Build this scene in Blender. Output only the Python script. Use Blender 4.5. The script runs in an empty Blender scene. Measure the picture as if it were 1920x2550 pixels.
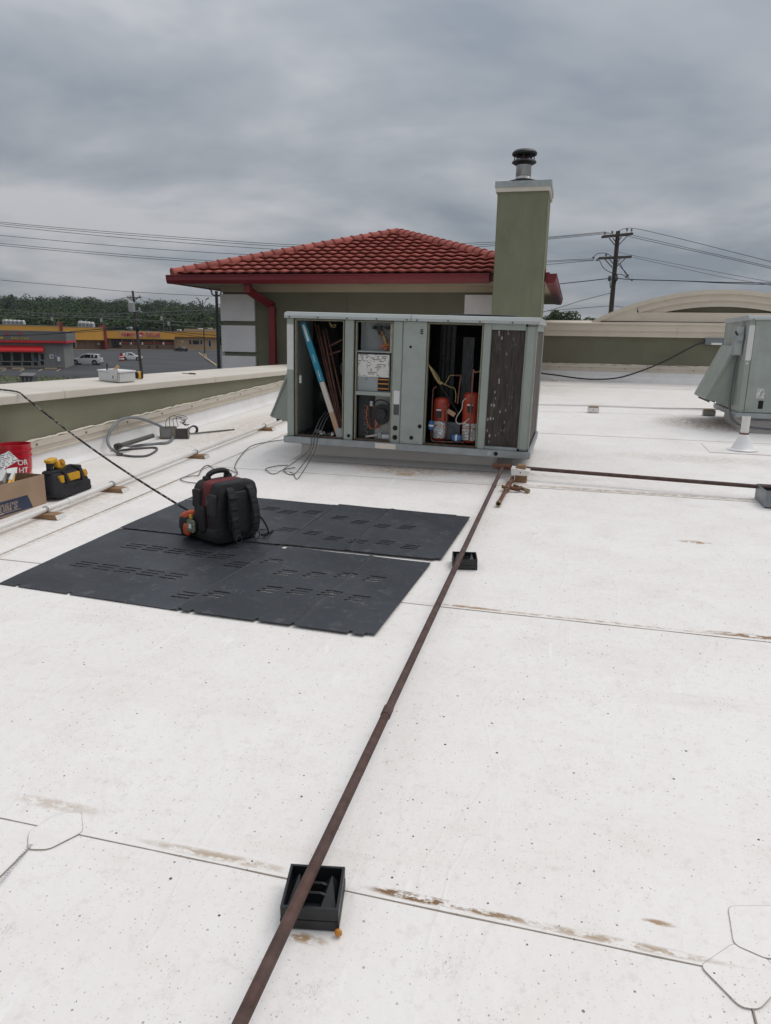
import bpy, bmesh, math, random
from mathutils import Vector, Matrix
random.seed(7)
SC = bpy.context.scene
COL = SC.collection
R_ = math.radians

# ---------------------------------------------------------------- camera
FPX, PW, PH = 1775.0, 1920.0, 2550.0
YAW, PIT, ROL = R_(14.2), R_(13.52), R_(1.03)
CAM = Vector((0, 0, 1.6))
SLOPE = 0.042                                  # the roof rises away from the camera
HD = Vector((-math.sin(YAW), math.cos(YAW), 0))
UPV = Vector((0, 0, 1))
FW = HD * math.cos(PIT) - UPV * math.sin(PIT)
RT = HD.cross(UPV); UPC = RT.cross(FW)
R2 = RT * math.cos(ROL) + UPC * math.sin(ROL)
U2 = UPC * math.cos(ROL) - RT * math.sin(ROL)
cam = bpy.data.cameras.new('camera'); camo = bpy.data.objects.new('camera', cam); COL.objects.link(camo)
mw = Matrix((R2, U2, -FW)).transposed().to_4x4(); mw.translation = CAM; camo.matrix_world = mw
cam.sensor_fit = 'VERTICAL'; cam.sensor_height = 24.0; cam.lens = 24.0 * FPX / PH
cam.clip_start = 0.05; cam.clip_end = 9000
SC.camera = camo

# ---------------------------------------------------------------- world, sun, exposure
SUN_EL, SUN_AZ = R_(62), R_(50)                # azimuth from +Y towards +X
w = bpy.data.worlds.new('World'); SC.world = w; w.use_nodes = True
nt = w.node_tree; nt.nodes.clear(); N = nt.nodes.new; L = nt.links.new
out = N('ShaderNodeOutputWorld'); bg = N('ShaderNodeBackground'); bg.inputs[1].default_value = 0.1
sky = N('ShaderNodeTexSky'); sky.sky_type = 'NISHITA'; sky.sun_disc = False
sky.sun_elevation = SUN_EL; sky.sun_rotation = SUN_AZ
tc = N('ShaderNodeTexCoord'); sp = N('ShaderNodeSeparateXYZ'); L(tc.outputs['Generated'], sp.inputs[0])
def wmath(op, a, b=None, clamp=False):
    n = N('ShaderNodeMath'); n.operation = op; n.use_clamp = clamp
    for i, s in enumerate((a, b)):
        if s is None: continue
        if isinstance(s, (int, float)): n.inputs[i].default_value = s
        else: L(s, n.inputs[i])
    return n.outputs[0]
zup = wmath('MAXIMUM', sp.outputs[2], 0.0)
den = wmath('ADD', zup, 0.16)
cx = wmath('DIVIDE', sp.outputs[0], den); cy = wmath('DIVIDE', sp.outputs[1], den)
cb = N('ShaderNodeCombineXYZ'); L(cx, cb.inputs[0]); L(cy, cb.inputs[1]); cb.inputs[2].default_value = 3.1
n1 = N('ShaderNodeTexNoise'); n1.inputs['Scale'].default_value = 0.75; n1.inputs['Detail'].default_value = 5
n1.inputs['Roughness'].default_value = 0.55; n1.inputs['Distortion'].default_value = 0.22
L(cb.outputs[0], n1.inputs['Vector'])
rp = N('ShaderNodeValToRGB'); L(n1.outputs[0], rp.inputs[0])
rp.color_ramp.elements[0].position = 0.38; rp.color_ramp.elements[0].color = (2.6, 2.95, 3.4, 1)
rp.color_ramp.elements[1].position = 0.63; rp.color_ramp.elements[1].color = (5.5, 5.55, 5.8, 1)
_e = rp.color_ramp.elements.new(0.5); _e.color = (3.7, 3.95, 4.3, 1)
# overcast luminance: brightest overhead, like a real closed cloud deck
lum = wmath('ADD', wmath('MULTIPLY', zup, 1.25), 0.74)
mul = N('ShaderNodeMix'); mul.data_type = 'RGBA'; mul.blend_type = 'MULTIPLY'; mul.inputs[0].default_value = 1
lc = N('ShaderNodeCombineColor'); [L(lum, lc.inputs[i]) for i in range(3)]
L(rp.outputs[0], mul.inputs[6]); L(lc.outputs[0], mul.inputs[7])
mx = N('ShaderNodeMix'); mx.data_type = 'RGBA'; mx.inputs[0].default_value = 0.95
L(sky.outputs[0], mx.inputs[6]); L(mul.outputs[2], mx.inputs[7])
L(mx.outputs[2], bg.inputs[0]); L(bg.outputs[0], out.inputs[0])
sl = bpy.data.lights.new('sun', 'SUN'); sl.energy = 1.3; sl.angle = R_(35); sl.color = (1.0, 0.965, 0.92)
so = bpy.data.objects.new('sun', sl); COL.objects.link(so)
sd = Vector((math.sin(SUN_AZ) * math.cos(SUN_EL), math.cos(SUN_AZ) * math.cos(SUN_EL), math.sin(SUN_EL)))
so.rotation_euler = sd.to_track_quat('Z', 'Y').to_euler(); so.location = (20, 20, 60)
SC.view_settings.view_transform = 'Standard'; SC.view_settings.look = 'None'
SC.view_settings.exposure = 0.0; SC.view_settings.gamma = 1.0; SC.view_settings.use_curve_mapping = False
SC.render.engine = 'CYCLES'
SC.cycles.max_bounces = 6; SC.cycles.diffuse_bounces = 4; SC.cycles.glossy_bounces = 2; SC.cycles.volume_bounces = 0

# ---------------------------------------------------------------- pixels to directions
def ray(x, y): return FW + R2 * ((x - PW / 2) / FPX) + U2 * ((PH / 2 - y) / FPX)
def roofp(x, y, dz=0.0):
    d = ray(x, y); t = (dz - CAM.z) / (d.z - SLOPE * d.y); return CAM + d * t
def atz(x, y, z): d = ray(x, y); return CAM + d * ((z - CAM.z) / d.z)
def aty(x, y, Y): d = ray(x, y); return CAM + d * (Y / d.y)
def atx(x, y, X): d = ray(x, y); return CAM + d * (X / d.x)
def far(x, y, dist): d = ray(x, y); return CAM + d * (dist / d.dot(HD))
def rz(y): return SLOPE * y
Z3 = lambda x, y: (x * .43217, 920 + y * .43217)
Z1 = lambda x, y: (680 + x * .43217, 760 + y * .43217)
Z2 = lambda x, y: (x * .43217, 700 + y * .43217)
Z5 = lambda x, y: (1320 + x * .36, 520 + y * .36)
ZL = lambda x, y: (x * .18, 720 + y * .18)
ZM = lambda x, y: (280 + x * .168, 720 + y * .168)
ZR = lambda x, y: (1200 + x * .4322, 440 + y * .4322)

# ---------------------------------------------------------------- materials
def s2l(c): return tuple((v / 12.92 if v <= .04045 else ((v + .055) / 1.055) ** 2.4) for v in c)
class NT:
    def __init__(s, m): s.t = m.node_tree; s.n = s.t.nodes; s.b = s.n['Principled BSDF']
    def new(s, k): return s.n.new('ShaderNode' + k)
    def link(s, a, b): s.t.links.new(a, b)
    def noise(s, vec, scale, detail=4, rough=.55, dist=0):
        n = s.new('TexNoise'); n.inputs['Scale'].default_value = scale; n.inputs['Detail'].default_value = detail
        n.inputs['Roughness'].default_value = rough; n.inputs['Distortion'].default_value = dist
        s.link(vec, n.inputs['Vector']); return n.outputs[0]
    def ramp(s, fac, stops):
        r = s.new('ValToRGB'); s.link(fac, r.inputs[0]); cr = r.color_ramp
        while len(cr.elements) < len(stops): cr.elements.new(.5)
        for e, (p, c) in zip(cr.elements, stops):
            e.position = p; e.color = (c, c, c, 1) if isinstance(c, (int, float)) else tuple(c) + (1,)
        return r.outputs[0]
    def mix(s, fac, a, b, mode='MIX'):
        m = s.new('Mix'); m.data_type = 'RGBA'; m.blend_type = mode
        for i, v in ((0, fac), (6, a), (7, b)):
            if isinstance(v, (int, float)): m.inputs[i].default_value = v
            elif isinstance(v, tuple): m.inputs[i].default_value = v + (1,) if len(v) == 3 else v
            else: s.link(v, m.inputs[i])
        return m.outputs[2]
    def math(s, op, a, b=None, clamp=False):
        n = s.new('Math'); n.operation = op; n.use_clamp = clamp
        for i, v in enumerate((a, b)):
            if v is None: continue
            if isinstance(v, (int, float)): n.inputs[i].default_value = v
            else: s.link(v, n.inputs[i])
        return n.outputs[0]
    def bump(s, h, strength, dist=.01):
        b = s.new('Bump'); b.inputs['Strength'].default_value = strength; b.inputs['Distance'].default_value = dist
        s.link(h, b.inputs['Height']); s.link(b.outputs[0], s.b.inputs['Normal'])
    def mapping(s, vec, scale):
        m = s.new('Mapping'); m.inputs['Scale'].default_value = scale; s.link(vec, m.inputs[0]); return m.outputs[0]
MATS = {}
def M(name, col, rough=.6, var=.14, scale=6, bump=0.0, bscale=60, metal=0.0, dirt=0.0, dcol=(.10, .075, .05), stretch=None, spec=.5, fine=0.0, each=0.0):
    if name in MATS: return MATS[name]
    m = bpy.data.materials.new(name); m.use_nodes = True; g = NT(m); MATS[name] = m
    tc = g.new('TexCoord').outputs['Object']
    v = g.mapping(tc, stretch) if stretch else tc
    f = g.noise(v, scale, 5, .6)
    c = g.mix(g.ramp(f, ((.3, 0), (.7, 1))), tuple(x * (1 - var) for x in col), tuple(min(1, x * (1 + var)) for x in col))
    if fine: 
        c = g.mix(g.ramp(g.noise(v, bscale * 2, 2), ((.35, fine), (.65, 0))), c, tuple(x * .45 for x in col))
    if dirt:
        d = g.noise(v, scale * .45, 7, .68, .4)
        c = g.mix(g.ramp(d, ((.5, 0), (.74, dirt))), c, dcol)
    if each:
        oi = g.new('ObjectInfo').outputs['Random']; c = g.mix(1.0, c, g.ramp(oi, ((0, 1 - each), (.5, 1.0), (1, 1 + each * .6))), 'MULTIPLY')
    g.link(c, g.b.inputs['Base Color'])
    g.b.inputs['Metallic'].default_value = metal; g.b.inputs['Specular IOR Level'].default_value = spec
    g.link(g.ramp(f, ((.25, min(1, rough * 1.12)), (.75, rough * .88))), g.b.inputs['Roughness'])
    if bump: g.bump(g.noise(v, bscale, 4, .6), bump, .01)
    return m
def glassy(name, col, rough=.08):
    m = M(name, col, rough, .1, 2); return m
def lines_mat(name, base, ink, sx, sz, amount=.5, block=9.0, gate=.42):
    """flat print too small to read: rows of broken ink on paper"""
    m = bpy.data.materials.new(name); m.use_nodes = True; g = NT(m); MATS[name] = m
    tc = g.new('TexCoord').outputs['Object']; sp_ = g.new('SeparateXYZ'); g.link(tc, sp_.inputs[0])
    hx = g.math('MULTIPLY', g.math('ADD', sp_.outputs[0], sp_.outputs[1]), sx); hz_ = g.math('MULTIPLY', sp_.outputs[2], sz)
    cb_ = g.new('CombineXYZ'); g.link(g.math('FLOOR', hx), cb_.inputs[0]); g.link(g.math('FLOOR', hz_), cb_.inputs[1])
    wn = g.new('TexWhiteNoise'); wn.noise_dimensions = '2D'; g.link(cb_.outputs[0], wn.inputs['Vector'])
    f = g.math('MULTIPLY', g.math('LESS_THAN', g.math('FRACT', hz_), .5), g.math('LESS_THAN', wn.outputs[0], .62))
    f = g.math('MULTIPLY', f, g.ramp(g.noise(tc, block, 2), ((gate, 0), (gate + .03, amount))))
    c = g.mix(f, base, ink); c = g.mix(g.ramp(g.noise(tc, 5, 5), ((.5, 0), (.8, .35))), c, tuple(x * .65 for x in base))
    g.link(c, g.b.inputs['Base Color']); g.b.inputs['Roughness'].default_value = .7
    return m

# ---------------------------------------------------------------- mesh building
ORG = {}
class MB:
    def __init__(s, tf=None): s.v = []; s.f = []; s.tf = tf
    def add(s, vs, fs):
        b = len(s.v)
        s.v += [tuple(s.tf(Vector(p))) if s.tf else tuple(p) for p in vs]
        s.f += [tuple(i + b for i in q) for q in fs]; return s
    def hexa(s, p): return s.add(p, [(0, 3, 2, 1), (4, 5, 6, 7), (0, 1, 5, 4), (1, 2, 6, 5), (2, 3, 7, 6), (3, 0, 4, 7)])
    def box(s, x0, x1, y0, y1, z0, z1):
        return s.hexa([(x0, y0, z0), (x1, y0, z0), (x1, y1, z0), (x0, y1, z0), (x0, y0, z1), (x1, y0, z1), (x1, y1, z1), (x0, y1, z1)])
    def obox(s, c, size, rot=None):
        c = Vector(c); a, b, d = (k / 2 for k in size); rot = rot or Matrix.Identity(3)
        return s.hexa([c + rot @ Vector(q) for q in ((-a, -b, -d), (a, -b, -d), (a, b, -d), (-a, b, -d), (-a, -b, d), (a, -b, d), (a, b, d), (-a, b, d))])
    def bar(s, p0, p1, w, h=None, up=(0, 0, 1)):
        p0 = Vector(p0); p1 = Vector(p1); d = (p1 - p0).normalized(); h = h or w
        sx = d.cross(Vector(up)); sx = sx.normalized() if sx.length > 1e-5 else Vector((1, 0, 0)); sz = sx.cross(d)
        q = [(-1, -1), (1, -1), (1, 1), (-1, 1)]
        return s.hexa([p + sx * (a * w / 2) + sz * (b * h / 2) for p in (p0, p1) for a, b in q])
    def prism(s, poly, axis, a0, a1):
        """poly in the two other axes (in xyz order), extruded along axis"""
        def mk(p, a):
            return (a, p[0], p[1]) if axis == 0 else ((p[0], a, p[1]) if axis == 1 else (p[0], p[1], a))
        n = len(poly); vs = [mk(p, a0) for p in poly] + [mk(p, a1) for p in poly]
        return s.add(vs, [tuple(range(n))[::-1], tuple(range(n, 2 * n))] + [(i, (i + 1) % n, n + (i + 1) % n, n + i) for i in range(n)])
    def tube(s, pts, r, n=8, cap=True):
        pts = [Vector(p) for p in pts]; rr = r if isinstance(r, (list, tuple)) else [r] * len(pts)
        vs = []; ref = None
        for i, p in enumerate(pts):
            t = (pts[min(i + 1, len(pts) - 1)] - pts[max(i - 1, 0)]).normalized()
            if ref is None:
                ref = t.cross(Vector((0, 0, 1)))
                if ref.length < 1e-3: ref = t.cross(Vector((1, 0, 0)))
            ref = (ref - t * ref.dot(t)).normalized(); b = t.cross(ref)
            for k in range(n):
                a = 2 * math.pi * k / n; vs.append(p + (ref * math.cos(a) + b * math.sin(a)) * rr[i])
        fs = [(i * n + k, i * n + (k + 1) % n, (i + 1) * n + (k + 1) % n, (i + 1) * n + k) for i in range(len(pts) - 1) for k in range(n)]
        if cap: fs += [tuple(range(n))[::-1], tuple(range((len(pts) - 1) * n, len(pts) * n))]
        return s.add(vs, fs)
    def cyl(s, p0, p1, r0, r1=None, n=14): return s.tube([p0, p1], [r0, r0 if r1 is None else r1], n)
    def lathe(s, prof, n=24, c=(0, 0, 0), cap=True):
        c = Vector(c); vs = [c + Vector((r * math.cos(2 * math.pi * k / n), r * math.sin(2 * math.pi * k / n), z)) for r, z in prof for k in range(n)]
        fs = [(i * n + k, i * n + (k + 1) % n, (i + 1) * n + (k + 1) % n, (i + 1) * n + k) for i in range(len(prof) - 1) for k in range(n)]
        if cap: fs += [tuple(range(n))[::-1], tuple(range((len(prof) - 1) * n, len(prof) * n))]
        return s.add(vs, fs)
    def sup(s, c, size, e=.35, nu=20, nv=12, rot=None, warp=None):
        c = Vector(c); rot = rot or Matrix.Identity(3)
        pw = lambda x: math.copysign(abs(x) ** e, x)
        vs = []
        for j in range(nv + 1):
            ph = -math.pi / 2 + math.pi * j / nv
            for k in range(nu):
                th = 2 * math.pi * k / nu
                q = Vector((pw(math.cos(ph)) * pw(math.cos(th)) * size[0] / 2, pw(math.cos(ph)) * pw(math.sin(th)) * size[1] / 2, pw(math.sin(ph)) * size[2] / 2))
                if warp: q = warp(q)
                vs.append(c + rot @ q)
        return s.add(vs, [(j * nu + k, j * nu + (k + 1) % nu, (j + 1) * nu + (k + 1) % nu, (j + 1) * nu + k) for j in range(nv) for k in range(nu)])
    def mesh(s, name, org, bevel=0, smooth=False, merge=False):
        me = bpy.data.meshes.new(name); me.from_pydata([tuple(Vector(p) - org) for p in s.v], [], s.f)
        bm = bmesh.new(); bm.from_mesh(me)
        if merge: bmesh.ops.remove_doubles(bm, verts=bm.verts, dist=1e-5)
        bmesh.ops.recalc_face_normals(bm, faces=bm.faces)
        if bevel:
            es = [e for e in bm.edges if len(e.link_faces) == 2 and e.calc_face_angle(0) > .6]
            bmesh.ops.bevel(bm, geom=es, offset=bevel, segments=2, affect='EDGES', clamp_overlap=True)
        if smooth:
            for f in bm.faces: f.smooth = True
            for e in bm.edges:
                if len(e.link_faces) == 2 and e.calc_face_angle(0) > .7: e.smooth = False
        bm.to_mesh(me); bm.free(); return me
    def build(s, name, mat, parent=None, org=None, bevel=0, smooth=False, merge=False):
        o0 = ORG[parent.name] if parent is not None else Vector(org or (0, 0, 0))
        me = s.mesh(name, o0, bevel, smooth, merge)
        ob = bpy.data.objects.new(name, me); COL.objects.link(ob)
        if mat is not None: me.materials.append(mat)
        if parent is not None: ob.parent = parent
        else: ob.location = o0
        ORG[ob.name] = o0
        return ob
def tag(o, label, cat, group=None):
    o['label'] = label; o['category'] = cat
    if group: o['group'] = group
    return o
def thing(name, label, cat, loc=(0, 0, 0), group=None, local=False, rot=None):
    o = bpy.data.objects.new(name, None); COL.objects.link(o); o.location = loc
    o.empty_display_size = .1
    if rot is not None: o.rotation_euler = rot
    ORG[o.name] = Vector((0, 0, 0)) if local else Vector(loc)
    return tag(o, label, cat, group)
def struct(o): o['kind'] = 'structure'; return o
def copy_piece(o, parent, loc, rot=None, scale=None):
    c = o.copy(); COL.objects.link(c); c.parent = parent; c.location = loc
    if rot is not None: c.rotation_euler = rot
    if scale is not None: c.scale = scale
    return c
def smooth_pts(pts, n=6):
    P = [Vector(p) for p in pts]; P = [P[0]] + P + [P[-1]]; o = []
    for i in range(1, len(P) - 2):
        for k in range(n):
            t = k / n; a, b, c, d = P[i - 1:i + 3]
            o.append(.5 * ((2 * b) + (c - a) * t + (2 * a - 5 * b + 4 * c - d) * t * t + (3 * b - a - 3 * c + d) * t ** 3))
    return o + [P[-2]]
def text_mesh(txt, size, extrude=.0, offset=0.0, shear=0.0, align='LEFT', space=1.0):
    cu = bpy.data.curves.new('t', 'FONT'); cu.body = txt; cu.size = size; cu.extrude = extrude; cu.offset = offset; cu.shear = shear
    cu.align_x = align; cu.space_character = space; cu.resolution_u = 3
    ob = bpy.data.objects.new('t', cu); COL.objects.link(ob); dg = bpy.context.evaluated_depsgraph_get(); dg.update()
    me = bpy.data.meshes.new_from_object(ob.evaluated_get(dg)); bpy.data.objects.remove(ob); bpy.data.curves.remove(cu)
    me.materials.clear(); return me
def put_mesh(me, name, mat, parent, fn):
    """place a text mesh: fn maps its flat x, y, z to world coordinates"""
    o0 = ORG[parent.name]
    for v in me.vertices: v.co = fn(v.co) - o0
    me.name = name; me.materials.append(mat); ob = bpy.data.objects.new(name, me); COL.objects.link(ob); ob.parent = parent; ORG[ob.name] = o0
    return ob
# ---------------------------------------------------------------- materials of the roof
def membrane_mat():
    m = bpy.data.materials.new('membrane'); m.use_nodes = True; g = NT(m); MATS['membrane'] = m
    geo = g.new('NewGeometry').outputs['Position']; sep = g.new('SeparateXYZ'); g.link(geo, sep.inputs[0])
    big = g.noise(geo, .75, 4, .6, .5); mid = g.noise(geo, 3.4, 5, .68, .5); fin = g.noise(geo, 24, 4, .72)
    flow = g.noise(g.mapping(geo, (.5, 2.6, 1)), 1.5, 4, .7, .8); rag = g.noise(g.mapping(geo, (1, 2.6, 1)), 17, 3, .72)
    c = g.mix(g.ramp(big, ((.35, 0), (.72, 1))), (.855, .82, .785), (.80, .757, .712))
    c = g.mix(g.ramp(mid, ((.50, 0), (.80, .40))), c, (.70, .63, .56))
    c = g.mix(g.ramp(flow, ((.55, 0), (.76, .28))), c, (.66, .57, .49))
    c = g.mix(g.ramp(fin, ((.55, 0), (.72, .30))), c, (.52, .45, .38))
    def vor(sc, off):
        mp = g.new('Mapping'); mp.inputs['Location'].default_value = (off, off * .7, 0); g.link(geo, mp.inputs[0])
        vo = g.new('TexVoronoi'); vo.voronoi_dimensions = '2D'; vo.inputs['Scale'].default_value = sc; g.link(mp.outputs[0], vo.inputs['Vector'])
        rnd = g.new('SeparateColor'); g.link(vo.outputs['Color'], rnd.inputs[0]); return vo.outputs['Distance'], rnd.outputs[0], rnd.outputs[1]
    for off, sc, r0, r1, col, amt, dens, gate in ((0, 11, .006, .045, (.15, .105, .075), .9, .40, big), (3.3, 26, .010, .075, (.25, .19, .14), .75, .42, mid), (7.7, 4.6, .006, .022, (.05, .04, .034), .95, .40, None), (11.1, 58, .02, .12, (.44, .365, .29), .65, .35, mid)):
        d_, ra, rb = vor(sc, off)
        lim = g.math('ADD', g.math('MULTIPLY', rb, r1 - r0), r0)
        f = g.math('LESS_THAN', g.math('ADD', d_, g.math('MULTIPLY', g.math('SUBTRACT', fin, .5), r1 * 1.4)), lim)
        f = g.math('MULTIPLY', f, g.ramp(ra, ((dens, 0), (dens + .03, amt))))
        if gate is not None: f = g.math('MULTIPLY', f, g.ramp(gate, ((.38, .25), (.58, 1))))
        c = g.mix(f, c, col)
    # boot prints: patches of small cross ridges
    d_, ra, rb = vor(2.4, 23.0); wv = g.new('TexWave'); wv.inputs['Scale'].default_value = 30; wv.inputs['Distortion'].default_value = 14; wv.inputs['Detail'].default_value = 2; wv.inputs['Detail Scale'].default_value = 2; g.link(geo, wv.inputs[0])
    bp2 = g.math('MULTIPLY', g.math('MULTIPLY', g.ramp(g.math('ADD', d_, g.math('MULTIPLY', mid, .35)), ((.16, 1), (.36, 0))), g.ramp(ra, ((.45, 0), (.7, .55)))), g.math('MULTIPLY', g.ramp(wv.outputs[1], ((.60, 0), (.8, 1))), g.ramp(fin, ((.42, 0), (.55, 1)))))
    c = g.mix(bp2, c, (.52, .46, .40))
    # pale smears of lap sealant and cleaner
    st = g.noise(g.mapping(geo, (5.0, 1.1, 1)), 1.15, 4, .72, 1.6)
    sm = g.math('MULTIPLY', g.ramp(st, ((.61, 0), (.68, .6))), g.ramp(g.noise(geo, .9, 2), ((.44, 0), (.60, 1))))
    c = g.mix(sm, c, (.92, .915, .91))
    R0 = g.ramp(rag, ((.40, 0), (.54, 1)))
    def spot(x, y, sx, sy, amt, col):
        nonlocal c
        dx = g.math('DIVIDE', g.math('SUBTRACT', sep.outputs[0], x), sx); dy = g.math('DIVIDE', g.math('SUBTRACT', sep.outputs[1], y), sy)
        r = g.math('ADD', g.math('MULTIPLY', dx, dx), g.math('MULTIPLY', dy, dy))
        c = g.mix(g.math('MULTIPLY', g.math('MULTIPLY', g.math('SUBTRACT', 1.0, r, True), amt), R0, True), c, col)
    for q in ((-.31, 1.675, .17, .018, 1.6, (.22, .125, .06)), (-.10, 1.672, .12, .014, 1.3, (.30, .2, .12)), (.22, 1.668, .34, .016, 1.0, (.42, .31, .21)), (-.93, 1.675, .3, .02, .9, (.46, .35, .25)), (-1.55, 1.75, .2, .03, .7, (.52, .42, .33)),
              (.34, 1.76, .05, .012, 1.2, (.40, .26, .16)), (1.0, 3.765, .26, .032, 1.5, (.29, .17, .095)), (.1, 3.745, 1.0, .016, .9, (.45, .32, .22)), (-.45, 3.75, .2, .02, 1.1, (.40, .26, .16)), (.95, 5.35, .13, .04, 1.3, (.40, .25, .155)), (-1.6, 7.05, .6, .24, 1, (.50, .38, .27)),
              (.6, 6.76, 1.8, .07, 1, (.42, .33, .25)), (-1.55, 6.9, .12, .1, 1.2, (.48, .30, .15)), (-3.9, 5.0, .30, 1.8, .5, (.58, .48, .39)), (-3.59, 5.0, .05, 3.2, .55, (.50, .40, .31)), (2.05, 11.5, .9, .9, 1.2, (.40, .32, .27)),
              (-4.3, 9.5, .5, 2.6, .8, (.54, .44, .36)), (-.57, 1.47, .07, .02, 1.1, (.42, .28, .16)), (.4, 1.25, .10, .05, .7, (.55, .44, .34)), (-1.2, 7.2, 1.7, .2, .9, (.48, .40, .33)), (.2, 1.35, .10, .05, .9, (.5, .4, .3)), (1.5, 8.6, 1.2, .3, .6, (.55, .47, .41))): spot(*q)
    g.link(c, g.b.inputs['Base Color']); g.b.inputs['Specular IOR Level'].default_value = .35
    g.link(g.ramp(mid, ((.3, .60), (.7, .44))), g.b.inputs['Roughness'])
    rid = g.noise(g.mapping(geo, (1.6, .8, 1)), 1.5, 2, .5, 1.2); rid = g.ramp(rid, ((.46, 0), (.5, 1), (.54, 0)))
    g.bump(g.mix(.22, g.noise(geo, 20, 2, .6), rid), .28, .02)
    return m
MEM = membrane_mat()
def plain_membrane(name, col):
    return M(name, col, .5, .05, 2, .1, 30, dirt=.35, dcol=(.55, .47, .40))
PATCH = M('membrane_patch', (.715, .675, .63), .45, .07, 14, .35, 120, dirt=.35, dcol=(.58, .52, .46), fine=.12); MEMV = plain_membrane('membrane_flashing', (.80, .785, .77))
EDGD = M('patch_edge_dirt', (.47, .41, .35), .8, .3, 20)
SEAMD = M('seam_dirt', (.30, .235, .175), .8, .3, 14)
CREAM = M('coping_cream', (.61, .56, .485), .75, .07, 1.6, .12, 120, dirt=.3, dcol=(.42, .36, .29))
CREAMD = M('moulding_cream', (.60, .535, .445), .75, .06, 1.3, .1, 120, dirt=.32, dcol=(.40, .33, .26))
GREEN = M('stucco_green', (.172, .166, .114), .9, .10, 1.1, .5, 190, dirt=.28, dcol=(.125, .128, .09), fine=.25)
GREENP = M('parapet_green', (.225, .222, .148), .9, .10, 1.1, .5, 190, dirt=.28, dcol=(.16, .16, .11), fine=.25)
GREENC = M('chimney_green', (.205, .212, .14), .9, .10, 2.4, .5, 150, dirt=.6, dcol=(.125, .133, .088), fine=.25, stretch=(1.3, 1.3, .55))
STRIP = M('flashing_strip', (.55, .49, .41), .55, .06, 2, 0, 60, dirt=.4, dcol=(.40, .34, .27))
SEAL = M('sealant', (.66, .60, .51), .6, .12, 20, .3, 60)
GALV = M('galvanised', (.36, .385, .39), .45, .16, 9, .05, 90, metal=.35, dirt=.3, dcol=(.22, .21, .19))
SCREW = M('screw_steel', (.22, .20, .17), .5, .2, 30, metal=.6)

# ---------------------------------------------------------------- roof deck of overlapping membrane sheets
deck = MB(); y0, y1, xl, xr = -14.0, 17.95, -5.12, 16.0
deck.hexa([(xl, y0, rz(y0) - .35), (xr, y0, rz(y0) - .35), (xr, y1, rz(y1) - .35), (xl, y1, rz(y1) - .35),
           (xl, y0, rz(y0) - .006), (xr, y0, rz(y0) - .006), (xr, y1, rz(y1) - .006), (xl, y1, rz(y1) - .006)])
roof = struct(deck.build('roof_deck', PATCH))
def sheet(xa, xb, ya, yb, lift_near, lift_far, name='membrane_sheet'):
    m = MB(); t = .0035
    za, zb = rz(ya) + lift_near, rz(yb) + lift_far
    m.hexa([(xa, ya, za - t), (xb, ya, za - t), (xb, yb, zb - t), (xa, yb, zb - t), (xa, ya, za), (xb, ya, za), (xb, yb, zb), (xa, yb, zb)])
    return m.build(name, MEM, roof)
XP = -3.66
rows = [-14, -7.4, -4.4, -1.35, 1.65, 3.72, 6.70, 9.875, 13.0, 16.5, 17.93]
def strip_dirt(xa, xb, y, wdt=.006):
    m = MB(); n = max(2, int((xb - xa) / .12)); ps = []
    for i in range(n + 1):
        x = xa + (xb - xa) * i / n; k = wdt * (.35 + .9 * random.random()); ps.append((x, k))
    for (xa_, ka), (xb_, kb) in zip(ps, ps[1:]):
        m.add([(xa_, y - ka, rz(y - ka) + .0012), (xb_, y - kb, rz(y - kb) + .0012), (xb_, y + .001, rz(y) + .0012), (xa_, y + .001, rz(y) + .0012)], [(0, 1, 2, 3)])
    return m.build('seam_dirt', SEAMD, roof)
for a, b in zip(rows, rows[1:]):
    cuts = [XP, xr]
    if b == 1.65: cuts = [XP, -1.50, .53, xr]
    for p, q in zip(cuts, cuts[1:]): sheet(p, q - (.0 if q == xr else .003), a, b + .002, .0035, .0)
    if b <= 16.5: strip_dirt(XP, xr if b < 9 else 9, b, .0028 if b < 3 else .0042)
sheet(-5.12, XP + .05, -14, 17.93, .0075, .0075)                         # sheet running along the parapet
m = MB(); yy = -3
while yy < 15:
    k = .003 + random.random() * .004; m.add([(XP + .05, yy, rz(yy) + .0042), (XP + .05 + k, yy, rz(yy) + .0042), (XP + .05 + k, yy + .2, rz(yy + .2) + .0042), (XP + .05, yy + .2, rz(yy + .2) + .0042)], [(0, 1, 2, 3)]); yy += .2
m.build('seam_dirt', SEAMD, roof)
def patch(cx, cy, pts, name='membrane_patch', lift=.0042):
    """rounded patch of membrane with its outline of lap sealant"""
    n = len(pts); out = []
    for i in range(n):
        p = Vector((pts[i][0], pts[i][1], 0)); a = Vector((pts[i - 1][0], pts[i - 1][1], 0)); b = Vector((pts[(i + 1) % n][0], pts[(i + 1) % n][1], 0))
        u = p + (a - p).normalized() * min(.018, (a - p).length * .4); v = p + (b - p).normalized() * min(.018, (b - p).length * .4)
        for k in range(5):
            t = k / 4; out.append((u * (1 - t) ** 2 + p * 2 * t * (1 - t) + v * t * t))
    z = lambda y, h: rz(y) + h
    ring = [(cx + q.x, cy + q.y) for q in out]; N_ = len(ring)
    m = MB(); m.add([(x, y, z(y, lift + .0008)) for x, y in ring], [tuple(range(N_))]); p = m.build(name, MEM, roof)
    m = MB(); c_ = Vector((sum(x for x, _ in ring) / N_, sum(y for _, y in ring) / N_, 0)); vs = []
    for x, y in ring:
        d = (Vector((x, y, 0)) - c_).normalized() * .0006; vs += [(x - d.x, y - d.y, z(y, lift + .0016)), (x + d.x, y + d.y, z(y, lift + .0010))]
    m.add(vs, [(2 * i, 2 * i + 1, (2 * i + 3) % (2 * N_), (2 * i + 2) % (2 * N_)) for i in range(N_)]); m.build('patch_sealant', EDGD, roof)
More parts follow.
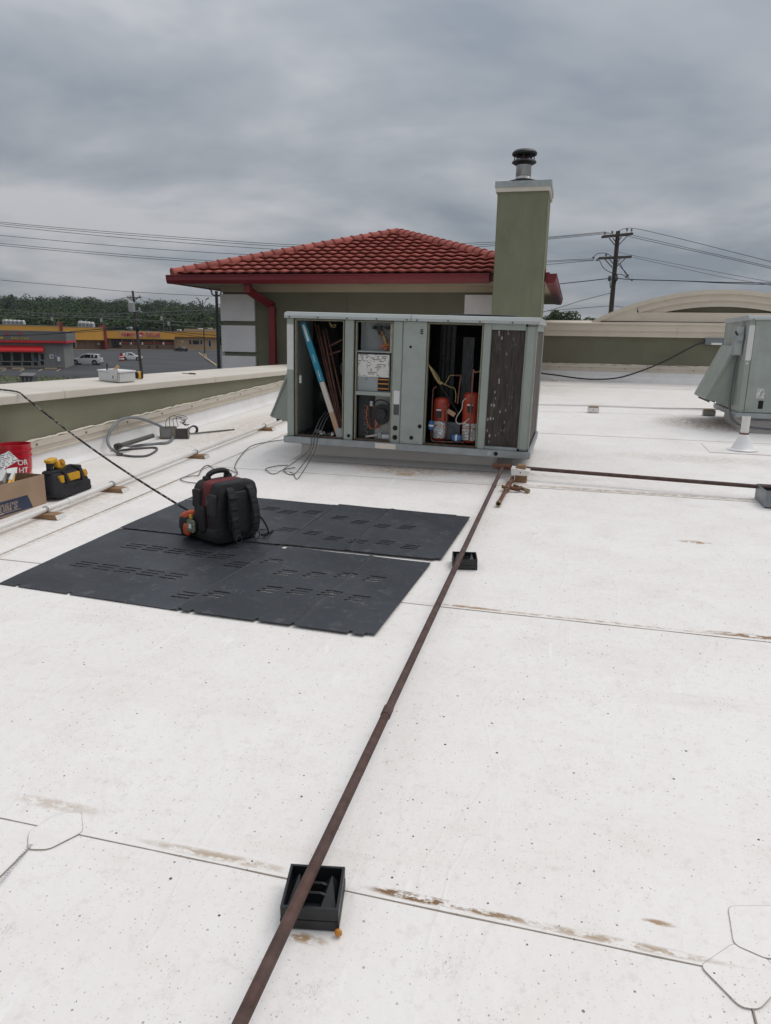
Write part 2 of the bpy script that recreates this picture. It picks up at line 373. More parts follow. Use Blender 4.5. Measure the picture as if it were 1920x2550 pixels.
def dpx(x, y): p = roofp(x * 1.1525, y * 1.1525); return (p.x, p.y)
patch(0, 0, [dpx(62, 1800), dpx(60, 1838), dpx(105, 1838), dpx(180, 1800), dpx(176, 1755), dpx(120, 1762)])
patch(0, 0, [dpx(1512, 2090), dpx(1600, 2180), dpx(1640, 2185), dpx(1690, 2130), dpx(1660, 2075), dpx(1585, 2040)])
patch(0, 0, [dpx(1585, 2045), dpx(1572, 1962), dpx(1700, 1960), dpx(1720, 2060), dpx(1660, 2078)], lift=.006)
patch(2.07, 9.35, [(-.42, -.3), (.42, -.3), (.42, .34), (-.42, .34)])
patch(-2.95, 7.32, [(-.2, -.2), (.2, -.2), (.2, .1), (-.2, .1)]); patch(-.62, 7.36, [(-.25, -.25), (.22, -.25), (.22, .14), (-.25, .14)])
for x in (-1.50, .53):
    m = MB(); m.add([(x - .002, -6, rz(-6) + .0058), (x + .002, -6, rz(-6) + .0058), (x + .002, 1.55, rz(1.55) + .0058), (x - .002, 1.55, rz(1.55) + .0058)], [(0, 1, 2, 3)]); m.build('seam_dirt', SEAMD, roof)
# the print on the lap: a row of small grey characters
me = text_mesh('101150603 NEMMA', .021, 0); INK = M('ink_grey', (.36, .36, .38), .7, .1)
pa, pb = roofp(10 * 1.1525, 1893 * 1.1525), roofp(64 * 1.1525, 1826 * 1.1525); dr = (pa - pb).normalized(); nr = UPV.cross(dr).normalized()
o = put_mesh(me, 'printed_lettering', INK, roof, lambda v: pb + dr * v.x + nr * v.y + UPV * (.0075 + rz((pb + dr * v.x).y) - (pb + dr * v.x).z))

# ---------------------------------------------------------------- left parapet
XW = -5.08
par = thing('parapet_wall', 'low green stucco parapet with wide cream coping running beside the white roof', 'parapet', (XW, 0, 0))
YB, YE = -8.0, 15.9
MB().box(-6.12, XW - .012, YB, YE, -3.6, .985).build('wall', GREENP, par)
m = MB(); nseg = 40                                                     # membrane turned up the wall with a soft cant
pf = [(-.0, .0), (.10, .004), (.045, .03), (.018, .07), (.008, .215), (-.01, .215)]
m = MB()
for a, b in zip(range(nseg), range(1, nseg + 1)):
    ya, yb = YB + (YE - YB) * a / nseg, YB + (YE - YB) * b / nseg
    for (xa, za), (xb, zb) in zip(pf[1:], pf[2:]):
        m.add([(XW + xa, ya, rz(ya) + za + .006), (XW + xa, yb, rz(yb) + za + .006), (XW + xb, yb, rz(yb) + zb + .006), (XW + xb, ya, rz(ya) + zb + .006)], [(0, 1, 2, 3)])
m.build('base_flashing', MEMV, par, smooth=True, merge=True)
def strip_y(prof, ya, yb, name, mat, parent):
    m = MB(); n = len(prof)
    m.add([(XW + x, ya, rz(ya) + z) for x, z in prof] + [(XW + x, yb, rz(yb) + z) for x, z in prof],
          [tuple(range(n)), tuple(range(n, 2 * n))[::-1]] + [(i, (i + 1) % n, n + (i + 1) % n, n + i) for i in range(n)])
    return m.build(name, mat, parent)
for ya in [YB + 3.05 * i for i in range(8)]:
    yb = min(ya + 3.044, YE)
    strip_y([(-.012, .200), (.024, .200), (.024, .218), (.012, .222), (.012, .262), (.020, .270), (.012, .325), (-.012, .328)], ya, yb, 'metal_strip', STRIP, par)
m = MB(); pts = []; yy = YB
while yy < YE:
    pts.append((XW + .002, yy, rz(yy) + .332 + .012 * random.random())); yy += .05 + .07 * random.random()
m.tube(pts, [.007 + .009 * random.random() for _ in pts], 6); m.build('sealant_bead', SEAL, par, smooth=True)
sc_ = MB().cyl((XW, 0, 0), (XW + .006, 0, 0), .011, n=8).build('screw', SCREW, par); sc_.location = (.021, 4.4, rz(4.4) + .24)
for i in range(1, 15): copy_piece(sc_, par, (.021, 4.4 + i * .76, rz(4.4 + i * .76) + .295))
for ya, yb in ((-8, -3.1), (-3.1, 0.05), (.05, 3.2), (3.2, 6.36), (6.36, 9.62), (9.62, 12.75), (12.75, 15.9)):
    m = MB(); pr = [(-6.19, .955), (-6.14, .955), (-6.14, .985), (XW + .004, .985), (XW + .004, .962), (XW + .045, .962), (XW + .048, 1.036), (XW + .03, 1.046), (-6.18, 1.052)]
    m.prism(pr, 1, ya + .002, yb - .002); m.build('coping', CREAM, par, bevel=.004)

# ---------------------------------------------------------------- back parapet with the arched pediment
YBK = 17.93
bp_ = thing('parapet_wall', 'green parapet with stepped cream moulding under an arched pediment', 'parapet', (0, YBK, 0))
XA, XB = -1.3, 15.0
MB().box(XA, XB, YBK, YBK + .45, -3.6, 1.80).build('wall', GREEN, bp_)
m = MB(); z0 = rz(YBK)
m.prism([(YBK - .16, z0 - .02), (YBK - .07, z0 + .05), (YBK - .02, z0 + .12), (YBK - .012, z0 + .245), (YBK + .01, z0 + .245), (YBK + .01, z0 - .02)], 0, XA, XB)
m.build('base_flashing', MEMV, bp_)
for i in range(6):
    xa = XA + i * 3.0
    MB().prism([(YBK - .03, z0 + .235), (YBK - .03, z0 + .26), (YBK - .018, z0 + .27), (YBK - .018, z0 + .31), (YBK - .026, z0 + .32), (YBK - .016, z0 + .375), (YBK + .01, z0 + .375), (YBK + .01, z0 + .235)], 0, xa, min(xa + 2.994, XB)).build('metal_strip', STRIP, bp_)
m = MB(); pts = []; xx = XA
while xx < XB: pts.append((xx, YBK - .006, z0 + .382 + .014 * random.random())); xx += .06 + .09 * random.random()
m.tube(pts, [.006 + .012 * random.random() for _ in pts], 6); m.build('sealant_bead', SEAL, bp_, smooth=True)
sc2 = MB().cyl((0, YBK - .006, 0), (0, YBK, 0), .013, n=8).build('screw', SCREW, bp_); sc2.location = (-.3, -.028, z0 + .30)
for i in range(1, 12): copy_piece(sc2, bp_, (-.3 + .75 * i, -.028, z0 + .30))
for xa, xb in ((-1.3, 2.25), (2.25, 5.7), (5.7, 9.2), (9.2, 15)):
    MB().prism([(YBK + .02, 1.782), (YBK - .075, 1.782), (YBK - .075, 1.912), (YBK - .115, 1.914), (YBK - .115, 2.055), (YBK - .15, 2.058), (YBK - .15, 2.085), (YBK + .10, 2.142), (YBK + .50, 2.15), (YBK + .50, 1.80), (YBK + .02, 1.80)], 0, xa + .0015, xb - .0015).build('coping', CREAMD, bp_)
# arch: circle through points read from the photograph on the wall's plane
P3 = [(.371, 2.133), (1.327, 2.543), (2.953, 2.829), (4.102, 2.708)]
def circ(a, b, c):
    d = 2 * (a[0] * (b[1] - c[1]) + b[0] * (c[1] - a[1]) + c[0] * (a[1] - b[1]))
    q = lambda p: p[0] ** 2 + p[1] ** 2
    ux = (q(a) * (b[1] - c[1]) + q(b) * (c[1] - a[1]) + q(c) * (a[1] - b[1])) / d
    uy = (q(a) * (c[0] - b[0]) + q(b) * (a[0] - c[0]) + q(c) * (b[0] - a[0])) / d
    return ux, uy, math.hypot(a[0] - ux, a[1] - uy)
acx, acz, aR = circ(P3[0], P3[1], P3[2])
ped = thing('arched_pediment', 'cream segmental arch with ribbed moulding and green infill above the back parapet', 'pediment', (acx, YBK, 2.14))
def arc(r, za, n=40):
    a = math.asin(min(1, (za - acz) / r)); return [(acx + r * math.cos(math.pi - a + (2 * a - math.pi) * i / n), acz + r * math.sin(math.pi - a + (2 * a - math.pi) * i / n)) for i in range(n + 1)]
xq = 1.345
def ring(r0, r1, ya, yb, name, mat, lim):
    m = MB(); th0 = math.acos(min(1, (acx - lim) / r0)); n = 40; vs = []
    for i in range(n + 1):
        t = math.pi - th0 + (2 * th0 - math.pi) * i / n
        for r in (r0, r1):
            x, z = acx + r * math.cos(t), acz + r * math.sin(t); vs += [(x, ya, z), (x, yb, z)]
    fs = []
    for i in range(n):
        a = 4 * i; fs += [(a, a + 4, a + 6, a + 2), (a + 1, a + 3, a + 7, a + 5), (a, a + 1, a + 5, a + 4), (a + 2, a + 6, a + 7, a + 3)]
    fs += [(0, 2, 3, 1), (4 * n, 4 * n + 1, 4 * n + 3, 4 * n + 2)]
    m.add(vs, fs); return m.build(name, mat, ped, smooth=True)
ring(aR, aR - .095, YBK - .07, YBK + .42, 'arch_moulding', CREAMD, .36)
ring(aR - .095, aR - .235, YBK - .03, YBK + .40, 'arch_moulding', CREAMD, xq)
ring(aR - .235, aR - .36, YBK + .015, YBK + .38, 'arch_moulding', CREAMD, xq)
inner = arc(aR - .30, 2.2)
MB().prism(inner, 1, YBK + .10, YBK + .36).build('infill', GREEN, ped)
for sgn in (-1, 1):
    f = lambda x: acx + sgn * (acx - x)
    pts = [(f(.40), 2.135)] + [(f(x), acz + math.sqrt((aR - .094) ** 2 - (x - acx) ** 2)) for x in (.62, .85, 1.1, xq)] + [(f(xq), 2.135)]
    MB().prism(pts, 1, YBK - .045, YBK + .41).build('end_block', CREAMD, ped)
half = acx - xq
for xa, xb in ((xq + .003, 2.25), (2.253, acx + half - .003)):
    MB().box(xa, xb, YBK - .01, YBK + .30, 2.135, 2.335).build('panel', CREAMD, ped)

# ---------------------------------------------------------------- tower with the hipped tile roof
TILE = M('roof_tile', (.345, .092, .072), .8, .16, 3.0, .2, 130, dirt=.42, dcol=(.20, .075, .06), each=.22, spec=.3)
TILED = M('roof_underlay', (.10, .03, .024), .8, .15, 4)
FASC = M('gutter_red', (.185, .019, .024), .42, .08, 2, dirt=.15, dcol=(.09, .025, .025))
SOFF = M('soffit_beige', (.44, .365, .265), .8, .06, 2, .1, 120)
QUOIN = M('quoin_stucco', (.79, .755, .745), .9, .05, 3, .35, 170)
YF, EX0, EX1 = 15.1, -8.86, -.55                              # eave line
AX = (EX0 + EX1) / 2; HALF = (EX1 - EX0) / 2; AY = YF + HALF
ez = aty(*(420 + .264 * 900, 540 + .264 * 545), YF).z          # lower tile edge
az = aty(987, 573, AY).z
fb = aty(*(400 + 412 * .6242, 350 + 571 * .6242), YF).z         # gutter bottom
tw = thing('tile_roof_tower', 'square green stucco tower with pale corner blocks and red hipped tile roof', 'tower', (AX, AY, 0))
OV = .81; WX0, WX1, WY0, WY1 = EX0 + OV, EX1 - OV, YF + OV, AY + HALF - OV
MB().box(WX0, WX1, WY0, WY1, -3.6, fb + .02).build('wall', GREEN, tw)
xj = aty(*(800 + 232 * .276, 540 + 760 * .276), WY0).x
MB().box(xj - .006, xj + .006, WY0 - .004, WY0 + .01, .6, fb - .14).build('control_joint', M('joint_dark', (.10, .10, .07), .9), tw)
gt = ez - .005
sof = MB()                                                    # soffit ring and frieze
sof.box(EX0 + .02, EX1 - .02, YF + .02, WY0, fb + .012, fb + .03).box(EX0 + .02, WX0, WY0, 2 * AY - YF - .02, fb + .012, fb + .03).box(WX1, EX1 - .02, WY0, 2 * AY - YF - .02, fb + .012, fb + .03)
sof.build('soffit', SOFF, tw)
for x0, x1, ya, yb in ((WX0 - .03, WX1 + .03, WY0 - .03, WY0 - .001), (WX0 - .03, WX0 - .001, WY0 + .001, WY1), (WX1 + .001, WX1 + .03, WY0 + .001, WY1)):
    MB().box(x0, x1, ya, yb, fb - .125, fb + .011).build('frieze', SOFF, tw)
def gutter(pts, name='gutter'):
    """box gutter with a rolled lip, swept along one eave"""
    (xa, ya), (xb, yb) = pts; d = Vector((xb - xa, yb - ya, 0)).normalized(); o = Vector((d.y, -d.x, 0))
    prof = [(-.06, 0), (.09, 0), (.125, .07), (.125, gt - fb - .03), (.14, gt - fb - .022), (.14, gt - fb), (.11, gt - fb), (.105, .085), (.075, .02), (-.06, .02)]
    m = MB(); n = len(prof)
    m.add([Vector(p) + o * q[0] + Vector((0, 0, fb + q[1])) for p in ((xa, ya, 0), (xb, yb, 0)) for q in prof],
          [(i, (i + 1) % n, n + (i + 1) % n, n + i) for i in range(n)] + [tuple(range(n)), tuple(range(n, 2 * n))[::-1]])
    gob = m.build(name, FASC, tw)
    hull = [(-.06, .0), (.09, .0), (.125, .07), (.138, gt - fb - .004), (-.06, gt - fb - .004)]
    for p, sg in (((xa, ya, 0), -1), ((xb, yb, 0), 1)):
        k = MB(); k.add([Vector(p) + d * (sg * t) + o * q[0] + Vector((0, 0, fb + q[1])) for t in (.001, .008) for q in hull], [(0, 1, 2, 3, 4), (9, 8, 7, 6, 5)] + [(i, (i + 1) % 5, 5 + (i + 1) % 5, 5 + i) for i in range(5)]); k.build('end_cap', FASC, gob)
    return gob
gutter(((EX0 - .1, YF + .02), (-1.75, YF + .02))); gutter(((EX1 - .02, YF), (EX1 - .02, 2 * AY - YF))); gutter(((EX0 + .02, 2 * AY - YF), (EX0 + .02, YF + .1)))
MB().box(EX0 + .02, EX1 - .02, YF + .03, YF + .06, fb + .02, ez + .02).build('fascia_board', FASC, tw)
# roof sheets under the tiles
m = MB(); B2 = 2 * AY - YF; e0 = ez - .02; ap = (AX, AY, az - .10)
m.add([(EX0, YF, e0), (EX1, YF, e0), (EX1, B2, e0), (EX0, B2, e0), ap], [(0, 1, 4), (2, 3, 4), (3, 0, 4), (1, 2, 4), (3, 2, 1, 0)])
sheet_roof = m.build('roof', TILED, tw)
run = HALF; rise = (az - .10) - e0; SL = math.hypot(run, rise); ang = math.atan2(rise, run)
NR = 12; CRS = SL / NR; PIT_W = .262
def tile_mesh():
    m = MB(); nx = 8; L_ = CRS * 1.06
    def prof(t):                                              # barrel and pan
        return .026 * (.5 + .5 * math.cos(2 * math.pi * (t - .5)))
    vs = []
    for i in range(nx + 1):
        t = i / nx; x = (t - .5) * PIT_W * 1.01; h = prof(t)
        vs += [(x, 0, h + .050), (x, L_, h + .004), (x, .036, h + .012)]
    fs = []
    for i in range(nx):
        a = 3 * i; fs += [(a, a + 3, a + 4, a + 1), (a, a + 2, a + 5, a + 3)]
    m.add(vs, fs); return m
tmesh = tile_mesh()
t0 = None; zr_ = Matrix.Rotation(ang, 3, 'X')
for r in range(NR):
    s0 = r * CRS; w0 = HALF * (1 - s0 / SL)
    k0 = int(math.floor(-w0 / PIT_W)); sh = (r % 2) * 0
    for k in range(k0, -k0 + 1):
        x = (k + .5 * 0) * PIT_W
        if abs(x) > HALF * (1 - (s0 + CRS * .55) / SL) + .05: continue
        pos = Vector((AX + x, YF - .05 + s0 * math.cos(ang), e0 + .012 + s0 * math.sin(ang)))
        if t0 is None:
            t0 = MB(); t0.v = [tuple(p) for p in tmesh.v]; t0.f = tmesh.f
            o0 = ORG[sheet_roof.name]; ORG[sheet_roof.name] = Vector((0, 0, 0))
            t0 = t0.build('roof_tile', TILE, sheet_roof, smooth=False); ORG[sheet_roof.name] = o0
            for p in t0.data.polygons: p.use_smooth = len(p.vertices) == 4 and p.normal.z > .3
            t0.location = pos - o0; t0.rotation_euler = (ang, 0, 0); continue
        c = copy_piece(t0, sheet_roof, pos - o0, (ang + random.uniform(-.006, .006), 0, random.uniform(-.006, .006)))
# hip caps
def cap_mesh(Lc):
    m = MB(); n = 8; vs = []
    for y, r in ((0, .165), (.03, .172), (.055, .150), (Lc, .142)):
        for i in range(n + 1):
            a = -.5 + (math.pi + 1.0) * i / n; vs.append((r * math.cos(a), y, .9 * r * math.sin(a) - .03))
    fs = [(j * (n + 1) + i, j * (n + 1) + i + 1, (j + 1) * (n + 1) + i + 1, (j + 1) * (n + 1) + i) for j in range(3) for i in range(n)] + [tuple(range(n + 1))]
    m.add(vs, fs); return m
capo = None
for cx_, cy_ in ((EX0, YF), (EX1, YF)):
    a = Vector((cx_, cy_ - .02, ez + .035)); b = Vector((AX, AY, az - .055)); d = b - a; Lh = d.length; nC = 22; st = Lh / nC
    rotq = d.to_track_quat('Y', 'Z').to_euler()
    for i in range(nC):
        p = a + d * (i / nC)
        if cx_ == EX1 and i < 2: continue
        if capo is None:
            ORG[sheet_roof.name] = Vector((0, 0, 0)); capo = cap_mesh(st * 1.12).build('ridge_cap', TILE, sheet_roof, smooth=True); ORG[sheet_roof.name] = o0
            capo.location = p - o0; capo.rotation_euler = rotq
        else: copy_piece(capo, sheet_roof, p - o0, rotq)
m = MB().lathe([(.17, -.10), (.15, .02), (.08, .07), (.01, .09)], 12, (AX, AY, az - .04)); m.build('ridge_cap', TILE, sheet_roof, smooth=True)
# corner blocks: rows from the pixels of the left stack
def zq(y): return aty(*(420 + 760 * .2281, 660 + y * .2281), WY0).z
qx1 = aty(*(420 + 945 * .2281, 660 + 470 * .2281), WY0).x
for ya, yb in ((320, 612), (660, 948), (993, 1290), (1335, 1640)):
    z1_, z0_ = zq(ya), zq(yb)
    MB().box(WX0 - .05, qx1, WY0 - .05, WY0 + .75, z0_, z1_).build('corner_block', QUOIN, tw, bevel=.006)
    MB().box(aty(*(800 + 1296 * .276, 540 + 790 * .276), WY0).x, WX1 + .05, WY0 - .05, WY0 + .75, z0_, z1_).build('corner_block', QUOIN, tw, bevel=.006)
# downspout
px = lambda x, y: aty(420 + x * .2281, 660 + y * .2281, WY0 - .1)
a, b, c = px(990, 205), px(990, 320), px(1125, 440); dw = .076
ds = MB()
ds.box(a.x - dw, a.x + dw, YF + .03, YF + .16, b.z, fb + .01)
ds.add([(a.x - dw, YF + .03, b.z), (a.x + dw, YF + .03, b.z + .1), (a.x + dw, YF + .16, b.z + .1), (a.x - dw, YF + .16, b.z), (c.x - dw, WY0 - .14, c.z - .06), (c.x + dw, WY0 - .14, c.z + .04), (c.x + dw, WY0 - .02, c.z + .04), (c.x - dw, WY0 - .02, c.z - .06)],
       [(0, 3, 2, 1), (4, 5, 6, 7), (0, 1, 5, 4), (1, 2, 6, 5), (2, 3, 7, 6), (3, 0, 4, 7)])
ds.box(c.x - dw, c.x + dw, WY0 - .14, WY0 - .02, .9, c.z - .02)
ds.build('downspout', FASC, tw)

# ---------------------------------------------------------------- chimney
YC = 14.55
c0 = aty(1224, 784, YC).x; c1 = aty(1346, 786, YC).x; ct = aty(1290, 472, YC).z
ch = thing('chimney', 'tall square green stucco chimney with metal cap and black flue cowl', 'chimney', ((c0 + c1) / 2, YC, rz(YC)))
MB().box(c0, c1, YC, YC + 1.15, rz(YC), ct).build('shaft', GREENC, ch, bevel=.012)
MB().box(c0 - .035, c1 + .035, YC - .035, YC + 1.185, ct - .035, ct + .045).build('trim', CREAM, ch)
MB().hexa([(c0 - .05, YC - .05, ct + .04), (c1 + .05, YC - .05, ct + .04), (c1 + .05, YC + 1.2, ct + .04), (c0 - .05, YC + 1.2, ct + .04), (c0 - .05, YC - .05, ct + .145), (c1 + .05, YC - .05, ct + .145), (c1 + .05, YC + 1.2, ct + .145), (c0 - .05, YC + 1.2, ct + .145)]).build('cap', GALV, ch)
fx = aty(1220 + 415 * .199, 450, YC + .55).x; fy = YC + .55; fz = ct + .14
BLK = M('black_metal', (.014, .014, .016), .45, .2, 20); STEEL = M('flue_steel', (.42, .41, .40), .38, .2, 8, metal=.6, dirt=.5, dcol=(.16, .15, .14), stretch=(3, 3, .6))
MB().lathe([(.15, 0), (.15, .14), (.165, .14), (.14, .19), (.147, .20), (.147, .40), (.13, .42)], 24, (fx, fy, fz)).build('flue_pipe', STEEL, ch, smooth=True)
MB().lathe([(.14, .145), (.335, .085), (.33, .075), (.14, .125)], 28, (fx, fy, fz), cap=False).build('storm_collar', BLK, ch, smooth=True)
MB().lathe([(.15, .39), (.235, .44), (.22, .47), (.17, .475), (.15, .42)], 28, (fx, fy, fz)).build('cowl_base', BLK, ch, smooth=True)
cowl = MB().lathe([(.16, .55), (.235, .575), (.24, .61), (.20, .65), (.06, .665), (.005, .666)], 28, (fx, fy, fz)).build('cowl_cap', BLK, ch, smooth=True)
for k in range(8):
    a = k * math.pi / 4; MB().cyl((fx + .185 * math.cos(a), fy + .185 * math.sin(a), fz + .465), (fx + .185 * math.cos(a), fy + .185 * math.sin(a), fz + .58), .011, n=6).build('cowl_post', BLK, cowl)
# ---------------------------------------------------------------- rooftop units
PAINT = M('unit_paint', (.30, .33, .295), .5, .09, 3, .04, 60, dirt=.38, dcol=(.22, .235, .22))
PAINTF = M('unit_paint_faded', (.31, .34, .31), .5, .11, 3.5, .04, 60, dirt=.5, dcol=(.22, .24, .23))
LIDM = M('lid_paint', (.40, .425, .41), .45, .06, 3, 0, 60, dirt=.15, dcol=(.28, .29, .27))
RAIL = M('base_galvanised', (.30, .325, .335), .48, .18, 5, .04, 80, metal=.25, dirt=.45, dcol=(.19, .165, .13))
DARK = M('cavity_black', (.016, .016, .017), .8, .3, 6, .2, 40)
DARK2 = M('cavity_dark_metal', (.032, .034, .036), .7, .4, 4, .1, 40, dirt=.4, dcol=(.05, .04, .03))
GASK = M('door_gasket', (.21, .20, .14), .8, .2, 20)
HOLE = M('knockout_black', (.008, .008, .008), .9, .1)
INNER = M('control_box_grey', (.27, .29, .295), .5, .12, 5, dirt=.3, dcol=(.12, .12, .11))
COPPER = M('copper_dull', (.17, .075, .055), .45, .3, 12, metal=.5, dirt=.5, dcol=(.05, .035, .03))
REDP = M('compressor_red', (.38, .045, .022), .35, .15, 6, dirt=.25, dcol=(.12, .02, .015))
BLUEP = M('drier_blue', (.03, .10, .26), .35, .15, 10)
PAPER = M('paper_white', (.62, .62, .60), .7, .06, 6)
DIAG = lines_mat('wiring_print', (.62, .60, .57), (.10, .10, .10), 42, 62, 1.0, 11, .44)
LABELP = lines_mat('label_print', (.62, .62, .61), (.12, .12, .13), 60, 70, 1.0, 16, .34)
WIREK = M('wire_black', (.02, .02, .022), .5, .2); WIREY = M('wire_yellow', (.33, .25, .09), .5, .2, 30); WIREO = M('wire_orange', (.50, .12, .035), .5, .2)
WIREG = M('wire_grey', (.10, .10, .10), .55, .2)
ORNG = M('fuse_orange', (.48, .17, .03), .5, .1)
WOOD = M('block_wood', (.26, .15, .075), .75, .3, 10, .2, 60, stretch=(1, 8, 8))
CURBM = plain_membrane('curb_membrane', (.58, .55, .52))
def coil_mat():
    m = bpy.data.materials.new('coil_fins'); m.use_nodes = True; g = NT(m); MATS['coil'] = m
    tc = g.new('TexCoord').outputs['Object']
    v = g.mapping(tc, (1, 1, .05)); fin = g.noise(v, 130, 2, .5)
    c = g.mix(g.ramp(fin, ((.35, 0), (.65, 1))), (.014, .010, .008), (.055, .040, .031))
    st = g.noise(g.mapping(tc, (1, 1, .15)), 22, 3); c = g.mix(g.ramp(st, ((.60, 0), (.76, .6))), c, (.12, .092, .072))
    vo = g.new('TexVoronoi'); vo.inputs['Scale'].default_value = 1; g.link(g.mapping(tc, (36, 36, 17)), vo.inputs['Vector'])
    rnd = g.new('SeparateColor'); g.link(vo.outputs['Color'], rnd.inputs[0]); sp_ = g.new('SeparateXYZ'); g.link(tc, sp_.inputs[0])
    keep = g.math('MULTIPLY', g.ramp(rnd.outputs[0], ((.60, 0), (.62, 1))), g.ramp(g.math('SUBTRACT', sp_.outputs[0], 2.14), ((.02, 1), (.24, .0))))
    f = g.math('MULTIPLY', g.ramp(vo.outputs['Distance'], ((.10, 1), (.36, 0))), keep)
    c = g.mix(f, c, (.48, .46, .44)); g.link(c, g.b.inputs['Base Color']); g.b.inputs['Roughness'].default_value = .6
    g.bump(fin, .5, .004); return m
COILM = coil_mat()
SIDEC = M('coil_side_brown', (.085, .062, .048), .7, .35, 30, .3, 90, stretch=(1, 1, .08))
BACKC = M('coil_back', (.16, .165, .17), .5, .6, 40, .4, 120, metal=.3, stretch=(3, 1, .2))

UW, UD, UH = 2.555, 1.60, 1.262
def shell(root, full):
    """parts both units share, in the unit's own coordinates"""
    rail = MB(); rail.prism([(-.03, -.03), (UW, -.03), (UW + .02, -.01), (UW + .02, .04), (-.03, .04)], 1, -.035, -.005); rail.box(-.03, -.005, -.003, UD, -.03, .04); rail.box(UW - .005, UW + .018, -.003, UD, -.03, .045); rail.box(-.03, UW + .018, UD, UD + .02, -.03, .04)
    br = rail.build('base_rail', RAIL, root, bevel=.004)
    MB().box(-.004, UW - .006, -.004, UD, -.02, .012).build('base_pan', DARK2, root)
    for xa, xb in ((-.02, 1.318), (1.322, UW + .012)):
        m = MB(); m.prism([(-.025, UH), (-.025, UH + .028), (-.005, UH + .058), (.06, UH + .066), (UD - .05, UH + .066), (UD + .02, UH + .028), (UD + .02, UH)], 0, xa, xb)
        lid = m.build('lid', LIDM, root, bevel=.004)
        x = xa + .06
        while x < xb - .03: MB().cyl((x, -.031, UH + .012), (x, -.024, UH + .012), .007, n=8).build('screw', HOLE, lid); x += .31
    MB().box(0, .074, .0, .05, .04, UH).build('post', PAINT, root, bevel=.005)
    MB().box(UW - .113, UW - .002, .0, .11, .04, UH).build('post', PAINT, root, bevel=.02)
    MB().box(0, .012, .05, UD, .04, UH).build('end_panel', PAINTF, root)
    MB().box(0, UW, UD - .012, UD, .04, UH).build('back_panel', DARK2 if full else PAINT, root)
    # outdoor air hood on the end
    h0, h1, ya, yb, ox = .93, .10, .40, 1.42, .36
    hood = MB().prism([(-.001, h1), (-ox, h1 + .075), (-ox - .005, h1 + .10), (-.06, h0), (-.001, h0 + .01)], 1, ya, yb).build('air_hood', PAINT, root, bevel=.004)
    for y in (ya - .008, yb - .004): MB().bar((-ox, y + .006, h1 + .09), (-.03, y + .006, h0 - .02), .012, .03, (0, 1, 0)).build('hood_flange', PAINTF, hood)
    for k in range(4): MB().box(-ox * (.25 + .2 * k), -ox * (.25 + .2 * k) + .006, ya + .03, yb - .03, h1 + .03, h1 + .06).build('hood_slat', DARK2, hood)
    MB().box(.004, .075, -.004, .0, .74, 1.20).build('rating_label', PAPER, root)
    # condenser fan on the lid
    fan = MB().lathe([(.36, UH + .05), (.37, UH + .088), (.36, UH + .092), (.335, UH + .085), (.335, UH + .05)], 32, (1.93, .80, 0)).build('fan_guard', BLK, root, smooth=True)
    for r in (.10, .18, .26): MB().lathe([(r, UH + .086), (r + .008, UH + .090), (r, UH + .094), (r - .008, UH + .090)], 28, (1.93, .80, 0), cap=False).build('guard_ring', BLK, fan)
    return br
U1 = Vector((-2.915, 7.15, .548))
u1 = thing('rooftop_unit', 'grey rooftop air conditioner with its access panels off, beside the chimney', 'air conditioner', U1, 'rooftop air conditioners', local=True, rot=(math.atan(SLOPE) * .3, R_(.85), 0))
rail1 = shell(u1, True)
P = lambda m, n, mat, par=u1, **k: m.build(n, mat, par, **k)
# posts, header, blank panel
for xa, xb in ((.632, .728), (1.142, 1.238), (2.042, 2.116)): P(MB().box(xa, xb, .0, .05, .036, UH - .001), 'post', PAINT, bevel=.005)
pan = P(MB().box(1.243, 1.484, -.006, .03, .04, UH - .002), 'access_panel', PAINTF, bevel=.004)
for x, z, r in ((1.324, 1.015, .013), (1.449, .228, .021), (1.365, .106, .021)): MB().cyl((x, -.0085, z), (x, -.005, z), r, n=16).build('knockout', HOLE, pan)
for k in range(3): MB().box(1.418, 1.446, -.0085, -.005, 1.142 + k * .018, 1.152 + k * .018).build('vent_slot', HOLE, pan)
for x, z in ((1.262, 1.235), (1.262, .90), (1.262, .215), (1.262, .06), (1.42, .06)): MB().cyl((x, -.009, z), (x, -.005, z), .006, n=8).build('screw', SCREW, pan)
for x, z, r in ((1.19, .195, .026), (1.19, .098, .026), (.689, .083, .018)): P(MB().cyl((x, -.0035, z), (x, .001, z), r, n=16), 'knockout', HOLE)
P(MB().box(1.165, 1.225, -.003, -.0005, .44, .575), 'torn_label', PAPER); P(MB().box(1.168, 1.224, -.0035, -.0005, .33, .435), 'dark_label', LABELP if False else M('label_dark', (.07, .07, .072), .6, .2, 40))
for x, r, mt in ((2.174, .021, LIDM), (2.24, .021, HOLE), (.33, .016, RAIL), (.37, .016, RAIL)): MB().cyl((x, -.038, .006), (x, -.034, .006), r, n=16).build('lifting_hole', mt, rail1)
MB().box(.99, 1.21, -.039, -.034, -.022, .032).build('name_plate', CREAM, rail1)
P(MB().box(2.117, 2.441, .004, .04, 1.205, UH - .001), 'header', PAINT); P(MB().box(2.12, 2.44, .002, .05, .04, .07), 'coil_sill', RAIL)
P(MB().box(2.118, 2.44, .035, .08, .07, 1.205), 'condenser_coil', COILM)
# right-hand end: coil between posts
P(MB().box(UW - .04, UW - .016, .14, 1.44, .05, 1.20), 'condenser_coil', SIDEC); P(MB().box(UW - .06, UW - .002, 1.44, 1.58, .04, UH), 'post', PAINT); P(MB().box(UW - .05, UW - .003, .112, 1.44, 1.20, UH - .001), 'header', PAINT)
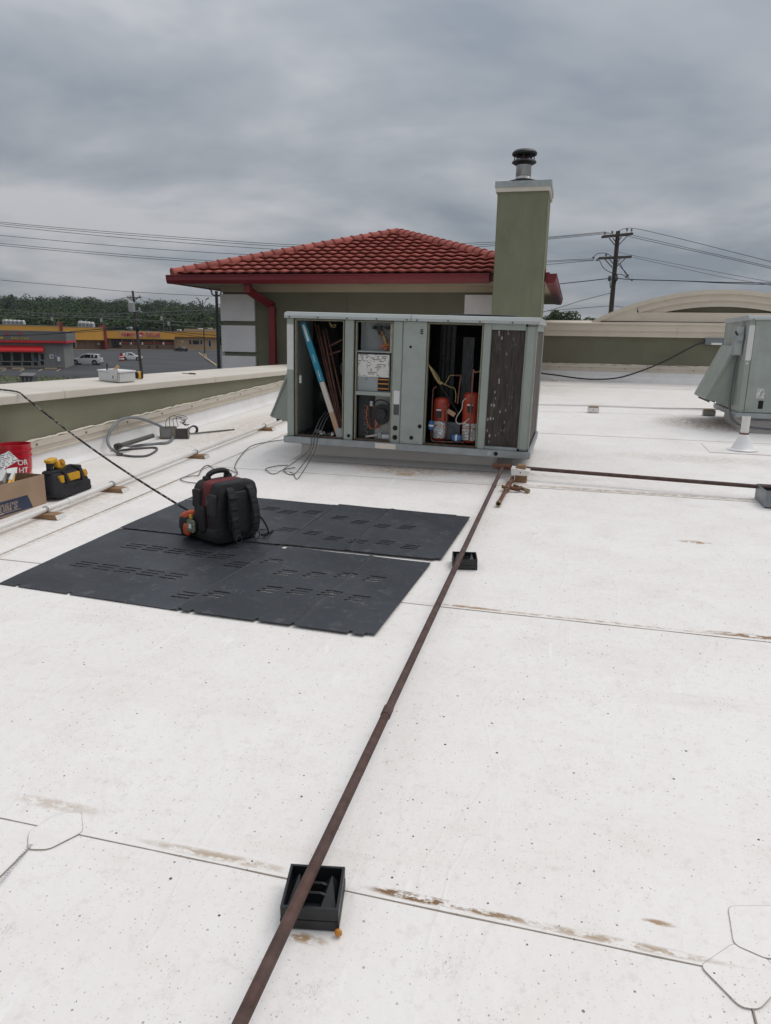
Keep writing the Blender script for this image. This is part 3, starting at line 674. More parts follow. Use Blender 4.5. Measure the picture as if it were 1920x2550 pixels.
# gaskets round the openings
for x in (.092, .612, .747, 1.128, 1.490, 2.026): P(MB().box(x, x + .012, .004, .05, .05, UH - .012), 'gasket', GASK)
for xa, xb in ((.104, .612), (.759, 1.128), (1.502, 2.026)): P(MB().box(xa, xb, .006, .05, UH - .02, UH - .008), 'gasket', GASK)
# walls of the compartments
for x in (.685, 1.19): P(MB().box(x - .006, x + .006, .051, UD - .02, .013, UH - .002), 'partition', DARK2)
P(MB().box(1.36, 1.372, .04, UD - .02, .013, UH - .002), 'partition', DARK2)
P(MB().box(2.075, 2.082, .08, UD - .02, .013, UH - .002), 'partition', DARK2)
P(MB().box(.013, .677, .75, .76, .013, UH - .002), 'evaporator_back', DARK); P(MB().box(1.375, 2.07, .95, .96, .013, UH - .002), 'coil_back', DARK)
P(MB().box(1.745, 1.865, .70, .94, .42, 1.12), 'sheet_baffle', BACKC)
def hairpins(x0, y, z0, z1, cols, dx, name='hairpin_bends'):
    m = MB()
    for c_ in range(cols):
        z = z0 + (c_ % 2) * .012
        while z < z1:
            m.tube([Vector((x0 + c_ * dx, y + .05, z)), Vector((x0 + c_ * dx + .004, y + .012, z + .003)), Vector((x0 + c_ * dx + .008, y, z + .012)), Vector((x0 + c_ * dx + .004, y + .012, z + .021)), Vector((x0 + c_ * dx, y + .05, z + .024))], .0048, 5); z += .033
    o = P(m, name, M('hairpin_metal', (.10, .085, .075), .4, .4, 30, metal=.7), smooth=True); o['kind'] = 'stuff'; return o
hairpins(1.56, .42, .50, 1.22, 3, .045); P(MB().box(1.54, 1.70, .46, .48, .42, 1.24), 'coil_plate', DARK2)
# compartment 1: slanted coil face with header pipes
ev = P(MB().add([(.40, .72, .06), (.67, .30, .06), (.67, .30, 1.24), (.30, .72, 1.24)], [(0, 1, 2, 3)]), 'evaporator_coil', M('coil_end_black', (.03, .03, .03), .5, .8, 60, .8, 70, metal=.3))
m_ = MB()
for i in range(13):
    for j in range(24):
        u, z = .05 + i / 13.5, .10 + j * .047 + (i % 2) * .02; x = (.40 - .10 * (z - .06) / 1.18) * (1 - u) + .67 * u; y = .72 * (1 - u) + .30 * u; m_.tube([(x - .004, y - .004, z), (x - .016, y - .022, z + .008), (x - .004, y - .004, z + .018)], .0045, 4)
o_ = P(m_, 'hairpin_bends', M('hairpin_metal', (.10, .085, .075), .4, .4, 30, metal=.7)); o_['kind'] = 'stuff'
for a, b, r in (((.28, .34, 1.15), (.60, .10, .10), .013), ((.31, .34, 1.17), (.62, .12, .26), .009), ((.22, .34, 1.20), (.585, .08, .12), .010), ((.19, .33, 1.22), (.57, .08, .10), .007)):
    P(MB().cyl(a, b, r, n=10), 'suction_pipe', COPPER, smooth=True)
for a, b in (((.36, .30, .98), (.52, .26, 1.06)), ((.37, .29, .90), (.51, .26, .945))): P(MB().cyl(a, b, .011, n=8), 'stub_pipe', COPPER, smooth=True)
P(MB().tube(smooth_pts([(.645, .25, .80), (.58, .24, .83), (.53, .24, .81), (.52, .24, .74), (.545, .24, .67), (.60, .22, .55)]), .008, 8), 'distributor_pipe', WIREG, smooth=True)
P(MB().cyl((.555, .22, .685), (.60, .20, .52), .014, .02, n=10), 'expansion_valve', WIREG, smooth=True)
P(MB().tube(smooth_pts([(.43, .1, 1.235), (.45, .1, 1.19), (.49, .1, 1.185), (.50, .1, 1.21), (.46, .1, 1.2), (.44, .1, 1.225)]), .004, 6), 'yellow_wire', WIREY)
P(MB().tube(smooth_pts([(.105, .06, 1.10), (.115, .06, .95), (.108, .06, .80), (.12, .06, .74), (.13, .06, .66)]), .004, 6), 'loose_wire', WIREG); P(MB().box(.118, .138, .05, .07, .60, .68), 'wire_connector', PAPER)
P(MB().box(.20, .34, .46, .47, .38, .48), 'duct_flange', DARK2)
crum = MB(); rs = random.Random(3); n_ = 9
grid = [[Vector((.29 + .22 * i / n_ + rs.uniform(-.008, .008), .04 + .12 * j / 5 + rs.uniform(-.008, .008), .055 + rs.uniform(0, .05) * (1 - abs(j - 2.5) / 4) + .05 * max(0, 1 - i / 4) * rs.random())) for j in range(6)] for i in range(n_ + 1)]
crum.add([p for r in grid for p in r], [(i * 6 + j, i * 6 + j + 1, (i + 1) * 6 + j + 1, (i + 1) * 6 + j) for i in range(n_) for j in range(5)])
tag(crum.build('foil_scrap', M('foil', (.45, .44, .43), .28, .2, 20, metal=.85), None), 'crumpled silver foil on the floor of the open unit, under the leaning carton', 'foil').matrix_world = Matrix.Translation(U1) @ Matrix.Rotation(R_(.85), 4, 'Y')
P(MB().box(.545, .61, .02, .07, .05, .15), 'junction_box', INNER)
P(MB().box(.11, .61, .0, .06, .042, .058), 'floor_debris', M('rust_floor', (.09, .06, .04), .9, .4, 20, .4, 60)); P(MB().box(1.502, 2.03, .0, .06, .042, .056), 'floor_debris', MATS['rust_floor']); P(MB().box(.76, 1.13, .0, .06, .042, .056), 'floor_debris', MATS['rust_floor'])
# compartment 2: control box above, burner section below
P(MB().box(.76, 1.13, .155, .165, .55, UH - .02), 'control_back', INNER); P(MB().box(.760, 1.13, .02, .24, .945, .96), 'shelf', INNER)
P(MB().box(.760, 1.13, -.002, .24, .515, .552), 'shelf', PAINT)
cp = P(MB().box(.765, 1.105, .035, .05, .556, .93), 'control_panel', INNER); MB().box(.770, 1.098, .030, .0345, .70, .925).build('wiring_diagram', DIAG, cp)
MB().box(.985, 1.10, .030, .0345, .562, .698).build('fuse_label', HOLE, cp)
for k in range(3): MB().box(.987, 1.098, .027, .0298, .672 - k * .042 + (.0 if k < 2 else -.008), .684 - k * .042 + (0 if k < 2 else -.008)).build('fuse_stripe', ORNG, cp)
MB().box(.85, .87, .032, .0345, .672, .679).build('panel_slot', HOLE, cp)
for x, z, sx, sz in ((.965, 1.185, .05, .05), (.91, 1.19, .035, .03), (1.045, 1.19, .05, .025), (.975, 1.135, .04, .035)): P(MB().box(x - sx / 2, x + sx / 2, .10, .155, z - sz / 2, z + sz / 2), 'relay', BLK, bevel=.004)
for k in range(9):
    x = .99 + .09 * random.random(); P(MB().tube(smooth_pts([(.95 + .06 * random.random(), .10, 1.16), (x - .02, .08, 1.10), (x, .07, 1.05), (x + .02 * random.random(), .06, .99 - .01 * (k % 3))]), .0035, 6), 'control_wire', (WIREK, WIREY, WIREK, WIREO, WIREY)[k % 5])
for x, z in ((1.03, 1.01), (1.055, .985), (1.00, .995), (1.065, 1.02), (1.04, .968)): P(MB().cyl((x, .06, z), (x + .015, .04, z + .02), .012, .006, n=8), 'wire_nut', WIREO)
P(MB().box(1.105, 1.127, .02, .2, .96, UH - .03), 'insulation_edge', M('insulation', (.40, .33, .27), .9, .2, 30, .5, 60)); P(MB().box(.812, .824, .14, .1545, .96, 1.24), 'wire_channel', PAINT)
P(MB().box(.94, 1.128, .11, .12, .05, .51), 'burner_panel', M('burner_grey', (.36, .355, .345), .5, .12, 5)); P(MB().box(.765, .94, .10, .11, .05, .51), 'burner_baffle', DARK2)
mo = P(MB().lathe([(.088, 0), (.092, .02), (.085, .055), (.055, .06)], 24, (0, 0, 0)), 'inducer_fan', M('fan_metal', (.42, .41, .40), .4, .2, 8, metal=.5), smooth=True); mo.location = (1.035, .107, .33); mo.rotation_euler = (R_(90), 0, 0)
ORG[mo.name] = Vector((0, 0, 0)); MB().lathe([(.052, .06), (.05, .11), (.03, .115)], 20).build('motor', BLK, mo, smooth=True); MB().lathe([(.088, .05), (.10, .05), (.10, .062), (.088, .062)], 26).build('fan_rim', BLK, mo)
P(MB().tube(smooth_pts([(.93, .05, .42), (.99, .04, .465), (1.07, .04, .46), (1.12, .04, .41), (1.115, .04, .30), (1.08, .04, .24), (1.02, .04, .22), (.98, .04, .25)]), .008, 8), 'flame_hose', WIREK, smooth=True)
for k in range(5): P(MB().tube(smooth_pts([(.87 + .015 * k, .08, .40), (.86 + .02 * k, .07, .30 + .02 * k), (.89 + .02 * k, .07, .18), (.95 + .02 * k, .07, .17 + .01 * k), (1.0, .08, .24)]), .004, 6), 'burner_wire', (WIREO, COPPER, WIREK, COPPER, WIREO)[k])
for k in range(5): P(MB().tube(smooth_pts([(.83, .09, .40 - k * .065), (.865, .085, .385 - k * .065), (.865, .085, .36 - k * .065), (.83, .09, .35 - k * .065)]), .006, 6), 'heat_tube', WIREG, smooth=True)
P(MB().cyl((.86, .06, .075), (.99, .06, .10), .012, n=10), 'gas_manifold', M('pipe_buff', (.42, .36, .32), .5, .2, 20)); P(MB().box(1.0, 1.03, .04, .09, .07, .13), 'gas_valve', INNER); P(MB().cyl((1.04, .06, .085), (1.12, .06, .085), .035, n=14), 'valve_body', GALV, smooth=True)
P(MB().box(.90, .93, .05, .09, .40, .45), 'igniter_bracket', GALV)
# compartment 3: two compressors, driers, wires
def compressor(x, y, zt, r):
    b = .075; pr = [(r * .86, b), (r * .98, b + .015), (r, b + .04), (r, zt - .06), (r * .93, zt - .025), (r * .7, zt - .006), (r * .3, zt)]
    c = P(MB().lathe(pr, 28, (x, y, 0)), 'compressor', REDP, smooth=True)
    m = MB(); n = 12; vs = []
    for i in range(n + 1):
        a = -R_(90) - R_(54) + R_(108) * i / n; vs += [(x + (r + .002) * math.cos(a), y + (r + .002) * math.sin(a), .10), (x + (r + .002) * math.cos(a), y + (r + .002) * math.sin(a), .275)]
    m.add(vs, [(2 * i, 2 * i + 2, 2 * i + 3, 2 * i + 1) for i in range(n)]); m.build('compressor_label', LABELP, c, smooth=True)
    m = MB(); vs = []
    for i in range(n + 1):
        a = -R_(90) - R_(54) + R_(108) * i / n; vs += [(x + (r + .0035) * math.cos(a), y + (r + .0035) * math.sin(a), .225), (x + (r + .0035) * math.cos(a), y + (r + .0035) * math.sin(a), .232)]
    m.add(vs, [(2 * i, 2 * i + 2, 2 * i + 3, 2 * i + 1) for i in range(n)]); m.build('label_stripe', WIREO, c)
    MB().box(x - r * .35, x + r * .25, y - r - .025, y - r + .02, zt - .20, zt - .13).build('terminal_cover', BLK, c, bevel=.006)
    MB().box(x - r * .35, x + r * .25, y - r - .026, y - r - .02, zt - .128, zt - .115).build('terminal_tag', PAPER, c)
    MB().cyl((x + r * .7, y - r * .5, zt - .07), (x + r * 1.05, y - r * .75, zt - .07), .016, n=10).build('suction_stub', REDP, c, smooth=True)
    for k in range(4):
        a = R_(45 + 90 * k); MB().cyl((x + r * .8 * math.cos(a), y + r * .8 * math.sin(a), .013), (x + r * .8 * math.cos(a), y + r * .8 * math.sin(a), .08), .014, n=8).build('foot', BLK, c)
    return c
compressor(1.625, .20, .515, .082); compressor(1.945, .18, .585, .092)
for (a, b, r) in (((1.555, .06, .19), (1.555, .06, .285), .028), ((1.775, .05, .125), (1.875, .05, .125), .035)):
    d = P(MB().tube([Vector(a).lerp(Vector(b), t) for t in (0, .12, .88, 1)], [r * .6, r, r, r * .6], 14), 'filter_drier', BLUEP, smooth=True)
    MB().tube([Vector(a).lerp(Vector(b), t) for t in (.40, .58)], r + .001, 14).build('drier_label', PAPER, d, smooth=True)
P(MB().tube(smooth_pts([(1.50, .03, .86), (1.54, .03, .80), (1.585, .03, .73), (1.62, .03, .68), (1.67, .05, .66), (1.73, .06, .635), (1.775, .07, .62), (1.79, .08, .55), (1.785, .09, .48)]), .0032, 6), 'yellow_wire', WIREY)
for k in range(5): P(MB().tube(smooth_pts([(1.505 + .006 * k, .03, .85 - .006 * k), (1.545 + .008 * k, .026 + .003 * k, .775), (1.59 + .006 * k, .03, .70 + .006 * k), (1.63, .035, .66 + .006 * k), (1.655 - .01 * k, .03, .675), (1.62, .03, .69)]), .0028, 6), 'wire_bundle', (WIREY, M('wire_tan', (.33, .24, .13), .6), WIREY, WIREK, WIREY)[k])
P(MB().tube(smooth_pts([(1.67, .05, .655), (1.70, .06, .70), (1.72, .07, .745), (1.77, .08, .75)]), .0032, 6), 'yellow_wire', WIREY)
for pts, r in (([(1.545, .12, .10), (1.545, .12, .55), (1.55, .12, .60), (1.58, .13, .63)], .007), ([(2.025, .05, .80), (1.975, .05, .79), (1.955, .05, .76), (1.955, .05, .10)], .009), ([(1.80, .16, .46), (1.815, .16, .70), (1.825, .18, .74), (1.76, .2, .745)], .010), ([(1.70, .12, .38), (1.70, .12, .16), (1.69, .12, .10)], .008), ([(1.56, .05, .10), (1.60, .05, .075), (1.75, .05, .08), (1.90, .05, .085)], .007), ([(1.66, .06, .47), (1.70, .07, .44), (1.70, .07, .36)], .007)):
    P(MB().tube(smooth_pts(pts, 5), r, 8), 'refrigerant_pipe', COPPER, smooth=True)
P(MB().tube(smooth_pts([(1.90, .07, .53), (1.87, .05, .50), (1.86, .05, .42), (1.82, .05, .35), (1.81, .05, .30), (1.84, .05, .27), (1.90, .05, .29), (1.94, .06, .33)]), .005, 6), 'power_wire', M('wire_white', (.42, .38, .33), .5)); P(MB().tube(smooth_pts([(1.63, .06, .30), (1.70, .05, .27), (1.78, .06, .23), (1.82, .07, .16), (1.80, .08, .12)]), .005, 6), 'power_wire', WIREK)
P(MB().obox((1.745, .12, .37), (.09, .008, .045), Matrix.Rotation(.5, 3, 'Y')), 'loose_tag', M('card_tan', (.36, .22, .14), .8)); P(MB().box(1.70, 1.84, .14, .2, .09, .27), 'terminal_box', M('box_dark_blue', (.055, .065, .075), .5))
P(MB().bar((1.52, .3, .72), (1.80, .3, .34), .012), 'brace', DARK2)
# the curb under it
def curb(xa, xb, ya, yb, top, label):
    m = MB(); b = .02
    m.hexa([(xa - .015, ya - .015, rz(ya) - .02), (xb + .015, ya - .015, rz(ya) - .02), (xb + .015, yb, rz(yb) - .02), (xa - .015, yb, rz(yb) - .02), (xa, ya, top[0]), (xb, ya, top[1]), (xb, yb, top[1]), (xa, yb, top[0])])
    c = thing('roof_curb', label, 'curb', ((xa + xb) / 2, ya, rz(ya))); m.build('curb_wall', CURBM, c)
    m = MB(); m.prism([(xa - .07, rz(ya - .06) + .006), (xb + .07, rz(ya - .06) + .006), (xb + .02, rz(ya) + .04), (xa - .02, rz(ya) + .04)], 1, ya - .017, ya - .0155) if False else m.add([(xa - .09, ya - .11, rz(ya - .11) + .0065), (xb + .09, ya - .11, rz(ya - .11) + .0065), (xb + .016, ya - .018, rz(ya) + .05), (xa - .016, ya - .018, rz(ya) + .05)], [(0, 1, 2, 3)])
    m.build('curb_flashing', CURBM, c)
    MB().bar((xa + .0, ya - .012, top[0] - .035), (xb, ya - .012, top[1] - .035), .012, .02).build('curb_strip', RAIL, c)
curb(-2.83, -.74, 7.37, 8.6, (.520, .490), 'low membrane wrapped curb carrying the opened rooftop unit')
# long carton leaning inside the first bay
TEAL = M('carton_teal', (.012, .20, .30), .45, .08, 5); CARTW = M('carton_white', (.50, .45, .39), .6, .08, 6); TAPE = M('tape_brown', (.36, .235, .15), .5, .1)
ct_ = thing('long_carton', 'long narrow teal and white carton leaning inside the open unit', 'carton', U1, local=True, rot=(0, R_(.85), 0))
A, B = Vector((.135, .10, 1.225)), Vector((.568, .035, .085)); d_ = (B - A)
def seg(t0, t1, w, name, mat, par=ct_, h=.03): return MB().bar(A + d_ * t0, A + d_ * t1, w, h, (0, 1, 0)).build(name, mat, par, bevel=.002)
seg(0, .53, .062, 'sleeve', TEAL); seg(.53, .80, .052, 'inner_box', CARTW); seg(.80, 1, .0535, 'taped_end', TAPE); sl_ = seg(.02, .17, .03, 'sleeve_window', PAPER, h=.0315)
sdir = d_.normalized(); sx_ = sdir.cross(Vector((0, -1, 0))).normalized()
for t, q in ((.29, .011), (.43, .010)):
    for k in range(6): MB().obox(A + d_ * (t + .012 * k) + Vector((0, -.0165, 0)), (.012, .002, .007), Matrix((sx_, Vector((0, 1, 0)), sdir)).transposed()).build('print_mark', PAPER, ct_)
for t, r in ((.468, .008), (.49, .005), (.505, .005)): MB().cyl(A + d_ * t + Vector((0, -.018, 0)), A + d_ * t + Vector((0, -.015, 0)), r, n=10).build('print_dot', PAPER, ct_)
# ---- the second unit, closed
U2P = Vector((2.25, 10.75, .685))
u2 = thing('rooftop_unit', 'grey closed rooftop air conditioner with a disconnect switch on its end', 'air conditioner', U2P, 'rooftop air conditioners', local=True)
rail2 = shell(u2, False)
for xa, xb in ((.078, .66), (.664, 1.24), (1.244, 2.03), (2.034, 2.438)):
    p_ = MB().box(xa, xb, -.006, .04, .045, UH - .003).build('access_panel', PAINTF, u2, bevel=.004)
    for z in (.08, UH - .05): MB().cyl((xa + .03, -.009, z), (xa + .03, -.005, z), .007, n=8).build('screw', SCREW, p_)
MB().box(.20, .30, -.0085, -.0065, .24, .37).build('warning_label', LABELP, u2); MB().box(.24, .30, -.01, -.0065, .10, .21).build('handle_recess', HOLE, u2)
MB().cyl((.035, -.004, .70), (.035, -.0, .70), .014, n=12).build('label_dot', PAPER, u2)
dsx = MB().box(-.105, -.002, .20, .42, .80, 1.20).build('disconnect_switch', GALV, u2, bevel=.006)
MB().box(-.108, -.02, .17, .1985, .81, 1.19).build('switch_door', LIDM, dsx, bevel=.004); MB().bar((-.115, .20, 1.12), (-.085, .16, 1.06), .025).build('switch_handle', BLK, dsx)
MB().box(-.10, -.02, .13, .168, .99, 1.08).build('switch_bracket', GALV, dsx, bevel=.01)
MB().tube(smooth_pts([(-.05, .30, .80), (-.055, .30, .55), (-.07, .26, .25), (-.06, .20, .02), (-.02, .05, -.09), (.12, -.05, -.14), (.5, -.06, -.17), (1.2, -.06, -.2)]), .016, 10).build('conduit', M('conduit_grey', (.12, .125, .13), .55, .1, 20), u2, smooth=True)
curb(2.34, 4.65, 10.86, 12.05, (.655, .655), 'low membrane wrapped curb carrying the closed rooftop unit')
# ---------------------------------------------------------------- pipes on the roof
RUST = M('gas_pipe_rust', (.080, .045, .037), .75, .35, 16, .35, 90, dirt=.5, dcol=(.13, .045, .025))
RUST2 = M('fitting_rust', (.12, .045, .025), .8, .4, 25, .4, 80, dirt=.4, dcol=(.22, .12, .05))
BRASS = M('brass_dirty', (.26, .19, .11), .45, .25, 20, metal=.5)
PVC = M('pvc_white', (.72, .70, .66), .4, .05, 4, dirt=.3, dcol=(.5, .44, .37))
PLAS = M('black_plastic', (.013, .014, .016), .5, .2, 10, .1, 80, dirt=.2, dcol=(.04, .038, .035))
HG = .105
gp = thing('gas_pipe', 'long rusty gas pipe running across the white roof towards the opened unit', 'pipe', (-.59, 1, 0))
PX = -.592; YJ = 7.03
rp_ = lambda x, y, h: Vector((x, y, rz(y) + h))
MB().tube([rp_(PX, -6, HG), rp_(PX, 3.0, HG), rp_(PX, 5, HG + .004), rp_(PX + .002, YJ, HG + .01)], .0168, 14).build('pipe', RUST, gp, smooth=True)
for y in (2.42, 6.25): MB().tube([rp_(PX, y - .03, HG), rp_(PX, y - .028, HG), rp_(PX, y + .028, HG + .002), rp_(PX, y + .03, HG + .002)], [.0172, .0198, .0198, .0172], 14).build('coupling', RUST, gp, smooth=True)
cg = thing('gas_pipe', 'rusty branch gas pipe crossing below the opened unit to the far units', 'pipe', (.5, 6.95, rz(6.95)))
e1 = rp_(-.66, 7.035, HG + .01); e2 = rp_(4.5, 6.55, HG + .01)
MB().tube([rp_(PX + .05, 7.03, HG + .01), e2], .0185, 14).build('pipe', RUST, cg, smooth=True)
MB().tube([e1, e1.lerp(e2, .004), e1.lerp(e2, .026), e1.lerp(e2, .03)], [.026, .030, .030, .026], 14).build('tee', RUST2, cg, smooth=True)
MB().cyl(e1 + Vector((0, 0, 0)), e1 + Vector((-.03, .002, 0)), .026, n=8).build('plug', RUST2, cg); MB().tube([rp_(-.535, 7.03, HG + .01), rp_(-.515, 7.029, HG + .01)], .0255, 14).build('collar', BRASS, cg, smooth=True)
MB().tube([rp_(-.405, 7.02, HG + .01), rp_(-.385, 7.018, HG + .01)], .0235, 12).build('strap', PVC, cg)
# plastic pipe stands
def stand(y, label):
    t = thing('pipe_stand', label, 'pipe stand', (0, 0, 0), 'plastic stands under the gas pipe', local=True)
    t.location = (-.582, y, rz(y) + .005); t.rotation_euler = (math.atan(SLOPE), 0, R_(11))
    w_, d_, h_ = .158, .155, .068; k = .007; m = MB()
    for z0, z1, f in ((0, .028, 1.0), (.030, h_, .985)):
        a, b = w_ / 2 * f, d_ / 2 * f
        m.box(-a, a, -b, -b + k, z0, z1).box(-a, a, b - k, b, z0, z1).box(-a, -a + k, -b + k, b - k, z0, z1).box(a - k, a, -b + k, b - k, z0, z1)
    m.build('tray', PLAS, t); MB().box(-w_ / 2 + k, w_ / 2 - k, -d_ / 2 + k, d_ / 2 - k, .002, .02).build('tray_floor', PLAS, t)
    for sx in (-1, 1):
        x = sx * .046
        MB().add([(x - .030, -.060, .018), (x + .026, -.060, .018), (x + .026, .060, .018), (x - .030, .060, .018), (x, .040, .070)], [(0, 1, 4), (1, 2, 4), (2, 3, 4), (3, 0, 4), (3, 2, 1, 0)]).build('fin', PLAS, t)
    [MB().prism([(-.07, .012), (.07, .012), (.07, .03), (.02, .052), (-.02, .052), (-.07, .03)], 1, y_ - .004, y_ + .004).build('rib', PLAS, t) for y_ in (.03, -.005)]
    return t
s1 = stand(1.572, 'black plastic pipe stand beside the stained seam, with an orange bead at its foot')
stand(4.41, 'black plastic pipe stand beside the dark slotted panels')
tag(MB().sup((0, 0, 0), (.022, .016, .022), 1, 10, 8).build('sealant_blob', M('sealant_orange', (.50, .20, .02), .4), None, smooth=True), 'small orange blob at the foot of the pipe stand', 'blob').location = rp_(-.487, 1.497, .014)
# blocks below the branch pipe
ws = thing('block_support', 'stacked wooden blocks with a white bracket under the branch gas pipe', 'pipe support', rp_(-.40, 6.93, 0))
for k in range(2): MB().box(-.455, -.345, 6.86, 6.98, rz(6.9) + .005 + k * .036, rz(6.9) + .039 + k * .036).build('wood_block', WOOD, ws, bevel=.003)
MB().add([(-.49, 6.83, rz(6.9) + .076), (-.325, 6.83, rz(6.9) + .076), (-.325, 6.99, rz(6.9) + .076), (-.49, 6.99, rz(6.9) + .076), (-.495, 6.83, rz(6.9) + .142), (-.32, 6.83, rz(6.9) + .122), (-.32, 6.99, rz(6.9) + .122), (-.495, 6.99, rz(6.9) + .142)], [(0, 3, 2, 1), (4, 5, 6, 7), (0, 1, 5, 4), (1, 2, 6, 5), (2, 3, 7, 6), (3, 0, 4, 7)]).build('white_bracket', PVC, ws)
MB().cyl((-.405, 6.8285, rz(6.9) + .105), (-.405, 6.831, rz(6.9) + .105), .006, n=8).build('bracket_hole', HOLE, ws)
MB().prism([(-.46, rz(6.9) + .135), (-.36, rz(6.9) + .135), (-.37, rz(6.9) + .165), (-.44, rz(6.9) + .165)], 1, 6.88, 6.99).build('wood_wedge', WOOD, ws)
# loose pipe with its valve
lv = thing('gas_valve', 'loose rusty pipe stub with tee and shut-off valve lying near the blocks', 'valve', rp_(-.5, 6.3, 0))
a, b = rp_(-.515, 5.92, .035), rp_(-.478, 6.92, .04); q = lambda t: a.lerp(b, t)
MB().tube([a, q(.97)], .0165, 12).build('pipe', RUST2, lv, smooth=True); MB().tube([a - (b - a) * .02, q(.02), q(.03)], [.023, .023, .018], 14).build('end_cap', BRASS, lv, smooth=True); MB().cyl(q(-.021), q(-.018), .015, n=12).build('pipe_bore', HOLE, lv)
MB().tube([q(.50), q(.52), q(.66), q(.68)], [.02, .029, .029, .02], 12).build('tee', RUST2, lv, smooth=True)
MB().cyl(q(.50), q(.515), .028, n=8).build('collar', BRASS, lv); MB().cyl(q(.70), q(.715), .027, n=8).build('collar', BRASS, lv)
MB().tube([q(.58), q(.58) + Vector((-.05, -.01, .01))], [.018, .022], 10).build('stub', BRASS, lv)
MB().tube(smooth_pts([q(.58), q(.58) + Vector((.06, -.02, -.005)), q(.58) + Vector((.105, -.02, -.008)), q(.60) + Vector((.12, .03, -.005))], 4), .017, 10).build('elbow', RUST2, lv, smooth=True)
MB().bar(q(.66) + Vector((.05, 0, .0)), q(.56) + Vector((.175, 0, -.012)), .026, .026).build('valve_body', BRASS, lv); MB().cyl(q(.56) + Vector((.165, 0, -.012)), q(.54) + Vector((.20, 0, -.014)), .021, n=6).build('flare_nut', BRASS, lv); MB().bar(q(.72), q(.74) + Vector((.06, .02, .03)), .012).build('valve_lever', RUST2, lv)
# white condensate pipe with wooden blocks
pv = thing('condensate_pipe', 'white plastic drain pipe lying along the parapet on short wooden blocks', 'pipe', (-3.95, 5, rz(5)))
PVX = -3.975; HP = .066
MB().tube([rp_(-3.90, 2.0, HP), rp_(-3.93, 5.0, HP), rp_(PVX, 7.4, HP), rp_(-4.02, 10.2, HP)], .021, 12).build('pipe', PVC, pv, smooth=True)
for y in (4.92, 7.06): MB().tube([rp_(-3.93 - .02 * (y - 5), y - .035, HP), rp_(-3.93 - .02 * (y - 5), y + .035, HP)], .0258, 12).build('coupling', PVC, pv, smooth=True)
MB().tube(smooth_pts([rp_(-4.02, 10.15, HP), rp_(-4.02, 10.3, HP), rp_(-3.95, 10.36, HP), rp_(-3.4, 10.3, HP), rp_(-2.95, 9.2, HP)]), .021, 10).build('pipe', PVC, pv, smooth=True)
for y, dx in ((4.62, .0), (5.50, .02), (7.06, -.02), (9.0, -.04)):
    t = thing('wood_block', {4.62: 'weathered wooden block under the white pipe by the cardboard box', 5.50: 'wooden block under the white pipe beside the tool bag', 7.06: 'wooden block under the white pipe near the coiled hose', 9.0: 'wooden block under the white pipe beside the opened unit'}[y], 'block', rp_(-3.95 + dx, y, 0), 'blocks under the white pipe')
    x = -3.93 - .018 * (y - 5)
    MB().prism([(x - .10, rz(y) + .007), (x + .15, rz(y) + .007), (x + .135, rz(y) + .044), (x - .10, rz(y) + .044)], 1, y - .065, y + .045).build('block', WOOD, t, bevel=.003)
    MB().add([(x + .1505, y - .066, rz(y) + .008), (x + .1355, y - .066, rz(y) + .044), (x + .1355, y + .046, rz(y) + .044), (x + .1505, y + .046, rz(y) + .008)], [(0, 1, 2, 3)]).build('painted_end', PVC, t)
    MB().tube([(x - .027, y, rz(y) + .044), (x - .024, y, rz(y) + .085), (x, y, rz(y) + .095), (x + .024, y, rz(y) + .085), (x + .027, y, rz(y) + .044)], .005, 6).build('pipe_strap', GALV, t)
# white conduit on blocks at the right
cd = thing('conduit_run', 'thin white conduit crossing the roof between the two units on small blocks', 'conduit', rp_(.4, 12.2, 0))
MB().tube([rp_(-1.0, 12.05, .105), rp_(.4, 12.2, .115), rp_(1.3, 12.3, .10), rp_(2.2, 12.42, .105), rp_(3.0, 12.48, .105)], .014, 8).build('pipe', PVC, cd, smooth=True)
for x, y, lb in ((.385, 12.2, 'white painted block under the conduit on open roof'), (2.175, 12.41, 'grey block under the conduit beside the closed unit')):
    t = thing('conduit_block', lb, 'block', rp_(x, y, 0), 'blocks under the conduit')
    MB().box(x - .09, x + .09, y - .06, y + .06, rz(y) + .006, rz(y) + .085).build('block', PVC if x < 1 else M('block_grey', (.33, .31, .28), .8, .15, 8), t, bevel=.005)
    MB().box(x - .08, x + .08, y - .05, y + .05, rz(y) + .086, rz(y) + .093).build('block_cap', WOOD, t); MB().cyl((x, y - .063, rz(y) + .05), (x, y - .0595, rz(y) + .05), .008, n=8).build('screw', SCREW, t)
# vent through the roof
vt = thing('vent_pipe', 'white vent pipe rising from a cone boot in front of the closed unit', 'vent', rp_(2.055, 9.33, 0))
vz = rz(9.33) + .006; vc = (2.055, 9.33, vz)
MB().lathe([(.175, 0), (.17, .006), (.135, .010), (.122, .02), (.09, .085), (.06, .17), (.052, .195)], 24, vc).build('boot', MEMV, vt, smooth=True)
MB().lathe([(.055, .186), (.055, .204)], 20, vc).build('clamp', RUST2, vt, smooth=True); MB().lathe([(.046, .2), (.046, .40), (.038, .40), (.038, .3)], 20, vc, cap=False).build('pipe', PVC, vt, smooth=True)
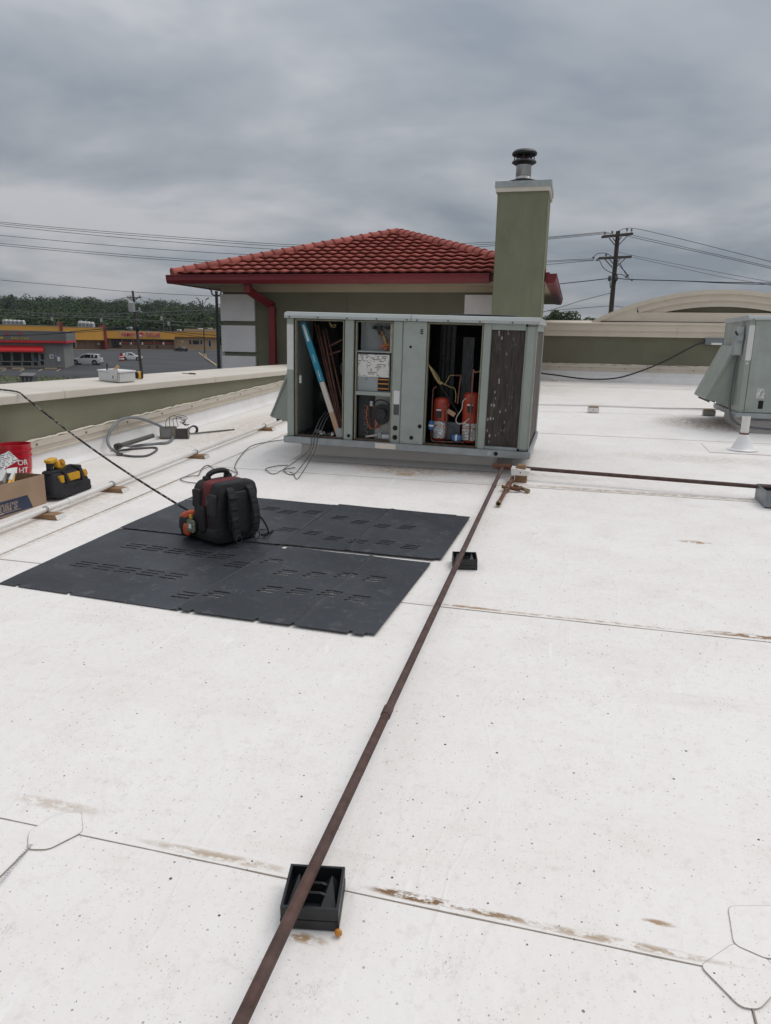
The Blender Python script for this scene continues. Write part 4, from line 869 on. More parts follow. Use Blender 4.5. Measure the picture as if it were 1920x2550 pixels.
# galvanised tray at the right edge
mb = thing('metal_box', 'open galvanised sheet metal box standing beyond the crossing gas pipe', 'box', rp_(1.66, 6.55, 0))
x0_, x1_, ya_, yb_, zz = 1.665, 2.5, 6.50, 6.86, rz(6.6) + .008
DKG = M('galvanised_dark', (.20, .22, .235), .45, .15, 9, metal=.3, dirt=.3, dcol=(.10, .08, .06))
MB().box(x0_, x1_, ya_, ya_ + .006, zz, zz + .135).build('side', DKG, mb); MB().box(x0_, x0_ + .006, ya_ + .006, yb_, zz, zz + .135).build('side', DKG, mb); MB().box(x0_ + .006, x1_, yb_ - .006, yb_, zz, zz + .135).build('side', DKG, mb)
MB().box(x0_ + .006, x1_, ya_ + .006, yb_ - .006, zz + .09, zz + .095).build('floor_panel', M('filter_dark', (.045, .05, .055), .8, .3, 20, .3, 60), mb); MB().box(x0_ + .05, x0_ + .075, ya_ - .002, ya_ - .0005, zz, zz + .135).build('rusty_seam', RUST2, mb)

# ---------------------------------------------------------------- slotted dark panels laid on the roof
def slot_mat():
    m = bpy.data.materials.new('panel_plastic'); m.use_nodes = True; g = NT(m)
    tc = g.new('TexCoord').outputs['Object']
    c = g.mix(g.ramp(g.noise(tc, 1.4, 6, .6, .3), ((.35, 0), (.7, 1))), (.019, .022, .028), (.042, .046, .054))
    c = g.mix(g.ramp(g.noise(tc, 9, 8, .8, .8), ((.56, 0), (.64, .5))), c, (.115, .12, .13)); c = g.mix(g.ramp(g.noise(tc, 60, 4, .7), ((.66, 0), (.72, .5))), c, (.13, .13, .13))
    g.link(c, g.b.inputs['Base Color']); g.link(g.ramp(g.noise(tc, 3, 5), ((.3, .62), (.7, .42))), g.b.inputs['Roughness']); c = g.mix(g.ramp(g.noise(g.mapping(tc, (1, 8, 1)), 7, 5, .75, .5), ((.60, 0), (.68, .4))), c, (.15, .155, .16)); g.link(c, g.b.inputs['Base Color']); g.bump(g.noise(tc, 14, 4), .2, .02); return m
PANM = slot_mat()
SCR = M('panel_scratch', (.075, .08, .085), .7, .6, 9)
def panel(c4, label, slots, lift, notch, folds=(.5,)):
    """c4: near-left, near-right, far-right, far-left on the roof; slots: (u, v) in fractions"""
    c4 = [Vector((x, y, 0)) for x, y in c4]
    def q(u, v, h=0):
        p = (c4[0] * (1 - u) + c4[1] * u) * (1 - v) + (c4[3] * (1 - u) + c4[2] * u) * v
        wv = .0016 * math.sin(u * 7 + v * 3 + lift * 900) ** 2 + .0012 * math.sin(v * 9 + u * 2) ** 2
        for f_ in folds: wv += .006 * max(0, 1 - abs(u - f_) / .02)
        return (p.x, p.y, rz(p.y) + .008 + lift + wv + h)
    rects = []; W_ = (c4[1] - c4[0]).length; H_ = (c4[3] - c4[0]).length
    for u, v in slots:
        for k in (-1, 0, 1): rects.append((u - .048 + .010 * k, u + .048 + .010 * k, v + k * .033 - .0058, v + k * .033 + .0058))
    us = sorted(set([i / 24 for i in range(25)] + [v_ for n in notch for v_ in n[:2] if 0 < v_ < 1] + [round(r, 4) for t in rects for r in t[:2]])); vs_ = sorted(set([i / 16 for i in range(17)] + [v_ for n in notch for v_ in n[2:] if 0 < v_ < 1] + [round(r, 4) for t in rects for r in t[2:]]))
    m = MB(); idx = {}
    random.seed(int(lift * 1e5) + 5)
    base = []
    for j, v in enumerate(vs_):
        for i, u in enumerate(us): idx[(i, j)] = len(base); base.append(q(u, v))
    fs = []
    for j in range(len(vs_) - 1):
        for i in range(len(us) - 1):
            uc, vc_ = (us[i] + us[i + 1]) / 2, (vs_[j] + vs_[j + 1]) / 2
            if any(r[0] < uc < r[1] and r[2] < vc_ < r[3] for r in rects): continue
            if any(n[0] < uc < n[1] and n[2] < vc_ < n[3] for n in notch): continue
            fs.append((idx[(i, j)], idx[(i + 1, j)], idx[(i + 1, j + 1)], idx[(i, j + 1)]))
    m.add(base, fs); t = thing('slotted_panel', label, 'panel', q(0, 0), 'dark panels laid out on the roof')
    ob = m.build('sheet', PANM, t)
    md = ob.modifiers.new('thickness', 'SOLIDIFY'); md.thickness = .003; md.offset = -1
    lv_ = MB()                                                     # louvre lips raised behind each slot
    for r in rects: lv_.add([q(r[0], r[3], 0), q(r[1], r[3], 0), q(r[1], r[3] - .006, .003), q(r[0], r[3] - .006, .003)], [(0, 1, 2, 3)])
    lo = lv_.build('louvre', PANM, t); lo['kind'] = 'stuff'
    for f_ in folds:
        m = MB(); m.add([q(f_ - .001, .02, .001), q(f_ + .0015, .02, .001), q(f_ + .003, .98, .001), q(f_ - .001, .98, .001)], [(0, 1, 2, 3)]); m.build('crease', SCR, t)
    return t
XS = -1.93
sA = [(.22 + .125 * i, .71) for i in range(5)] + [(.22 + .125 * i, .40) for i in range(5)]
nt_ = lambda us_: [(u, u + .016, -1, .022) for u in us_]
panel([(-3.225, 3.345), (-1.99, 3.272), (-1.855, 4.452), (-3.20, 4.515)], 'dark slotted plastic panel beside the backpack, its long edge facing the cardboard box', [(.27 + .13 * i, .72) for i in range(5)] + [(.21 + .13 * i, .37) for i in range(5)] + [(.93, .63), (.93, .17)], .0, nt_((.1, .4)) , folds=(.985,))
panel([(-2.005, 3.265), (-.868, 3.232), (-.795, 4.37), (-1.865, 4.43)], 'dark slotted plastic panel with white scuffs on its corner nearest the pipe stand', [(.09, .74), (.26, .60), (.43, .62), (.60, .66), (.77, .66), (.08, .22), (.30, .36), (.46, .38), (.62, .40), (.78, .38)], .0042, nt_((.08, .42, .6, .88)) + [(.0, .03, -1, .02), (.955, 1.1, -1, .02), (-.1, .05, .965, 2)], folds=(.62,))
panel([(-3.19, 4.508), (-1.845, 4.452), (-1.80, 5.545), (-3.12, 5.63)], 'dark slotted plastic panel under the backpack rear and the frayed tape', [(.62, .74), (.75, .70), (.90, .76), (.62, .30), (.75, .22), (.90, .30), (.46, .74), (.3, .74)], .008, [], folds=(.97,))
panel([(-1.865, 4.46), (-.742, 4.435), (-.695, 5.505), (-1.815, 5.575)], 'dark slotted plastic panel nearest the valve, its front edge curled up', [(.13, .66), (.30, .60), (.47, .56), (.64, .58), (.09, .27), (.26, .20), (.43, .18), (.60, .22), (.77, .18)], .012, [(.96, 1.1, -1, .02), (.9, 1.1, .985, 2)], folds=(.42,))
# ---------------------------------------------------------------- bucket, box, tool bag
BRED = M('bucket_red', (.52, .008, .022), .32, .06, 4); WHT = M('print_white', (.75, .73, .72), .6, .05)
bk = thing('bucket', 'red plastic bucket with white letters behind the cardboard box', 'bucket', rp_(-4.905, 5.5, .008))
bc = rp_(-4.905, 5.5, .009); BH = .395
MB().lathe([(.128, 0), (.130, .005), (.143, .27), (.152, .272), (.152, .288), (.144, .290), (.145, .325), (.155, .327), (.155, .342), (.147, .344), (.149, BH - .01), (.153, BH), (.146, BH), (.140, .30), (.125, .012)], 32, bc).build('body', BRED, bk, smooth=True)
MB().tube(smooth_pts([bc + Vector((.148 * math.cos(a), .148 * math.sin(a), h)) for a, h in ((.45, .28), (.44, .22), (.36, .16), (.18, .12), (-.02, .10))]), .003, 6).build('wire_handle', WHT, bk)
def wrap(v, ang0, z): 
    a = ang0 + v.x / .145; r = .1415 + .006 - (.27 - (z + v.y)) * .05; return bc + Vector((r * math.cos(a), r * math.sin(a), z + v.y))
fa = math.atan2(-5.5, 4.905)
for tx, z, da in (('OR', .20, .02), ('HT', .125, .06)):
    put_mesh(text_mesh(tx, .072, 0, .0018), 'printed_lettering', WHT, bk, lambda v, z=z, da=da: wrap(v, fa + .02 + da, z))
bk.scale = (.90, .90, .95); bk.location.x -= .035
CARD = M('cardboard', (.36, .245, .165), .85, .07, 5, .1, 90, dirt=.15, dcol=(.28, .19, .13)); CARDI = M('cardboard_inner', (.24, .15, .09), .85, .08, 6); NAVY = M('print_navy', (.024, .036, .078), .6, .1, 5); TAN = M('print_tan', (.42, .31, .22), .7, .06)
bxX0, bxX1, bxY0, bxY1 = -4.66, -4.21, 4.22, 4.975; bz = rz(4.6) + .012; bh = .258; tk = .006
bx = thing('cardboard_box', 'open cardboard box with a navy printed panel, full of parts, by the white pipe', 'box', (-4.43, 4.6, bz))
MB().box(bxX1 - tk, bxX1, bxY0, bxY1, bz, bz + bh).build('front_side', CARD, bx); MB().box(bxX0, bxX0 + tk, bxY0, bxY1, bz, bz + bh).build('back_side', CARDI, bx)
MB().box(bxX0 + tk, bxX1 - tk, bxY1 - tk, bxY1, bz, bz + bh).build('end_side', CARDI, bx); MB().box(bxX0 + tk, bxX1 - tk, bxY0, bxY0 + tk, bz, bz + bh).build('end_side', CARDI, bx); MB().box(bxX0 + tk, bxX1 - tk, bxY0 + tk, bxY1 - tk, bz, bz + tk).build('bottom', CARDI, bx)
MB().add([(bxX1 + .0008, 4.30, bz + .012), (bxX1 + .0008, 4.815, bz + .012), (bxX1 + .0008, 4.765, bz + .125), (bxX1 + .0008, 4.30, bz + .125)], [(0, 1, 2, 3)]).build('printed_panel', NAVY, bx)
fm = lambda y, z: Vector((bxX1 + .0016, y, z))
put_mesh(text_mesh('mars', .125, 0, .0035, .12, space=.95), 'printed_lettering', TAN, bx, lambda v: fm(4.425 + v.x * .95, bz + .045 + v.y * .95))
put_mesh(text_mesh('mars', .125, 0, -.0015, .12, space=.95), 'lettering_fill', NAVY, bx, lambda v: fm(4.427 + v.x * .95, bz + .0455 + v.y * .95) + Vector((.0008, 0, 0)))
MB().add([fm(4.40, bz + .026), fm(4.50, bz + .026), fm(4.505, bz + .036), fm(4.405, bz + .036)], [(0, 1, 2, 3)]).build('printed_bar', TAN, bx)
MB().add([fm(4.51, bz + .030), fm(4.68, bz + .030), fm(4.68, bz + .034), fm(4.51, bz + .034)], [(0, 1, 2, 3)]).build('printed_line', TAN, bx)
def card_plane(px4, depthx, name, mat, label, cat, th=.004):
    ps = [atx(x * 260 / 1666, 1080 + y * 260 / 1666, dx) for (x, y), dx in zip(px4, depthx)]
    n = (ps[1] - ps[0]).cross(ps[3] - ps[0]).normalized() * th
    m = MB().hexa([p for p in ps] + [p + n for p in ps]); o = m.build(name, mat, None, org=ps[0]); return tag(o, label, cat)
card_plane([(40, 575), (300, 425), (140, 275), (-120, 400)], (-4.42, -4.46, -4.50, -4.45), 'instruction_sheet', LABELP, 'white printed instruction sheet sticking up out of the cardboard box', 'paper')
wsb = card_plane([(-60, 900), (80, 820), (150, 670), (30, 570)], (-4.44, -4.40, -4.42, -4.48), 'white_carton', PAPER, 'plain white carton corner inside the cardboard box', 'carton', .08)
yb_ = thing('marker_tube', 'yellow and white tube rolled in paper standing in the cardboard box', 'tube', (-4.36, 4.55, bz + .1))
YEL = M('yellow_plastic', (.62, .33, .015), .4, .08)
a = atx(20 * .156, 1080 + 810 * .156, -4.33); a = atx(140 * .156, 1080 + 810 * .156, -4.33); b = atx(215 * .156, 1080 + 620 * .156, -4.38); d = (b - a)
MB().cyl(a - d * .3, a + d * .3, .014, n=12).build('yellow_end', YEL, yb_, smooth=True); MB().cyl(a + d * .3, a + d * 1.0, .0165, n=12).build('paper_wrap', PAPER, yb_, smooth=True)
MB().add([a + d * .85 + Vector((.0, -.06, .02)), a + d * .85 + Vector((.0, .045, .0)), a + d * 1.35 + Vector((-.03, .06, .0)), a + d * 1.3 + Vector((-.03, -.06, .01))], [(0, 1, 2, 3)]).build('paper_flap', PAPER, yb_)
MB().cyl(a - d * .2 + Vector((.01, .035, 0)), a + d * .75 + Vector((-.01, .03, .0)), .012, n=10).build('yellow_rod', YEL, yb_, smooth=True)
hz_ = thing('hose_coil', 'grey hose coiled inside the cardboard box', 'hose', (-4.45, 4.72, bz + .15))
for k, r in enumerate((.075, .062)): MB().tube([Vector((-4.44, 4.735, bz + .185)) + Vector((.3 * r * math.cos(t), r * math.sin(t) * 1.0, r * math.cos(t) * .9)) for t in [i * math.pi / 10 for i in range(21)]], .014, 10).build('loop', M('hose_grey', (.13, .14, .15), .5), hz_, smooth=True)
# tool bag
BAGK = M('bag_black', (.014, .014, .018), .75, .3, 8, .35, 110); BAGY = M('bag_yellow', (.55, .29, .012), .7, .12, 10, .2, 110)
tb = thing('tool_bag', 'black and yellow canvas tool bag behind the white pipe', 'tool bag', rp_(-4.27, 5.275, .01), local=True)
tb.rotation_euler = (0, 0, R_(2)); tb.scale = (.92, .92, .86); Lb, Wb, Hb = .60, .27, .25
def bagw(q):
    t = (q.z + Hb / 2) / Hb; k = 1 - .55 * max(0, t - .15); return Vector((q.x * k + .012 * math.sin(q.y * 23) * (1 - t), q.y * (1 - .22 * t) + .01 * math.sin(q.z * 30), q.z + .008 * math.sin(q.y * 19)))
MB().sup((0, 0, Hb / 2), (Wb, Lb, Hb), .28, 32, 16, warp=bagw).build('body', BAGK, tb, smooth=True)
MB().sup((0, 0, Hb + .0), (.13, Lb * .80, .05), .4, 24, 8).build('zip_top', BAGK, tb, smooth=True)
for y0, y1 in ((-.19, -.105), (-.06, .13), (.165, .235)):
    MB().hexa([(.112, y0 + .02, .15), (.114, y1 - (.02 if y1 < .2 else 0), .15 if y1 < .2 else .17), (.08, y1 - .02, .15), (.08, y0 + .02, .15), (.098, y0, .222), (.098, y1, .222), (.062, y1, .222), (.062, y0, .222)]).build('yellow_panel', BAGY, tb, bevel=.006)
for y in (-.085, .148): MB().hexa([(.122, y - .018, .12), (.122, y + .018, .12), (.085, y + .018, .12), (.085, y - .018, .12), (.095, y - .018, .25), (.095, y + .018, .25), (.058, y + .018, .25), (.058, y - .018, .25)]).build('webbing', BAGK, tb)
MB().tube(smooth_pts([(.07, -.085, .23), (.06, -.05, .27), (.05, .03, .295), (.06, .11, .275), (.07, .148, .23)]), .012, 8).build('handle', BAGK, tb, smooth=True)
MB().sup((.112, .05, .07), (.03, .40, .115), .3, 20, 8).build('side_pocket', BAGK, tb, smooth=True)
for y in (-.07, .17): MB().cyl((.094, y, .15), (.1, y, .15), .006, n=8).build('rivet', PVC, tb)
dr_ = thing('cordless_drill', 'yellow and black cordless drill poking out of the tool bag', 'drill', rp_(-4.38, 5.2, .25))
o_ = rp_(-4.27, 5.12, .20)
MB().tube([o_ + Vector((0, -.012, -.03)), o_ + Vector((0, 0, .07)), o_ + Vector((0, .01, .115))], [.024, .027, .034], 12).build('grip', BAGK, dr_, smooth=True)
MB().sup(o_ + Vector((0, .022, .135)), (.075, .10, .034), .4, 18, 8, Matrix.Rotation(R_(8), 3, 'X')).build('battery_foot', YEL, dr_, smooth=True)
MB().sup(o_ + Vector((.01, .115, .075)), (.07, .115, .07), .5, 18, 10, Matrix.Rotation(R_(-28), 3, 'X')).build('motor_housing', YEL, dr_, smooth=True)
MB().cyl(o_ + Vector((.02, .11, .10)), o_ + Vector((.05, .115, .115)), .03, .026, n=12).build('housing_cap', M('yellow_deep', (.42, .2, .01), .5), dr_, smooth=True); MB().bar(o_ + Vector((.0, .06, .05)), o_ + Vector((.01, .17, .02)), .03, .03).build('chuck', BAGK, dr_)

# ---------------------------------------------------------------- backpack
PKB = M('pack_black', (.011, .011, .013), .7, .35, 9, .3, 110); PKG = M('pack_grey', (.027, .023, .025), .8, .2, 8, .3, 120); PKR = M('pack_red', (.12, .012, .014), .7, .2, 10); PKO = M('pouch_orange', (.50, .07, .018), .6, .1, 10); CLIP = M('clip_grey', (.22, .22, .22), .4, .1)
STRP = M('strap_black', (.020, .020, .023), .85, .25, 12, .3, 120)
bpk = thing('backpack', 'black tool backpack with red lining standing on the dark slotted panels', 'backpack', (-2.305, 4.49, rz(4.49) + .024), local=True, rot=(0, 0, R_(64)))
from mathutils import noise as MN
def lump(q, k=.010, f_=11.0, s_=0.0): return q + MN.noise_vector(q * f_ + Vector((s_, s_ * 2, 0))) * k + MN.noise_vector(q * f_ * 3.1) * (k * .35)
def pw_(sh, top=.12):
    def f(q):
        t = max(0, q.z / .2); return lump(Vector((q.x * (1 - top * t * t), q.y + sh * max(0, q.z) - .012 * t * t * math.copysign(1, sh), q.z)), .013, 9.0, sh * 40)
    return f
MB().sup((0, -.075, .215), (.345, .14, .42), .24, 56, 30, warp=pw_(-.13)).build('main_compartment', PKB, bpk, smooth=True)     # strap side
MB().sup((0, .085, .21), (.345, .125, .41), .24, 56, 30, warp=pw_(.07)).build('front_compartment', PKG, bpk, smooth=True)
MB().sup((-.012, .0, .235), (.31, .10, .385), .26, 28, 14).build('red_lining', PKR, bpk, smooth=True)
MB().sup((0, .0, .055), (.36, .285, .11), .22, 44, 12, warp=lambda q: lump(q, .008)).build('base', PKB, bpk, smooth=True)
MB().tube(smooth_pts([(-.09, .085, .40), (-.095, .08, .435), (-.045, .07, .470), (.045, .07, .470), (.095, .08, .435), (.09, .085, .40)]), [.012] * 6 + [.012, .014, .017] + [.019] * 13 + [.017, .014, .012] + [.012] * 6, 10).build('handle', PKB, bpk, smooth=True)
for sx in (-1, 1): MB().sup((sx * .09, .085, .415), (.055, .05, .06), .5, 14, 8).build('handle_anchor', PKB, bpk, smooth=True)
def strap(pts, wd, th, name):
    P_ = smooth_pts(pts, 5); m = MB(); vs = []
    for i, p in enumerate(P_):
        t = (P_[min(i + 1, len(P_) - 1)] - P_[max(i - 1, 0)]).normalized(); s = Vector((1, 0, 0)); s = (s - t * s.dot(t)).normalized(); n_ = t.cross(s); pad = .004 * math.sin(i * 1.25) ** 4
        for a, b in ((-1, -1), (1, -1), (1, 1), (-1, 1)): vs.append(p + s * (a * wd / 2) + n_ * (b * (th / 2 - pad)))
    n = len(P_); m.add(vs, [(i * 4 + k, i * 4 + (k + 1) % 4, i * 4 + 4 + (k + 1) % 4, i * 4 + 4 + k) for i in range(n - 1) for k in range(4)] + [(0, 1, 2, 3), (4 * n - 1, 4 * n - 2, 4 * n - 3, 4 * n - 4)]); return m.build(name, STRP, bpk, bevel=.004)
strap([(-.075, -.125, .395), (-.085, -.175, .37), (-.09, -.20, .28), (-.085, -.215, .18), (-.07, -.205, .09), (-.06, -.20, .03)], .058, .018, 'shoulder_strap')
strap([(.075, -.125, .395), (.085, -.175, .37), (.095, -.20, .28), (.10, -.215, .18), (.10, -.205, .10), (.095, -.19, .06)], .058, .018, 'shoulder_strap')
for z in (.33, .25, .17): MB().box(-.118, -.052, -.224 + .05 * max(0, z - .28), -.19, z, z + .004).build('strap_stitch', PKB, bpk)
MB().tube(smooth_pts([(.12, -.16, .20), (.17, -.20, .13), (.20, -.22, .04), (.17, -.20, .008)]), .007, 6).build('side_webbing', PKB, bpk)
MB().tube(smooth_pts([(.16, -.19, .02), (.24, -.17, .015), (.33, -.12, .006)]), .009, 6).build('waist_strap', PKB, bpk)
for x, y in ((-.06, -.205), (.10, -.20)): MB().tube([Vector((x + .026 * math.cos(t), y - .012, .034 + .026 * math.sin(t))) for t in [i * math.pi / 8 for i in range(17)]], .004, 6).build('buckle_ring', PKG, bpk)
for y_, z_, sy, sz in ((.09, .30, .085, .13), (-.08, .27, .09, .16)): MB().sup((-.172, y_, z_), (.03, sy, sz), .3, 18, 10, warp=lambda q: lump(q, .005, 20)).build('side_panel', PKG, bpk, smooth=True)
for x_, z_ in ((-.08, .17), (.08, .17), (0, .30)): MB().sup((x_, .165, z_), (.13, .045, .12), .3, 18, 10, warp=lambda q: lump(q, .006, 16)).build('front_pocket', PKB, bpk, smooth=True)
MB().sup((0, -.16, .21), (.20, .03, .30), .35, 22, 14, warp=lambda q: lump(q, .008, 12)).build('back_pad', PKB, bpk, smooth=True)
MB().sup((-.178, .03, .16), (.035, .075, .19), .4, 16, 10, warp=lambda q: lump(q, .006, 18)).build('side_pocket', PKB, bpk, smooth=True); MB().cyl((-.178, .055, .05), (-.178, .055, .245), .017, n=10).build('holder_tube', PKB, bpk, smooth=True)
for y in (-.01, .045): MB().box(-.168, -.160, y, y + .006, .10, .37).build('zip', M('zip_dark', (.05, .045, .045), .5, .2, 60), bpk)
for y, z in ((-.02, .30), (.0, .22), (-.05, .10), (-.09, .07), (.02, .06)): MB().bar((-.172, y, z), (-.173, y - .004, z - .03), .004).build('zip_pull', CLIP, bpk)
MB().tube(smooth_pts([(-.10, .06, .40), (-.15, .065, .34), (-.166, .07, .27), (-.17, .075, .2)]), .009, 6).build('compression_strap', PKB, bpk)
MB().sup((-.10, .215, .085), (.21, .19, .155), .4, 28, 14, Matrix.Rotation(R_(-14), 3, 'X'), warp=lambda q: lump(q, .014, 14)).build('open_pouch', PKB, bpk, smooth=True)
MB().sup((-.11, .225, .125), (.175, .15, .11), .45, 22, 12, Matrix.Rotation(R_(-20), 3, 'X'), warp=lambda q: lump(q, .012, 16)).build('pouch_lining', PKO, bpk, smooth=True)
MB().sup((-.195, .19, .06), (.04, .075, .09), .6, 14, 8).build('orange_flap', PKO, bpk, smooth=True)
MB().sup((-.15, .29, .075), (.08, .07, .07), .5, 16, 8, warp=lambda q: lump(q, .01, 20)).build('pouch_tool', PKB, bpk, smooth=True)
gd = MB().sup((-.215, .115, .10), (.018, .09, .095), .45, 18, 10).build('hanging_gauge', M('gauge_green', (.15, .175, .125), .7, .5, 60), bpk, smooth=True); MB().box(-.2265, -.223, .100, .130, .085, .115).build('gauge_window', PVC, gd)
MB().box(-.218, -.206, .105, .135, .152, .182).build('orange_tag', YEL, bpk, bevel=.003)
# pliers lying behind the backpack
pl = thing('pliers', 'red handled pliers lying on the panel behind the backpack', 'pliers', roofp(476, 1246, .014)); p0_ = roofp(462, 1244, .016); p1_ = roofp(480, 1246, .016); p2_ = roofp(500, 1242, .016)
MB().bar(p0_, p1_, .025, .012).build('jaws', CLIP, pl, bevel=.003); MB().bar(p1_, p2_, .018, .014).build('handle', M('grip_red', (.22, .015, .015), .5), pl, bevel=.003); MB().bar(p1_, p2_ + Vector((.02, -.03, 0)), .018, .014).build('handle', MATS['grip_red'], pl, bevel=.003)

# ---------------------------------------------------------------- rope, cords, hose
def rope():
    m = bpy.data.materials.new('rope_black'); m.use_nodes = True; g = NT(m); tc = g.new('TexCoord').outputs['Object']
    vo = g.new('TexVoronoi'); vo.inputs['Scale'].default_value = 34; g.link(tc, vo.inputs['Vector']); rc = g.new('SeparateColor'); g.link(vo.outputs['Color'], rc.inputs[0])
    g.link(g.mix(g.ramp(rc.outputs[0], ((.72, 0), (.74, 1))), (.012, .012, .012), (.20, .19, .16)), g.b.inputs['Base Color']); g.b.inputs['Roughness'].default_value = .9; return m
ra = atz(*Z3(-60, 110), 1.066); rb_ = atz(*Z3(60, 122), 1.066); rc_ = Vector((-5.025, 5.72, 1.062)); re = Vector((-2.62, 4.66, rz(4.66) + .10))
pts = [ra, rb_, rc_] + [rc_.lerp(re, t) + Vector((0, 0, -.05 * math.sin(math.pi * t))) for t in (.04, .15, .3, .45, .6, .75, .9, 1)] + [Vector((-2.50, 4.60, rz(4.6) + .03))]
tag(MB().tube(smooth_pts(pts, 4), .0085, 8).build('rope', rope(), None, org=rc_, smooth=True), 'black flecked rope stretched from the parapet coping to the backpack', 'rope')
def cord(zf, pix, r, name, mat, label, cat, hs=None, x=None):
    ps = []
    for i, p in enumerate(pix):
        h = r + .008 + (hs[i] if hs else 0); q = roofp(*zf(*p), h); q.z = rz(q.y) + h; ps.append(q)
    return tag(MB().tube(smooth_pts(ps, 5), r, 8).build(name, mat, None, org=ps[0], smooth=True), label, cat)
cord(Z3, [(1640, 405), (1560, 415), (1450, 440), (1385, 500), (1352, 560), (1368, 600), (1300, 635), (1180, 656), (1070, 647), (1042, 628), (1100, 614), (1142, 610), (1165, 570), (1200, 552), (1240, 575), (1300, 572), (1368, 598)], .0045, 'grey_cable', WIREG, 'thin grey cord looping over the white roof behind the backpack', 'cord')
u1w = lambda x, y, z: Vector((U1.x + x, U1.y + y, U1.z + z - .015 * x))
for k, (xs, tail) in enumerate((((.30, -.02), [(1600, 595), (1540, 585), (1535, 570), (1600, 555), (1660, 552)]), ((.335, .0), [(1700, 600), (1640, 590), (1645, 575), (1700, 565)]), ((.37, .03), [(1720, 625), (1690, 600), (1668, 592)]))):
    ps = [u1w(xs[0] + .06, .25, .30), u1w(xs[0] + .03, .12, .22), u1w(xs[0], .02, .09), u1w(xs[0] - .01, -.05, .03), u1w(xs[0] - .03, -.08, -.10)]
    for p in tail: q = roofp(*Z3(*p), .014); ps.append(q)
    tag(MB().tube(smooth_pts(ps, 5), .0045, 8).build('sensor_cable', WIREG, None, org=ps[0], smooth=True), ('thin dark cable hanging from the opened unit, its tail running farthest over the roof', 'thin dark cable hanging between two others from the opened unit', 'thin dark cable hanging from the opened unit with the shortest tail on the roof')[k], 'cable', 'cables hanging from the opened unit')
HOSE = M('hose_conduit_grey', (.20, .21, .22), .5, .1, 10); 
low = lambda p, h=.022: (lambda q: Vector((q.x, q.y, rz(q.y) + h)))(roofp(*Z3(*p), h)); lean = lambda p, X: atx(*Z3(*p), X)
hp = [low((590, 478)), low((690, 452)), low((780, 440)), low((900, 428)), low((965, 420), .03), lean((995, 395), -4.80), lean((975, 358), -4.88), lean((920, 325), -4.95), lean((840, 292), -5.0), lean((760, 277), -5.02), lean((690, 292), -5.02), lean((645, 340), -5.01), lean((620, 400), -5.0), lean((635, 450), -4.93), low((685, 485), .024)]
hs_ = thing('conduit_hose', 'grey flexible conduit looped up against the parapet base', 'hose', low((690, 485), 0)); MB().tube(smooth_pts(hp, 6), .0165, 10).build('hose', HOSE, hs_, smooth=True)
MB().tube([low((570, 483)), low((605, 474))], .026, 10).build('connector', WIREG, hs_, smooth=True); MB().tube([low((680, 488)), low((700, 492))], .024, 10).build('connector', WIREG, hs_, smooth=True)
cord(Z3, [(690, 490), (760, 500), (840, 498), (890, 475), (905, 456), (880, 450), (800, 455), (700, 465), (600, 480)], .012, 'black_cable', WIREG, 'dark cable loop lying beside the grey conduit', 'cable')
cord(Z3, [(500, 500), (540, 495), (575, 480), (560, 470), (510, 470)], .005, 'wire_tail', WIREG, 'short wire tails at the end of the grey conduit', 'wire')
sv = thing('corrugated_sleeve', 'ribbed dark grey sleeve lying against the parapet base', 'sleeve', low((770, 415), 0)); q0, q1 = lean((670, 446), -4.86), lean((880, 382), -4.90)
MB().tube([q0.lerp(q1, i / 40) for i in range(41)], [.024 if i % 2 else .029 for i in range(41)], 10).build('tube', M('sleeve_grey', (.10, .095, .085), .7, .2, 10), sv, smooth=True); MB().cyl(q0, q0.lerp(q1, .08), .036, n=12).build('end_collar', WIREK, sv, smooth=True)
BXG = M('box_bronze', (.22, .20, .165), .55, .2, 10, metal=.2, dirt=.4, dcol=(.10, .08, .06))
db = thing('disconnect_switch', 'dirty grey disconnect box with wires lying against the parapet base', 'switch box', low((965, 405), 0)); c_ = low((935, 404), .0); c_.x += .06; d_ = low((1040, 404), .0); dx = (d_ - c_).normalized(); nz_ = UPV.cross(dx).normalized(); rt = Matrix((dx, nz_, UPV)).transposed()
MB().obox(c_ + dx * .02 + nz_ * .06 + UPV * .085, (.20, .12, .15), rt).build('box', BXG, db, bevel=.008); MB().obox(c_ + dx * .0 + nz_ * -.003 + UPV * .09, (.11, .006, .10), rt).build('box_door', CLIP, db); MB().obox(c_ + dx * .19 + nz_ * .05 + UPV * .07, (.14, .11, .12), rt).build('meter_base', M('box_dark', (.07, .065, .06), .6, .2), db, bevel=.006); MB().obox(c_ + dx * .27 + nz_ * .03 + UPV * .075, (.012, .12, .15), rt).build('end_plate', BXG, db)
for k in range(4): MB().tube(smooth_pts([c_ + dx * (.0 + .05 * k) + UPV * .16, c_ + dx * (.02 + .04 * k) + UPV * (.26 + .03 * (k % 2)), c_ + dx * (.15 + .03 * k) + nz_ * .02 + UPV * (.31 - .03 * k), c_ + dx * (.27 - .02 * k) + UPV * (.27 - .02 * k), c_ + dx * (.18 + .02 * k) + UPV * (.22 - .015 * k), c_ + dx * (.26 + .01 * k) + UPV * .19]), .004, 6).build('loose_wire', WIREG, db)
tag(MB().tube([low((1045, 376), .03), low((1350, 346), .016)], .011, 8).build('metal_rod', M('rod_grey', (.16, .155, .14), .5, .2, 20, metal=.4), None, org=low((1045, 376), .03)), 'thin grey metal rod lying on the roof beyond the hose', 'rod')
cc = low((1110, 350), .055); wc = thing('wire_coil', 'small coil of dark wire lying by the metal rod', 'wire coil', low((1110, 360), 0))
